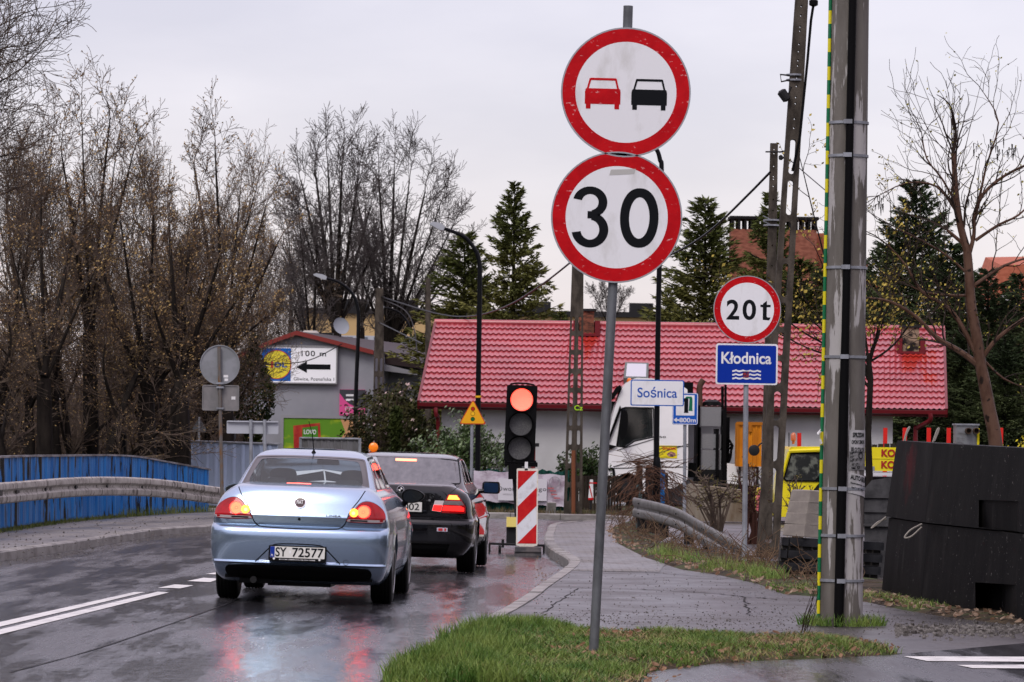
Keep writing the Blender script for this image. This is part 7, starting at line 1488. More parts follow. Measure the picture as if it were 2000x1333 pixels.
# ================================================================== TREES AND BUSHES
RT = random.Random(11)
def rv(s=1): return Vector((RT.uniform(-s, s), RT.uniform(-s, s), RT.uniform(-s, s)))
def tri_tube(mb, pts, rad, n=3):
    k = len(pts); d = (pts[-1]-pts[0]); a = d.orthogonal().normalized(); b = d.normalized().cross(a); b0 = len(mb.v)
    for i in range(k):
        for j in range(n):
            t = 2*math.pi*j/n; mb.v.append(tuple(pts[i]+(a*math.cos(t)+b*math.sin(t))*rad[i]))
    for i in range(k-1):
        for j in range(n): mb.f.append((b0+i*n+j, b0+i*n+(j+1) % n, b0+(i+1)*n+(j+1) % n, b0+(i+1)*n+j)); mb.m.append(mb.mi)
class Tree:
    def __init__(s, P): s.P = P; s.trunk = MB(); s.crown = MB(); s.buds = MB(); s.count = 0
    def grow(s, p, d, L_, r, lvl):
        P = s.P; nseg = P['seg'][lvl]; pts = [p]; rad = [r]; dd = d.normalized(); step = L_/nseg; rend = max(P['rmin'], r*P['taper'][lvl])
        for i in range(nseg):
            dd = (dd+rv(P['wob'][lvl])+Vector((0, 0, P['up'][lvl]))).normalized(); p = p+dd*step*RT.uniform(.85, 1.15)
            pts.append(p.copy()); rad.append(lerp(r, rend, (i+1)/nseg))
        tri_tube(s.trunk if lvl < P.get('tl', 2) else s.crown, pts, rad, 7 if lvl == 0 else 5 if lvl == 1 else 3); s.count += nseg
        if lvl+1 >= P['levels']:
            if P.get('bud'):
                for q in pts[1:]:
                    if RT.random() < P['bud']: s.leaf(q)
            return
        lo, hi = P['kids'][lvl]; start = P['start'][lvl]
        for i in range(1, nseg+1):
            if i/nseg < start: continue
            for _ in range(RT.randint(lo, hi)):
                u = RT.random(); q = pts[i-1].lerp(pts[i], u); dirn = (pts[i]-pts[i-1]).normalized(); side = rv().cross(dirn)
                if side.length < .05: continue
                side.normalize(); a = math.radians(RT.uniform(*P['ang'][lvl])); nd = dirn*math.cos(a)+side*math.sin(a)
                f = i/nseg; s.grow(q, nd, L_*RT.uniform(*P['len'][lvl])*(1-P['fall'][lvl]*f), rad[i]*P['rk'][lvl], lvl+1)
        s.grow(pts[-1], dd, L_*.45, rad[-1], lvl+1)
    def leaf(s, q):
        z = s.P['budsize']*RT.uniform(.6, 1.4); n = rv().normalized(); a = n.orthogonal()*z; b = n.cross(a)*.6; o = q+rv(.04)
        s.buds.add([tuple(o+a), tuple(o+b), tuple(o-a), tuple(o-b)], [(0, 1, 2, 3)])
def leafset(mb, q, size, n, spread, flat=1.0):
    for _ in range(n):
        z = size*RT.uniform(.6, 1.4); nn = rv().normalized(); a = nn.orthogonal().normalized()*z; b = nn.cross(a)*.5; o = q+Vector((RT.gauss(0, spread), RT.gauss(0, spread), RT.gauss(0, spread*flat)))
        mb.add([tuple(o+a), tuple(o+b), tuple(o-a), tuple(o-b)], [(0, 1, 2, 3)])
M_bark = mat('dark_wet_bark', (.016, .012, .010), .85, 0, (.034, .027, .021), (8, 8, 2), lo=.4, hi=.65)
M_twig = mat('brown_twigs', (.065, .047, .038), .85, 0, (.12, .092, .07), (2, 2, 2), lo=.4, hi=.6)
M_bud = mat('brown_catkins', (.20, .12, .06), .8, 0, (.38, .27, .11), (1.1, 1.1, 1.1), lo=.42, hi=.62)
M_grtwig = mat('grey_twigs', (.075, .066, .063), .85)
def proto(P, name, label, cat, p0=Vector((0, 0, 0)), d0=Vector((0, 0, 1)), H=5, r=.15, mt=None, mc=None, mbd=None, grp=None):
    T = Tree(P); T.grow(p0, d0, H, r, 0); t = thing(name, label, cat, (0, 0, 0), group=grp)
    T.trunk.build('trunk', mt or M_bark, t, smooth=True, local=True); cw = T.crown.build('crown', mc or M_twig, t, local=True)
    if T.buds.v: T.buds.build('catkins', mbd or M_bud, cw, local=True)
    return t
def allch(o): return [c for c in bpy.data.objects if c.parent == o]
def copy_tree(o, parent=None):
    c = o.copy(); C.objects.link(c); c.parent = parent
    for ch in allch(o): copy_tree(ch, c)
    return c
def measure_top(t):
    return max(v.co.z for ch in allch(t) for v in ch.data.vertices)
def place(t, px, Y, pytop, rz, label, wide=1.0, first=False, z0=-.1):
    o = t if first else copy_tree(t); H = (at(px, pytop, Y).z-z0); s_ = H/TOPS[t.name.split('.')[0]+str(t['v'])]; o.location = (at(px, 900, Y).x, Y, z0); o.rotation_euler = (0, 0, rz); o.scale = (s_*wide, s_*wide, s_); o['label'] = label; return o
TOPS = {}
def reg(t, v): t['v'] = v; TOPS[t.name.split('.')[0]+str(v)] = measure_top(t); return t
wood = dict(levels=5, seg=[7, 6, 5, 4, 3], taper=[.35, .3, .4, .5, .6], rmin=.006, wob=[.10, .18, .26, .3, .3], up=[.04, .07, .06, .03, .02], kids=[(1, 2), (1, 2), (1, 2), (1, 2)], start=[.2, .2, .15, .1], ang=[(25, 55), (25, 55), (25, 60), (25, 60)],
            len=[(.55, .85), (.45, .7), (.45, .65), (.45, .7)], fall=[.45, .3, .2, .1], rk=[.55, .6, .6, .65], bud=.30, budsize=.020, tl=2)
GW = 'bare brown trees on the left bank'
w1 = reg(proto(wood, 'bare_tree', 'x', 'tree', H=6.0, r=.17, grp=GW), 1)
wood2 = dict(wood); wood2['up'] = [.02, .12, .09, .05, .03]; wood2['ang'] = [(15, 40), (20, 50), (25, 55), (25, 60)]; wood2['bud'] = .16
w2 = reg(proto(wood2, 'bare_tree', 'x', 'tree', H=6.4, r=.15, grp=GW), 2)
wood3 = dict(wood); wood3['wob'] = [.14, .2, .26, .3, .3]; wood3['bud'] = .5
w3 = reg(proto(wood3, 'bare_tree', 'x', 'tree', H=5.6, r=.2, grp=GW), 3)
spots = [(w2, -20, 86, 150, 0, 'bare brown tree standing at the left edge of the photo', .9), (w1, 60, 92, 172, 1.1, 'bare brown tree, second from the left edge', .9), (w2, 145, 88, 178, 2.3, 'bare tree with thin upright twigs above the left end of the blue railing', .8),
         (w2, 215, 95, 172, 4.0, 'tallest upright bare tree over the middle of the blue railing', .85), (w3, 265, 87, 330, .5, 'low yellowish budding tree behind the middle of the railing', 1.2), (w1, 300, 93, 205, 3.1, 'bare tree with a forked dark trunk above the dip of the railing', .85),
         (w2, 375, 99, 232, 5.1, 'bare tree right of the forked trunk, its top leaning over the round sign back', .9), (w1, 410, 94, 390, 2.0, 'low spreading bare tree above the back of the round sign', .9), (w3, 345, 92, 480, 4.4, 'low thick budding tree with a black trunk beside the railing end', 1.0),
         (w3, 120, 84, 420, 2.9, 'low budding tree above the guardrail at the left', 1.3), (w3, 20, 82, 400, 3.8, 'low budding tree at the left edge above the guardrail', 1.3), (w2, 500, 150, 350, 1.2, 'thin distant bare tree above the left end of the billboard', .8),
         (w2, 555, 150, 330, .8, 'thin distant bare tree left of the big bare pair', 1.0), (w3, 205, 83, 470, 1.7, 'low budding tree just behind the blue railing, left of the dark signal', 1.3)]
seen = set()
for t_, px, Y, py, rz, lab, wd in spots:
    f = t_['v'] not in seen; seen.add(t_['v']); place(t_, px, Y, py, rz, lab, wd, first=f)
# big grey fan shaped trees in the middle, limbs aimed at their own places in the crown
fan = dict(levels=5, seg=[5, 8, 6, 5, 3], taper=[.7, .3, .4, .5, .6], rmin=.0095, wob=[.05, .12, .18, .24, .3], up=[0, .03, .05, .04, .03], kids=[(1, 2), (1, 2), (1, 2), (1, 2)], start=[.2, .15, .25, .1], ang=[(20, 40), (22, 42), (28, 58), (30, 60)],
           len=[(.5, .7), (.38, .55), (.42, .62), (.45, .7)], fall=[.2, .25, .25, .1], rk=[.5, .5, .55, .65], bud=0, tl=2)
def fan_tree(name, label, px, Y, fork, r0, tgts, P, mt, mc, grp=None, mb_=None, lk=.34, bow=.1):
    b = Vector((at(px, 900, Y).x, Y, -.1)); t = thing(name, label, 'tree', b, group=grp); T = Tree(P); q = lambda a, c_, dy=0: at(a, c_, Y+dy)-b
    fz = q(px, fork); tri_tube(T.trunk, [Vector((0, 0, 0)), fz*.5+Vector((.03, 0, 0)), fz], [r0*1.15, r0, r0*.85], 9)
    for ex, ey in tgts:
        e = q(ex, ey, RT.uniform(-1.2, 1.2)); m0 = fz.lerp(e, .45)+Vector(((e.x-fz.x)*bow, 0, .1*(e.z-fz.z))); Q = catmull([fz+rv(.06), m0, e], 5); n = len(Q); L0 = (e-fz).length; rs = r0*RT.uniform(.26, .46)
        tri_tube(T.trunk, Q, [lerp(rs, rs*.22, i/(n-1)) for i in range(n)], 6)
        for i in range(2, n):
            for _ in range(RT.choice((0, 1, 1, 1))):
                d = (Q[i]-Q[i-1]).normalized(); s_ = rv().cross(d).normalized(); a_ = math.radians(RT.uniform(20, 45)); T.grow(Q[i-1].lerp(Q[i], RT.random()), d*math.cos(a_)+s_*math.sin(a_), L0*lk*RT.uniform(.7, 1.15)*(1-.35*i/n), lerp(rs, rs*.22, i/(n-1))*.5, 2)
        T.grow(Q[-1], Q[-1]-Q[-2], L0*.22, rs*.22, 2)
    T.trunk.build('trunk', mt, t, smooth=True, local=True); cw = T.crown.build('crown', mc, t, local=True)
    if T.buds.v: T.buds.build('catkins', mb_ or M_bud, cw, local=True)['kind'] = 'stuff'
    return t
GB = 'big bare trees behind the shop'
RT.seed(5)
fan_tree('bare_tree', 'big bare tree with fanning grey branches behind the grey building', 655, 150, 650, .26, [(590, 360), (615, 330), (640, 315), (668, 320), (700, 345), (725, 400), (585, 420), (600, 500), (735, 480)], fan, M_bark, M_grtwig, GB)
fan_tree('bare_tree', 'big bare tree with fanning grey branches left of the spruces', 760, 156, 690, .26, [(700, 400), (740, 350), (770, 335), (800, 350), (830, 375), (860, 400), (885, 440), (900, 490), (690, 500), (880, 540)], fan, M_bark, M_grtwig, GB)
fan_tree('bare_tree', 'slighter bare tree between and behind the big bare pair', 705, 172, 640, .18, [(680, 420), (715, 400), (745, 420), (770, 470)], fan, M_bark, M_grtwig, GB)
fan_tree('bare_tree', 'bare tree at the left foot of the big bare pair, leaning right', 610, 140, 700, .16, [(560, 470), (585, 440), (620, 460), (560, 560)], fan, M_bark, M_grtwig, GB)
fan_tree('bare_tree', 'faint small bare tree far behind the leaning sign post', 1190, 240, 640, .16, [(1160, 575), (1180, 565), (1200, 572), (1222, 580)], fan, M_bark, M_grtwig, GB, lk=.45)
# dark forked trunks standing in front of the left thicket
fan2 = dict(fan); fan2.update(rmin=.006, bud=.30, budsize=.020, kids=[(1, 2), (1, 2), (1, 2), (1, 1)])
GF = 'dark forked trees before the thicket'
fan_tree('bare_tree', 'dark forked tree with a low fork just behind the railing dip', 285, 84, 770, .20, [(190, 500), (235, 430), (300, 420), (370, 560), (400, 640), (230, 640)], fan2, M_bark, M_twig, GF, lk=.26)
fan_tree('bare_tree', 'dark thick leaning tree beside the triangular sign back', 350, 83, 760, .22, [(300, 600), (370, 470), (430, 500), (480, 560), (520, 620), (330, 430)], fan2, M_bark, M_twig, GF, lk=.26)
fan_tree('bare_tree', 'dark tree with two limbs over the left part of the guardrail', 85, 82, 740, .17, [(20, 480), (80, 380), (150, 430), (190, 520)], fan2, M_bark, M_twig, GF, lk=.26)
fan_tree('bare_tree', 'tall dark tree rising left of the middle of the blue railing', 175, 85, 650, .17, [(120, 300), (160, 240), (215, 230), (260, 300), (140, 420)], fan2, M_bark, M_twig, GF, lk=.26)
fan_tree('bare_tree', 'bare tree whose dark top arches towards the round sign back', 440, 92, 700, .18, [(380, 330), (420, 290), (470, 370), (520, 400), (545, 470)], fan2, M_bark, M_twig, GF, lk=.26)
# near tree reaching in from the left
near = dict(wood); near.update(levels=5, bud=.0, rmin=.004, ang=[(40, 70), (30, 55), (30, 60), (30, 60)], up=[.02, .02, .03, .04, .05], kids=[(1, 2), (1, 2), (1, 2), (1, 1)], start=[.35, .25, .1, .1])
RT.seed(3); T = Tree(near); Yn = 52.0; b = Vector((at(-330, 900, Yn).x, Yn, 0)); t = thing('bare_tree', 'near bare tree reaching its thin branches in at the top left corner', 'tree', b)
T.P = near; tr = [Vector((0, 0, -.1)), Vector((.05, 0, 1.6)), Vector((0, .1, 3.2)), Vector((.15, 0, 4.6)), Vector((.1, 0, 6.0)), Vector((.2, 0, 7.4))]; tri_tube(T.trunk, tr, [.16, .14, .12, .1, .07, .03], 8)
for z, tgt in ((3.9, (100, 215)), (4.4, (70, 150)), (5.0, (105, 75)), (5.5, (110, 110)), (5.9, (60, 15)), (6.4, (90, 50)), (4.1, (40, 230)), (6.8, (40, -40)), (4.9, (20, 120))):
    p = Vector((.1, 0, z)); q = at(tgt[0], tgt[1], Yn)-b; q.y += RT.uniform(-.4, .4); d = q-p; T.grow(p, d+Vector((0, 0, -.25)), d.length*.78, .035, 1)
T.trunk.build('trunk', M_bark, t, smooth=True, local=True); T.crown.build('crown', M_twig, t, local=True)
# undergrowth of the left bank: one mass of brown brush
RT.seed(8); mb = MB(); lf = MB()
for i in range(2600):
    px = RT.uniform(-60, 470); Y = RT.uniform(98, 112); base = at(px, 980, Y); base.z = RT.uniform(0, 1.2); h = RT.uniform(.8, 3.2)*(1 if px < 400 else .5); d = Vector((RT.uniform(-.3, .3), RT.uniform(-.3, .3), 1)); pts = [base, base+d*h*.5+rv(.15), base+d*h+rv(.3)]
    tri_tube(mb, pts, [.018, .013, .007], 3)
    for _ in range(3):
        k_ = RT.random(); s0 = pts[0].lerp(pts[2], k_); tri_tube(mb, [s0, s0+rv(.5)+Vector((0, 0, .3))], [.009, .006], 3)
    if RT.random() < .7: leafset(lf, pts[1].lerp(pts[2], RT.random()), .028, 4, .25)
for i in range(420): leafset(lf, at(RT.uniform(-60, 400), RT.uniform(600, 900), RT.uniform(99, 111)), .028, 12, .3)
o = stuff('undergrowth', mb, M_twig, 'dense brown brush filling the left bank below the bare trees', 'undergrowth')
lo_ = lf.build('dry_leaves', M_bud, o, local=True); lo_['kind'] = 'stuff'
# ---- spruces
M_need = mat('spruce_needles', (.07, .085, .022), .8, 0, (.16, .145, .04), (1.6, 1.6, 1.6), lo=.4, hi=.62)
M_need2 = mat('dark_needles', (.035, .055, .022), .85, 0, (.08, .10, .035), (1.6, 1.6, 1.6), lo=.4, hi=.62)
def spruce(seed, name, dens=1.0, mneed=None, r0=.265, droop=.25, rough_=1.0):
    RT.seed(seed); t = thing(name, 'x', 'tree', (0, 0, 0), group='spruces and pines behind the house'); tr = MB(); ne = MB(); tri_tube(tr, [Vector((0, 0, 0)), Vector((0, 0, .5)), Vector((0, 0, .97))], [.014, .009, .0015], 6)
    z = .06
    while z < .985:
        f = (z-.05)/.95; rad = r0*(1-f)**.85*RT.uniform(.8, 1.15)+.006; nb = int(RT.randint(7, 9)*(1 if f < .85 else .7))
        for i in range(nb):
            a = RT.uniform(0, 2*math.pi); L2 = rad*RT.uniform(.6, 1.2)*rough_; dr = droop*(1-f)-.45*f*f
            d = Vector((math.cos(a), math.sin(a), -dr)); p0 = Vector((0, 0, z)); pts = [p0, p0+d*L2*.55, p0+d*L2+Vector((0, 0, L2*.18))]
            tri_tube(tr, pts, [.0035*(1-f)+.001, .002, .0008], 3)
            n = int((24+L2*440)*dens)
            for _ in range(n):
                u = RT.random()**.8; q = pts[0].lerp(pts[1], u*2) if u < .5 else pts[1].lerp(pts[2], u*2-1)
                w2 = L2*.22*(1-u*.7); q = q+Vector((-d.y, d.x, 0))*RT.gauss(0, w2*.6)+Vector((0, 0, -abs(RT.gauss(0, .010))))
                s_ = .0095*RT.uniform(.6, 1.5); dirn = (d+rv(.6)).normalized(); sd_ = dirn.cross(rv()).normalized()*s_*.33
                ne.v += [tuple(q-sd_), tuple(q+sd_), tuple(q+dirn*s_*1.6)]; b0 = len(ne.v)-3; ne.f.append((b0, b0+1, b0+2)); ne.m.append(0)
        z += RT.uniform(.016, .026)
    tr.build('trunk', M_bark, t, local=True); ne.build('crown', mneed or M_need, t, local=True); return t
sp1 = reg(spruce(21, 'spruce_tree'), 5); sp2 = reg(spruce(22, 'spruce_tree', 1.0, M_need2, .34, .15, 1.1), 6)
sp3 = reg(spruce(23, 'spruce_tree', .9, M_need, .26, .0, 1.15), 7)
for i, (t_, px, Y, py, rz, lab, wd) in enumerate([(sp1, 998, 116, 352, 0, 'tallest olive green spruce between the curved lamp and the 30 sign', 1.0), (sp3, 902, 120, 445, 1, 'smaller spruce left of the tallest one, behind the curved lamp', 1.35), (sp3, 1371, 118, 378, 2, 'spruce just left of the 20t sign', 1.3),
        (sp1, 1300, 135, 560, 3, 'low spruce behind the black lamp post, left of the 20t sign', 1.1), (sp1, 1498, 128, 372, 4, 'spruce in front of the brick chimney stack', 1.0), (sp3, 1560, 126, 500, 5, 'low spruce right of the leaning lattice pole', 1.6),
        (sp2, 1782, 122, 345, 6, 'dark spruce right of the thick concrete pole', 1.0), (sp2, 1850, 118, 470, 1.5, 'dark spruce behind the reddish trunk', 1.3), (sp2, 1720, 126, 470, 2.5, 'dark spruce just right of the thick concrete pole', 1.1), (sp2, 1925, 112, 520, 3.5, 'dark spruce at the right behind the reddish trunk', 1.4), (sp2, 1990, 120, 530, 4.5, 'dark spruce at the right edge', 1.3), (sp2, 1640, 130, 470, .5, 'dark spruce behind the thick concrete pole', 1.2), (sp2, 1880, 102, 640, 5.5, 'low dark conifer beside the house gable', 1.6), (sp2, 1960, 100, 650, 2.2, 'low dark conifer near the right edge', 1.6),
        (sp1, 1090, 150, 605, 2.7, 'distant low spruce behind the roof, left of the leaning post', 1.5)]):
    place(t_, px, Y, py, rz, lab, wd, first=(i in (0, 1, 6)))
# tall thuja by the grey building and small one
M_thuja = mat('thuja_green', (.020, .035, .010), .8, 0, (.05, .065, .014), (2, 2, 2))
def thuja(px, Y, pt, w_, label, n=3200, m_=None):
    H = at(px, pt, Y).z; b = Vector((at(px, 900, Y).x, Y, 0)); t = thing('thuja', label, 'tree', b); tr = MB(); tri_tube(tr, [Vector((0, 0, 0)), Vector((0, 0, H*.9))], [.05, .01], 5); tr.build('trunk', M_bark, t, local=True); mb = MB()
    for _ in range(n):
        z = RT.random()**.85; rr = w_*(1-z)**.6*(.6+.4*math.sin(z*9+px))*RT.uniform(.55, 1.05)**.5+.02; a = RT.uniform(0, 6.283); q = Vector((math.cos(a)*rr, math.sin(a)*rr, z*H)); leafset(mb, q, .05, 1, .03)
    mb.build('crown', m_ or M_thuja, t, local=True)
thuja(492, 100, 655, .95, 'tall dark green thuja left of the white billboard', 7000)
thuja(772, 88, 798, .32, 'small conical dark thuja left of the glossy bush', 2500)
# ---- shrubs
def shrub(name, label, px, Y, w_, pt, m_, size, n, stems=14, flowers=None, nf=0, pb=1000, mst=None, fsize=.03, shape=.5):
    H = at(px, pt, Y).z; b = Vector((at(px, 900, Y).x, Y, 0)); t = thing(name, label, 'bush', b); st = MB(); lf = MB(); fl = MB(); tips = []
    for i in range(stems):
        a = RT.uniform(0, 6.283); e = Vector((math.cos(a)*w_*RT.uniform(.3, 1), math.sin(a)*w_*RT.uniform(.3, .8), H*RT.uniform(.55, 1.0)*(1))); e.z *= 1-.3*(e.xy.length/w_)**2; m0 = e*.5+Vector((RT.uniform(-.1, .1), 0, .1)); tri_tube(st, [Vector((RT.uniform(-.1, .1), 0, 0)), m0, e], [.025, .015, .006], 4)
        for _ in range(9): s0 = m0.lerp(e, RT.random()); e2 = s0+Vector((RT.uniform(-1, 1)*w_*.35, RT.uniform(-.4, .4)*w_*.5, RT.uniform(-.1, .35)*H*.3)); tri_tube(st, [s0, e2], [.008, .004], 3); tips.append((s0, e2))
    for _ in range(n): s0, e2 = RT.choice(tips); leafset(lf, s0.lerp(e2, RT.random()**.6), size, 4, size*1.6)
    st.build('stems', mst or M_twig, t, local=True)
    if n: lf.build('leaves', m_, t, local=True)
    for _ in range(nf): s0, e2 = RT.choice(tips); q = e2+rv(.05); leafset(fl, q, fsize, 3, fsize*.6)
    if nf: fl.build('blossoms', flowers, t, local=True)
    return t
M_lf = mat('glossy_leaf', (.045, .085, .022), .3, 0, (.13, .19, .075), (3, 3, 3), lo=.4, hi=.6, spec=.7)
M_lfd = mat('dark_leaf', (.018, .04, .012), .4, 0, (.05, .08, .022), (3, 3, 3), lo=.4, hi=.62)
M_mix = mat('olive_leaf', (.028, .04, .012), .6, 0, (.075, .07, .025), (2.5, 2.5, 2.5), lo=.4, hi=.6)
shrub('glossy_bush', 'big glossy green evergreen bush behind the yellow triangular sign', 905, 87, .95, 788, M_lf, .042, 2200, 26)
shrub('magnolia_bush', 'dark bush dotted with pale pink blossoms in front of the grey building', 745, 96, .95, 722, M_mix, .05, 900, 26, mat('pink_blossom', (.65, .50, .48), .6), 110, fsize=.035)
shrub('evergreen_bush', 'olive evergreen bush rising beside the red roof corner', 795, 101, .75, 715, M_mix, .05, 1500, 20)
shrub('evergreen_bush', 'dark low bush between the thuja and the glossy bush', 830, 91, .6, 850, M_lfd, .04, 900, 14)
shrub('hedge_bush', 'rounded clipped dark green hedge behind the leaning grey post', 1148, 88, .50, 870, M_lfd, .035, 1500, 20)
shrub('hedge_bush', 'small dark hedge left of the leaning grey sign post and right of the banner', 1112, 87, .25, 872, M_lfd, .035, 500, 10)
shrub('forsythia_bush', 'yellow blooming bush at the right edge above the black boxes', 2005, 66, .55, 795, mat('forsythia_yellow', (.55, .46, .02), .6, 0, (.40, .36, .03), (4, 4, 4)), .03, 1500, 20)
shrub('dry_shrub', 'leafless shrub with tiny yellow buds in front of the concrete barrier', 1400, 68, .75, 905, mat('dull_bud', (.16, .14, .04), .7), .014, 170, 22)
shrub('dry_shrub', 'leafless reddish brush around the foot of the leaning lattice pole', 1470, 60, .40, 880, mat('dull_bud', (0, 0, 0)), .012, 90, 18, mst=mat('reddish_twigs', (.07, .03, .022), .8))
shrub('dry_shrub', 'leafless brush hanging before the yellow cab window', 1560, 62, .30, 915, mat('dull_bud', (0, 0, 0)), .013, 40, 9)
# ---- creeper over the railing stub
RT.seed(4); Y = 66.2; b = Vector((at(1275, 1050, Y).x, Y, 0)); t = thing('dry_creeper', 'tangled dry reddish brown creeper drooping over the blue railing stub', 'creeper', b); mb = MB()
for i in range(230):
    px = RT.gauss(1270, 20); px = max(1225, min(1318, px)); s0 = at(px, 908+abs(px-1270)*.35+RT.random()**1.6*95, Y-RT.uniform(0, .45))-b
    sgn = (px-1272)/110+RT.uniform(-.6, .6); pts = [s0]; d = Vector((sgn*.5, RT.uniform(-.2, .1), .25))
    for _ in range(6): d = (d+Vector((RT.uniform(-.6, .6), RT.uniform(-.1, .1), -.30))).normalized(); pts.append(pts[-1]+d*RT.uniform(.03, .16))
    tri_tube(mb, pts, [.006, .006, .005, .005, .004, .004, .003], 3)
for i in range(50):
    s0 = at(RT.gauss(1262, 22), 915, Y-.2)-b; tri_tube(mb, [s0, s0+Vector((RT.uniform(-.3, .3), 0, .12)), s0+Vector((RT.uniform(-.6, .6), 0, RT.uniform(0, .35)))], [.006, .005, .003], 3)
mb.build('stems', mat('dry_creeper_brown', (.07, .038, .028), .85, 0, (.13, .07, .045), (5, 5, 5)), t, local=True)
# ---- tree with the reddish trunk at the right
RT.seed(17); Y = 58.0; b = Vector((at(1948, 900, Y).x, Y, 0)); t = thing('pruned_tree', 'bare tree with a wet reddish trunk behind the black concrete boxes', 'tree', b)
M_red = mat('wet_red_bark', (.075, .038, .024), .45, 0, (.11, .062, .042), (7, 7, 3), lo=.4, hi=.6, col3=(.03, .02, .015), sc3=(9, 9, 6), lo3=.58, hi3=.64, bump=.6, bscale=40)
rd = dict(levels=4, seg=[6, 7, 6, 4], taper=[.5, .3, .4, .5], rmin=.0035, wob=[.05, .2, .3, .35], up=[0, .08, .06, .04], kids=[(1, 1), (1, 1), (1, 1)], start=[.3, .3, .2], ang=[(25, 50), (35, 70), (35, 70)], len=[(.5, .8), (.35, .6), (.4, .6)], fall=[.3, .3, .2], rk=[.5, .5, .6], bud=.3, budsize=.016, tl=2)
T = Tree(rd); q = lambda px, py, dy=0: at(px, py, Y+dy)-b
tr = [q(1948, 990), q(1945, 870), q(1932, 800), q(1922, 745), q(1915, 710), q(1908, 660), q(1897, 600), q(1893, 540), q(1889, 490)]
tri_tube(T.trunk, catmull(tr, 3), [lerp(.105, .062, i/24) for i in range(25)], 12)
def limb(P, r0, r1, kids=True, lv=2):
    Q = catmull([q(*p) for p in P], 3); n = len(Q); tri_tube(T.trunk, Q, [lerp(r0, r1, i/(n-1)) for i in range(n)], 7)
    if kids:
        for i in range(2, n, 1):
            if RT.random() < .75:
                d = (Q[i]-Q[i-1]).normalized(); s_ = rv().cross(d).normalized(); nd = d*.7+s_*.6+Vector((0, 0, .35)); T.grow(Q[i], nd, RT.uniform(.35, .9), lerp(r0, r1, i/(n-1))*.4+.003, lv)
    T.grow(Q[-1], Q[-1]-Q[-2], .7, r1, lv)
limb([(1912, 715), (1880, 690), (1830, 660), (1790, 620), (1740, 590), (1695, 582)], .05, .015)
limb([(1910, 700), (1880, 640), (1850, 600), (1800, 570), (1770, 520), (1735, 480)], .04, .012)
limb([(1893, 578), (1850, 577), (1810, 572), (1780, 560)], .025, .010)
limb([(1912, 712), (1940, 670), (1975, 640), (2020, 610)], .04, .02)
limb([(1889, 490), (1875, 440), (1868, 390), (1865, 350), (1862, 300)], .06, .035, True, 2)
limb([(1885, 480), (1862, 460), (1850, 450)], .03, .02, False)
limb([(1892, 500), (1902, 460), (1904, 420), (1920, 380), (1960, 345), (2010, 320)], .035, .02)
limb([(1905, 470), (1950, 440), (1990, 420), (2030, 380)], .025, .01); limb([(1900, 560), (1960, 520), (2020, 500)], .03, .01); limb([(1895, 540), (1850, 500), (1800, 470), (1740, 440)], .02, .008); limb([(1918, 700), (1960, 740), (2010, 760)], .02, .008)
limb([(1868, 400), (1840, 350), (1810, 310), (1800, 260)], .018, .008); limb([(1870, 420), (1830, 365), (1770, 358), (1712, 385)], .02, .008)
limb([(1905, 430), (1925, 330), (1950, 240), (1920, 180)], .02, .007)
for i in range(16):   # long straight shoots from the pollarded heads
    x0, y0 = RT.choice([(1862, 305), (1865, 320), (1904, 430), (1850, 450), (1869, 380)]); x1 = x0+RT.uniform(-130, 60); y1 = y0-RT.uniform(120, 230)
    P = [q(x0, y0), q(lerp(x0, x1, .45)+RT.uniform(-6, 6), lerp(y0, y1, .4)), q(x1, y1)]; P = catmull(P, 4); tri_tube(T.crown, P, [lerp(.009, .0035, j/8) for j in range(9)], 4)
    for _ in range(3): j = RT.randint(2, 7); T.grow(P[j], (P[j+1]-P[j]).normalized()+rv(.6), RT.uniform(.3, .7), .005, 3)
T.trunk.build('trunk', M_red, t, smooth=True, local=True); cw = T.crown.build('crown', mat('fine_brown_twigs', (.05, .035, .028), .8), t, local=True); T.buds.build('buds', mat('yellow_buds', (.30, .27, .05), .7), cw, local=True)['kind'] = 'stuff'
sd_ = MB()
for px, py in ((1718, 385), (1722, 395), (1778, 365), (1843, 380), (1840, 410), (1868, 360), (1905, 285), (1945, 290), (1953, 280), (1938, 275), (1980, 290), (1975, 285), (1890, 390), (1920, 400)):
    for _ in range(7): p = q(px+RT.uniform(-8, 8), py+RT.uniform(-10, 16), RT.uniform(-.1, .1)); s_ = .03; sd_.add([tuple(p+Vector((-.008, 0, 0))), tuple(p+Vector((.008, 0, 0))), tuple(p+Vector((.003, 0, -s_*3))), tuple(p+Vector((-.003, 0, -s_*3)))], [(0, 1, 2, 3)])
sd_.build('seed_clusters', mat('seed_dark', (.025, .018, .014), .8), cw, local=True)['kind'] = 'stuff'
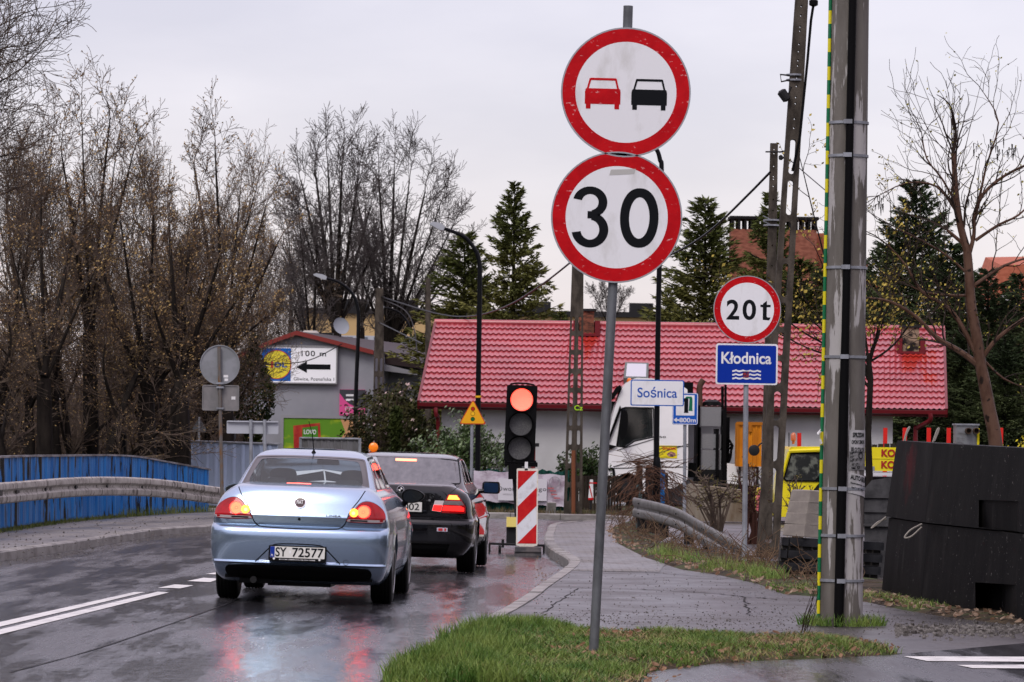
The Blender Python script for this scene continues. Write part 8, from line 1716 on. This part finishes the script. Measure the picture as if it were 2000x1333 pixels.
# budding tree behind the 20 t sign and thick pole
bd = dict(rd); bd.update(bud=.85, budsize=.022, levels=4)
for px, Yb_, sd0, lab, tg_ in ((1700, 60, 31, 'thin budding tree whose twigs spread left and right of the thick pole', [(1560, 560), (1450, 560), (1500, 640), (1590, 480), (1560, 300), (1580, 620), (1640, 300), (1740, 420), (1760, 520), (1720, 640), (1800, 600)]),):
    RT.seed(sd0); b = Vector((at(px, 900, Yb_).x, Yb_, 0)); t = thing('budding_tree', lab, 'tree', b); T = Tree(bd); q2 = lambda a, c_: at(a, c_, Yb_)-b
    tri_tube(T.trunk, [q2(px, 1000), q2(px-5, 850), q2(px, 740), q2(px-5, 690)], [.06, .05, .045, .04], 7)
    for (ex, ey) in tg_:
        P = catmull([q2(px-4, RT.uniform(700, 760)), q2(lerp(px, ex, .5)+RT.uniform(-10, 10), lerp(720, ey, .4)), q2(ex, ey)], 5); n = len(P); tri_tube(T.trunk, P, [lerp(.022, .006, i/(n-1)) for i in range(n)], 5)
        for i in range(3, n):
            if RT.random() < .9: d = (P[i]-P[i-1]).normalized(); T.grow(P[i], d*.6+rv(.7)+Vector((0, 0, .2)), RT.uniform(.35, .8), .008, 2)
    T.trunk.build('trunk', M_bark, t, smooth=True, local=True); cw = T.crown.build('crown', mat('fine_brown_twigs', (0, 0, 0)), t, local=True); T.buds.build('buds', mat('yellow_green_buds', (.36, .28, .06), .7), cw, local=True)['kind'] = 'stuff'
# ================================================================== GRASS, LITTER
RG = random.Random(99)
M_gr = mat('fresh_grass', (.055, .12, .02), .4, 0, (.16, .22, .05), (3, 3, 3), lo=.4, hi=.62, col3=(.22, .20, .07), sc3=(7, 7, 7), lo3=.62, hi3=.68)
M_leafd = mat('dead_leaves', (.11, .05, .022), .6, 0, (.20, .12, .07), (9, 9, 9), lo=.42, hi=.58)
def blades(mb, p, h, w_, lean, segs=2):
    a = RG.uniform(0, 6.283); wx, wy = math.cos(a)*w_/2, math.sin(a)*w_/2; la = RG.uniform(0, 6.283); lx, ly = math.cos(la)*lean, math.sin(la)*lean
    b0 = len(mb.v)
    mb.v += [(p[0]-wx, p[1]-wy, p[2]), (p[0]+wx, p[1]+wy, p[2]), (p[0]+lx*.35+wx*.8, p[1]+ly*.35+wy*.8, p[2]+h*.6), (p[0]+lx*.35-wx*.8, p[1]+ly*.35-wy*.8, p[2]+h*.6), (p[0]+lx, p[1]+ly, p[2]+h)]
    mb.f += [(b0, b0+1, b0+2, b0+3), (b0+3, b0+2, b0+4)]; mb.m += [0, 0]
# verge polygon (outline on the ground taken from the photo)
outl = [gp(x, y, .08) for x, y in ((690, 1400), (800, 1310), (885, 1252), (950, 1226), (1000, 1224), (1090, 1236), (1200, 1244), (1330, 1246), (1480, 1252), (1600, 1250), (1690, 1258), (1745, 1276), (1640, 1283), (1500, 1287), (1380, 1296), (1280, 1310), (1215, 1345), (1180, 1400))]
poly = []
for i_ in range(len(outl)):
    a_, b_ = outl[i_], outl[(i_+1) % len(outl)]; n_ = max(1, int((b_-a_).length/.3)); d_ = (b_-a_).normalized(); nn_ = Vector((-d_.y, d_.x, 0))
    for k_ in range(n_):
        p_ = a_.lerp(b_, k_/n_); p_ = p_+nn_*(mnoise.noise((p_.x*2.2, p_.y*2.2, 5))*.22+mnoise.noise((p_.x*7, p_.y*7, 1))*.08); poly.append((p_.x, p_.y))
def inside(x, y, P):
    c = False; j = len(P)-1
    for i in range(len(P)):
        if (P[i][1] > y) != (P[j][1] > y) and x < (P[j][0]-P[i][0])*(y-P[i][1])/(P[j][1]-P[i][1])+P[i][0]: c = not c
        j = i
    return c
def edged(x, y, P):
    m = 9
    for i in range(len(P)):
        a, b = Vector(P[i]), Vector(P[(i+1) % len(P)]); p = Vector((x, y)); t_ = max(0, min(1, (p-a).dot(b-a)/(b-a).length_squared)); m = min(m, (a+(b-a)*t_-p).length)
    return m
vz = lambda x, y: .083+.05*min(1, edged(x, y, poly)/.35)
x0, x1 = min(p[0] for p in poly), max(p[0] for p in poly); y0, y1 = min(p[1] for p in poly), max(p[1] for p in poly)
mb = MB(); cell = .12; nx, ny = int((x1-x0)/cell)+1, int((y1-y0)/cell)+1; idx = {}
def vi(i, j):
    if (i, j) not in idx:
        x, y = x0+i*cell, y0+j*cell; d = edged(x, y, poly) if inside(x, y, poly) else -edged(x, y, poly); idx[(i, j)] = len(mb.v)
        mb.v.append((x, y, (.083+.05*min(1, d/.35)+.012*mnoise.noise((x*4, y*4, 0))) if d > 0 else max(-.16, .083+d*.9)))
    return idx[(i, j)]
for i in range(nx):
    for j in range(ny):
        x, y = x0+(i+.5)*cell, y0+(j+.5)*cell
        if inside(x, y, poly) or edged(x, y, poly) < .22: mb.f.append((vi(i, j), vi(i+1, j), vi(i+1, j+1), vi(i, j+1))); mb.m.append(0)
struct('grass_verge_soil', mb, M_soil, smooth=True)
gm = MB(); n = 0
while n < 46000:
    x, y = RG.uniform(x0, x1), RG.uniform(y0, y1)
    if y < 24.6 or abs(x) > y*.128 or not inside(x, y, poly): continue
    d = edged(x, y, poly); nz_ = mnoise.noise((x*1.8, y*1.2, 3)); 
    right = max(0, min(1, (x-.2)/1.5))
    if RG.random() > min(1, .35+d*2)*(.8+nz_*(.9+right))*(1-.45*right): continue
    left = max(0, min(1, (.5-x)/.8)); h = RG.uniform(.02, .07)*(1+left*1.2)*(1+.9*nz_); blades(gm, (x, y, vz(x, y)-.01), h, RG.uniform(.004, .009), RG.uniform(.01, .10)); n += 1
# tuft round the thick pole
for i in range(900):
    a = RG.uniform(0, 6.283); rr = RG.uniform(.17, .34); blades(gm, (2.78+math.cos(a)*rr*1.1, 34.25+math.sin(a)*rr, .08), RG.uniform(.04, .12), .006, RG.uniform(.02, .08))
stuff('verge_grass', gm, M_gr, 'bright wet green grass of the verge around the leaning sign post', 'grass')
lm = MB(); nd = 0
dm = MB()
while nd < 9000:
    x, y = RG.uniform(x0, x1), RG.uniform(24.6, y1)
    if abs(x) > y*.128 or not inside(x, y, poly): continue
    if RG.random() > .3+.7*max(0, min(1, x/1.5)): continue
    blades(dm, (x, y, vz(x, y)-.01), RG.uniform(.02, .07), RG.uniform(.004, .008), RG.uniform(.03, .12)); nd += 1
stuff('dead_grass', dm, mat('dead_grass_straw', (.16, .11, .05), .7, 0, (.30, .24, .12), (5, 5, 5)), 'dull straw coloured dead grass between the green blades of the verge', 'grass')
def dleaf(lm, p, s):
    nn = Vector((RG.uniform(-.7, .7), RG.uniform(-.9, .2), 1)).normalized(); a = nn.orthogonal().normalized(); a = (Matrix.Rotation(RG.uniform(0, 6.28), 3, nn) @ a)*s; b = nn.cross(a)*.6; p = Vector(p)
    lm.add([tuple(p-a), tuple(p-a*.3+b), tuple(p+a*.5+b*.7), tuple(p+a), tuple(p+a*.4-b*.8), tuple(p-a*.4-b)], [(0, 1, 2, 3, 4, 5)])
n = 0
while n < 480:
    x, y = RG.uniform(x0, x1), RG.uniform(27, y1)
    if not inside(x, y, poly) or RG.random() > .25+.75*max(0, min(1, (x+.3)/2)): continue
    dleaf(lm, (x, y, vz(x, y)+RG.uniform(.0, .04)), RG.uniform(.015, .036)); n += 1
stuff('fallen_leaves', lm, M_leafd, 'wet brown fallen leaves scattered in the verge grass', 'leaves')
# rougher litter strip, grass tufts and soil below the right guardrail and at block stack
strip = [gp(x, y, .08) for x, y in ((1190, 1035), (1205, 1062), (1260, 1090), (1330, 1112), (1400, 1122), (1480, 1140), (1530, 1160), (1600, 1165), (1690, 1175), (1760, 1190), (1850, 1205), (2000, 1222))]
mb = MB(); vs = []
for i, p in enumerate(strip):
    far_ = Vector((p.x+(.6 if i < 7 else 1.2), p.y+(6 if i < 7 else 2.5), .13)); vs += [(p.x, p.y, .068), tuple(p.lerp(far_, .12)+Vector((0, 0, .02))), tuple(p.lerp(far_, .4)+Vector((0, 0, .03))), tuple(far_)]
mb.add(vs, [(i*4+h, i*4+4+h, i*4+5+h, i*4+1+h) for i in range(len(strip)-1) for h in range(3)]); struct('brush_soil', mb, M_soil, smooth=True)
gm = MB()
def sp(u):
    q_ = u*(len(strip)-1); i = min(int(q_), len(strip)-2); return strip[i].lerp(strip[i+1], q_-i)
for i in range(95):
    u = RG.choice([RG.uniform(.16, .50), RG.uniform(.22, .46), RG.uniform(.50, .85)]); p = sp(u)+Vector((RG.uniform(.05, .35), RG.uniform(.2, 2.0 if u < .5 else .7), .02)); hh2 = RG.uniform(.08, .22 if u < .5 else .10)
    for _ in range(34): blades(gm, (p.x+RG.gauss(0, .06), p.y+RG.gauss(0, .08), .07), hh2*RG.uniform(.5, 1.2), .008, RG.uniform(.02, .12))
stuff('tuft_grass', gm, mat('pale_tuft_grass', (.10, .18, .035), .5, 0, (.20, .24, .07), (3, 3, 3)), 'pale green grass tufts under the right guardrail and along the concrete', 'grass')
lm = MB()
for i in range(1500):
    u = RG.random()**1.2; p = sp(u)+Vector((RG.uniform(-.05, .6), RG.uniform(-.1, 2.2 if u < .5 else .8), RG.uniform(.01, .05))); dleaf(lm, p, RG.uniform(.015, .05))
for i in range(160): p = gp(RG.gauss(1075, 30), RG.uniform(1085, 1180), -.03); x_ = p.x; dleaf(lm, (x_-.1 if x_ > .4 else x_, p.y, G(x_, p.y)+.012), RG.uniform(.008, .02))
stuff('litter_leaves', lm, mat('dry_litter', (.10, .055, .03), .8, 0, (.24, .18, .13), (8, 8, 8), lo=.45, hi=.6), 'brown leaf litter along the edge below the right guardrail', 'leaves')
tw = MB()
for i in range(520):
    u = RG.uniform(0, .62); p = sp(u)+Vector((RG.uniform(.1, .8), RG.uniform(.5, 7), .05)); d = Vector((RG.uniform(-.5, .5), RG.uniform(-.3, .3), RG.uniform(.1, .8))); L3 = RG.uniform(.2, .7); tri_tube(tw, [p, p+d*L3*.5, p+d*L3+Vector((RG.uniform(-.15, .15), 0, -.05))], [.006, .005, .003], 3)
stuff('dry_brush', tw, mat('dry_brush_brown', (.09, .055, .035), .85, 0, (.15, .10, .06), (4, 4, 4)), 'dry brown stalks behind the right guardrail', 'brush')
# grass line at the foot of the left railing
gm = MB()
for i in range(2600):
    j = RG.uniform(0, NR*2-1); p = BP[int(j)]; blades(gm, (p.x+RG.gauss(.12, .06), p.y-RG.uniform(.0, .4), .085), RG.uniform(.03, .10 if j < 220 else .2), .009, RG.uniform(.01, .06))
stuff('railing_grass', gm, mat('mossy_grass', (.07, .10, .02), .6, 0, (.15, .17, .05), (3, 3, 3)), 'short mossy grass along the foot of the blue bridge railing', 'grass')
gm = MB()
for i in range(2500): x = RG.uniform(-4, 9); y = RG.uniform(80.2, 82.5); blades(gm, (x, y, .07), RG.uniform(.03, .14), .012, RG.uniform(.02, .08))
stuff('far_verge_grass', gm, mat('brown_green_verge', (.07, .07, .025), .8, 0, (.13, .09, .05), (1.5, 1.5, 1.5), lo=.4, hi=.6), 'brownish grass of the far verge below the banner', 'grass')
# dead stalks beside the thick pole
tw = MB()
for i in range(9): p = gp(1567+RG.uniform(-6, 14), 1236, .08); e = at(1590+RG.uniform(-6, 10), RG.uniform(1120, 1180), p.y); m0 = p.lerp(e, .5)+Vector((RG.uniform(-.03, .03), 0, 0)); tri_tube(tw, [p, m0, e], [.004, .003, .002], 4)
o = tw.build('dry_weed', mat('dry_weed_dark', (.04, .025, .018), .8), None, org=gp(1570, 1236, .08)); tag(o, 'thin dark dead weed leaning towards the foot of the thick pole', 'weed')

# grit, crumbs and small stones on the pavements and along the kerbs
gt = MB()
def stone(x, y, z, s):
    a = RG.uniform(0, 6.28); P = [(x+s*math.cos(a+k*1.57)*RG.uniform(.6, 1), y+s*math.sin(a+k*1.57)*RG.uniform(.6, 1), z) for k in range(4)]
    gt.hexa(P, [(x+(p[0]-x)*.6, y+(p[1]-y)*.6, z+s*RG.uniform(.4, .9)) for p in P])
for i in range(2600):
    p = gp(RG.uniform(1040, 2000), RG.choice([RG.uniform(1100, 1240), RG.uniform(1060, 1240), RG.gauss(1215, 12)]), .075)
    if 3.4 < p.x and p.y > 40: continue
    stone(p.x, p.y, .073, RG.uniform(.004, .012))
for i in range(700): p = gp(RG.uniform(1750, 2000), RG.gauss(1232, 6), .075); stone(p.x, p.y, .074, RG.uniform(.008, .03))
for i in range(900):
    j = RG.random()*(len(kl)-3)+1; a = kl[int(j)]; b = kl[min(int(j)+1, len(kl)-1)]; u = j-int(j); x, y = lerp(a[0], b[0], u)+abs(RG.gauss(0, .22))+.02, lerp(a[1], b[1], u); stone(x, y, G(x, y)-.001, RG.uniform(.004, .014))
for i in range(260): x, y = RG.uniform(-7.4, -5.2), RG.uniform(50, 72); stone(x, y, .09, RG.uniform(.008, .025))
stuff('grit', gt, mat('wet_grit', (.05, .045, .04), .6, 0, (.16, .15, .14), (9, 9, 9)), 'dark wet grit and crumbs scattered on the pavements and along the kerbs', 'grit')

# soil crumbs and leaves spilling over the verge edge, cracks and joints in the path
sl = MB(); ll = MB()
for i in range(2600):
    j = RG.randrange(len(poly)); x, y = poly[j][0]+RG.gauss(0, .09), poly[j][1]+RG.gauss(0, .12)
    if y < 25 or x < -.6: continue
    stone(x, y, .082, RG.uniform(.005, .016))
    if RG.random() < .13: dleaf(ll, (x, y, .092), RG.uniform(.012, .03))
stuff('verge_crumbs', sl, mat('dark_soil_crumbs', (.05, .035, .022), .8), 'dark soil crumbs spilled along the ragged edge of the verge', 'soil'); stuff('edge_leaves', ll, M_leafd, 'wet leaves lying on the asphalt along the verge edge', 'leaves')
M_crack = mat('path_crack_dark', (.03, .028, .026), .7)
def crack(P, w_, z=.0735):
    Q = []
    for a, b in zip(P, P[1:]):
        a, b = gp(a[0], a[1], z), gp(b[0], b[1], z)
        for k in range(10): q = a.lerp(b, k/10); Q.append(Vector((q.x+RG.gauss(0, .012), q.y+RG.gauss(0, .05), z+.003)))
    mb = MB(); vs = []
    for i, q in enumerate(Q):
        d = (Q[min(i+1, len(Q)-1)]-Q[max(i-1, 0)]).normalized(); n_ = Vector((-d.y, d.x, 0))*w_*RG.uniform(.4, 1)
        vs += [tuple(q+n_), tuple(q-n_)]
    mb.add(vs, [(2*i, 2*i+1, 2*i+3, 2*i+2) for i in range(len(Q)-1)]); struct('path_crack', mb, M_crack)
crack([(1105, 1148), (1250, 1152), (1400, 1160), (1452, 1166), (1530, 1172)], .018); crack([(1452, 1166), (1458, 1185), (1466, 1206)], .012); crack([(1130, 1150), (1095, 1172), (1060, 1200)], .008); crack([(1500, 1206), (1640, 1200), (1800, 1215)], .01)
crack([(1240, 1118), (1300, 1121), (1420, 1130)], .012)

M_seam = mat('tar_seam', (.014, .014, .016), .55)
for k_, (P_, w_) in enumerate((([(20, 1322), (200, 1270), (420, 1192), (470, 1172)], .014),)):
    mb = MB(); vs = []; Q = catmull([gp(a, b, -.0) for a, b in P_], 12)
    for i, q in enumerate(Q):
        d = (Q[min(i+1, len(Q)-1)]-Q[max(i-1, 0)]).normalized(); n_ = Vector((-d.y, d.x, 0))*w_*RG.uniform(.3, 1)
        for r_ in (q+n_, q-n_): vs.append((r_.x, r_.y, G(r_.x, r_.y)+.004))
    mb.add(vs, [(2*i, 2*i+1, 2*i+3, 2*i+2) for i in range(len(Q)-1)]); struct('road_seam', mb, M_seam)
# ================================================================== UNSEEN WOODLAND ADDED AROUND THE VIEWPOINT TO DARKEN REFLECTIONS
RE = random.Random(3); mb = MB()
def clump(p, s):
    n = Vector((RE.uniform(-1, 1), RE.uniform(-1, 1), RE.uniform(-.6, .6))).normalized(); a = n.orthogonal()*s; b = n.cross(a)*.8; p = Vector(p)
    mb.add([tuple(p-a), tuple(p+b), tuple(p+a), tuple(p-b)], [(0, 1, 2, 3)])
def hgt(u): return 10.5+2.5*math.sin(u*.23)+1.5*math.sin(u*.71+1)
for i in range(5200):
    x = RE.uniform(-60, 60); y = -34-RE.uniform(0, 6); clump((x, y, RE.random()**.8*hgt(x)), RE.uniform(.35, .8))
for i in range(3600):
    y = RE.uniform(-34, 66); x = -19-RE.uniform(0, 4); clump((x, y, RE.random()**.8*hgt(y+9)*.8), RE.uniform(.3, .7))
for i in range(2600):
    y = RE.uniform(-34, 45); x = 17+RE.uniform(0, 4); clump((x, y, RE.random()**.8*hgt(y)*.6), RE.uniform(.3, .7))
stuff('added_woodland', mb, mat('added_woodland_dark', (.07, .065, .04), .9, 0, (.12, .10, .06), (.5, .5, .5)), 'unseen belt of leaf clumps added around the viewpoint to darken reflections', 'added_woodland')
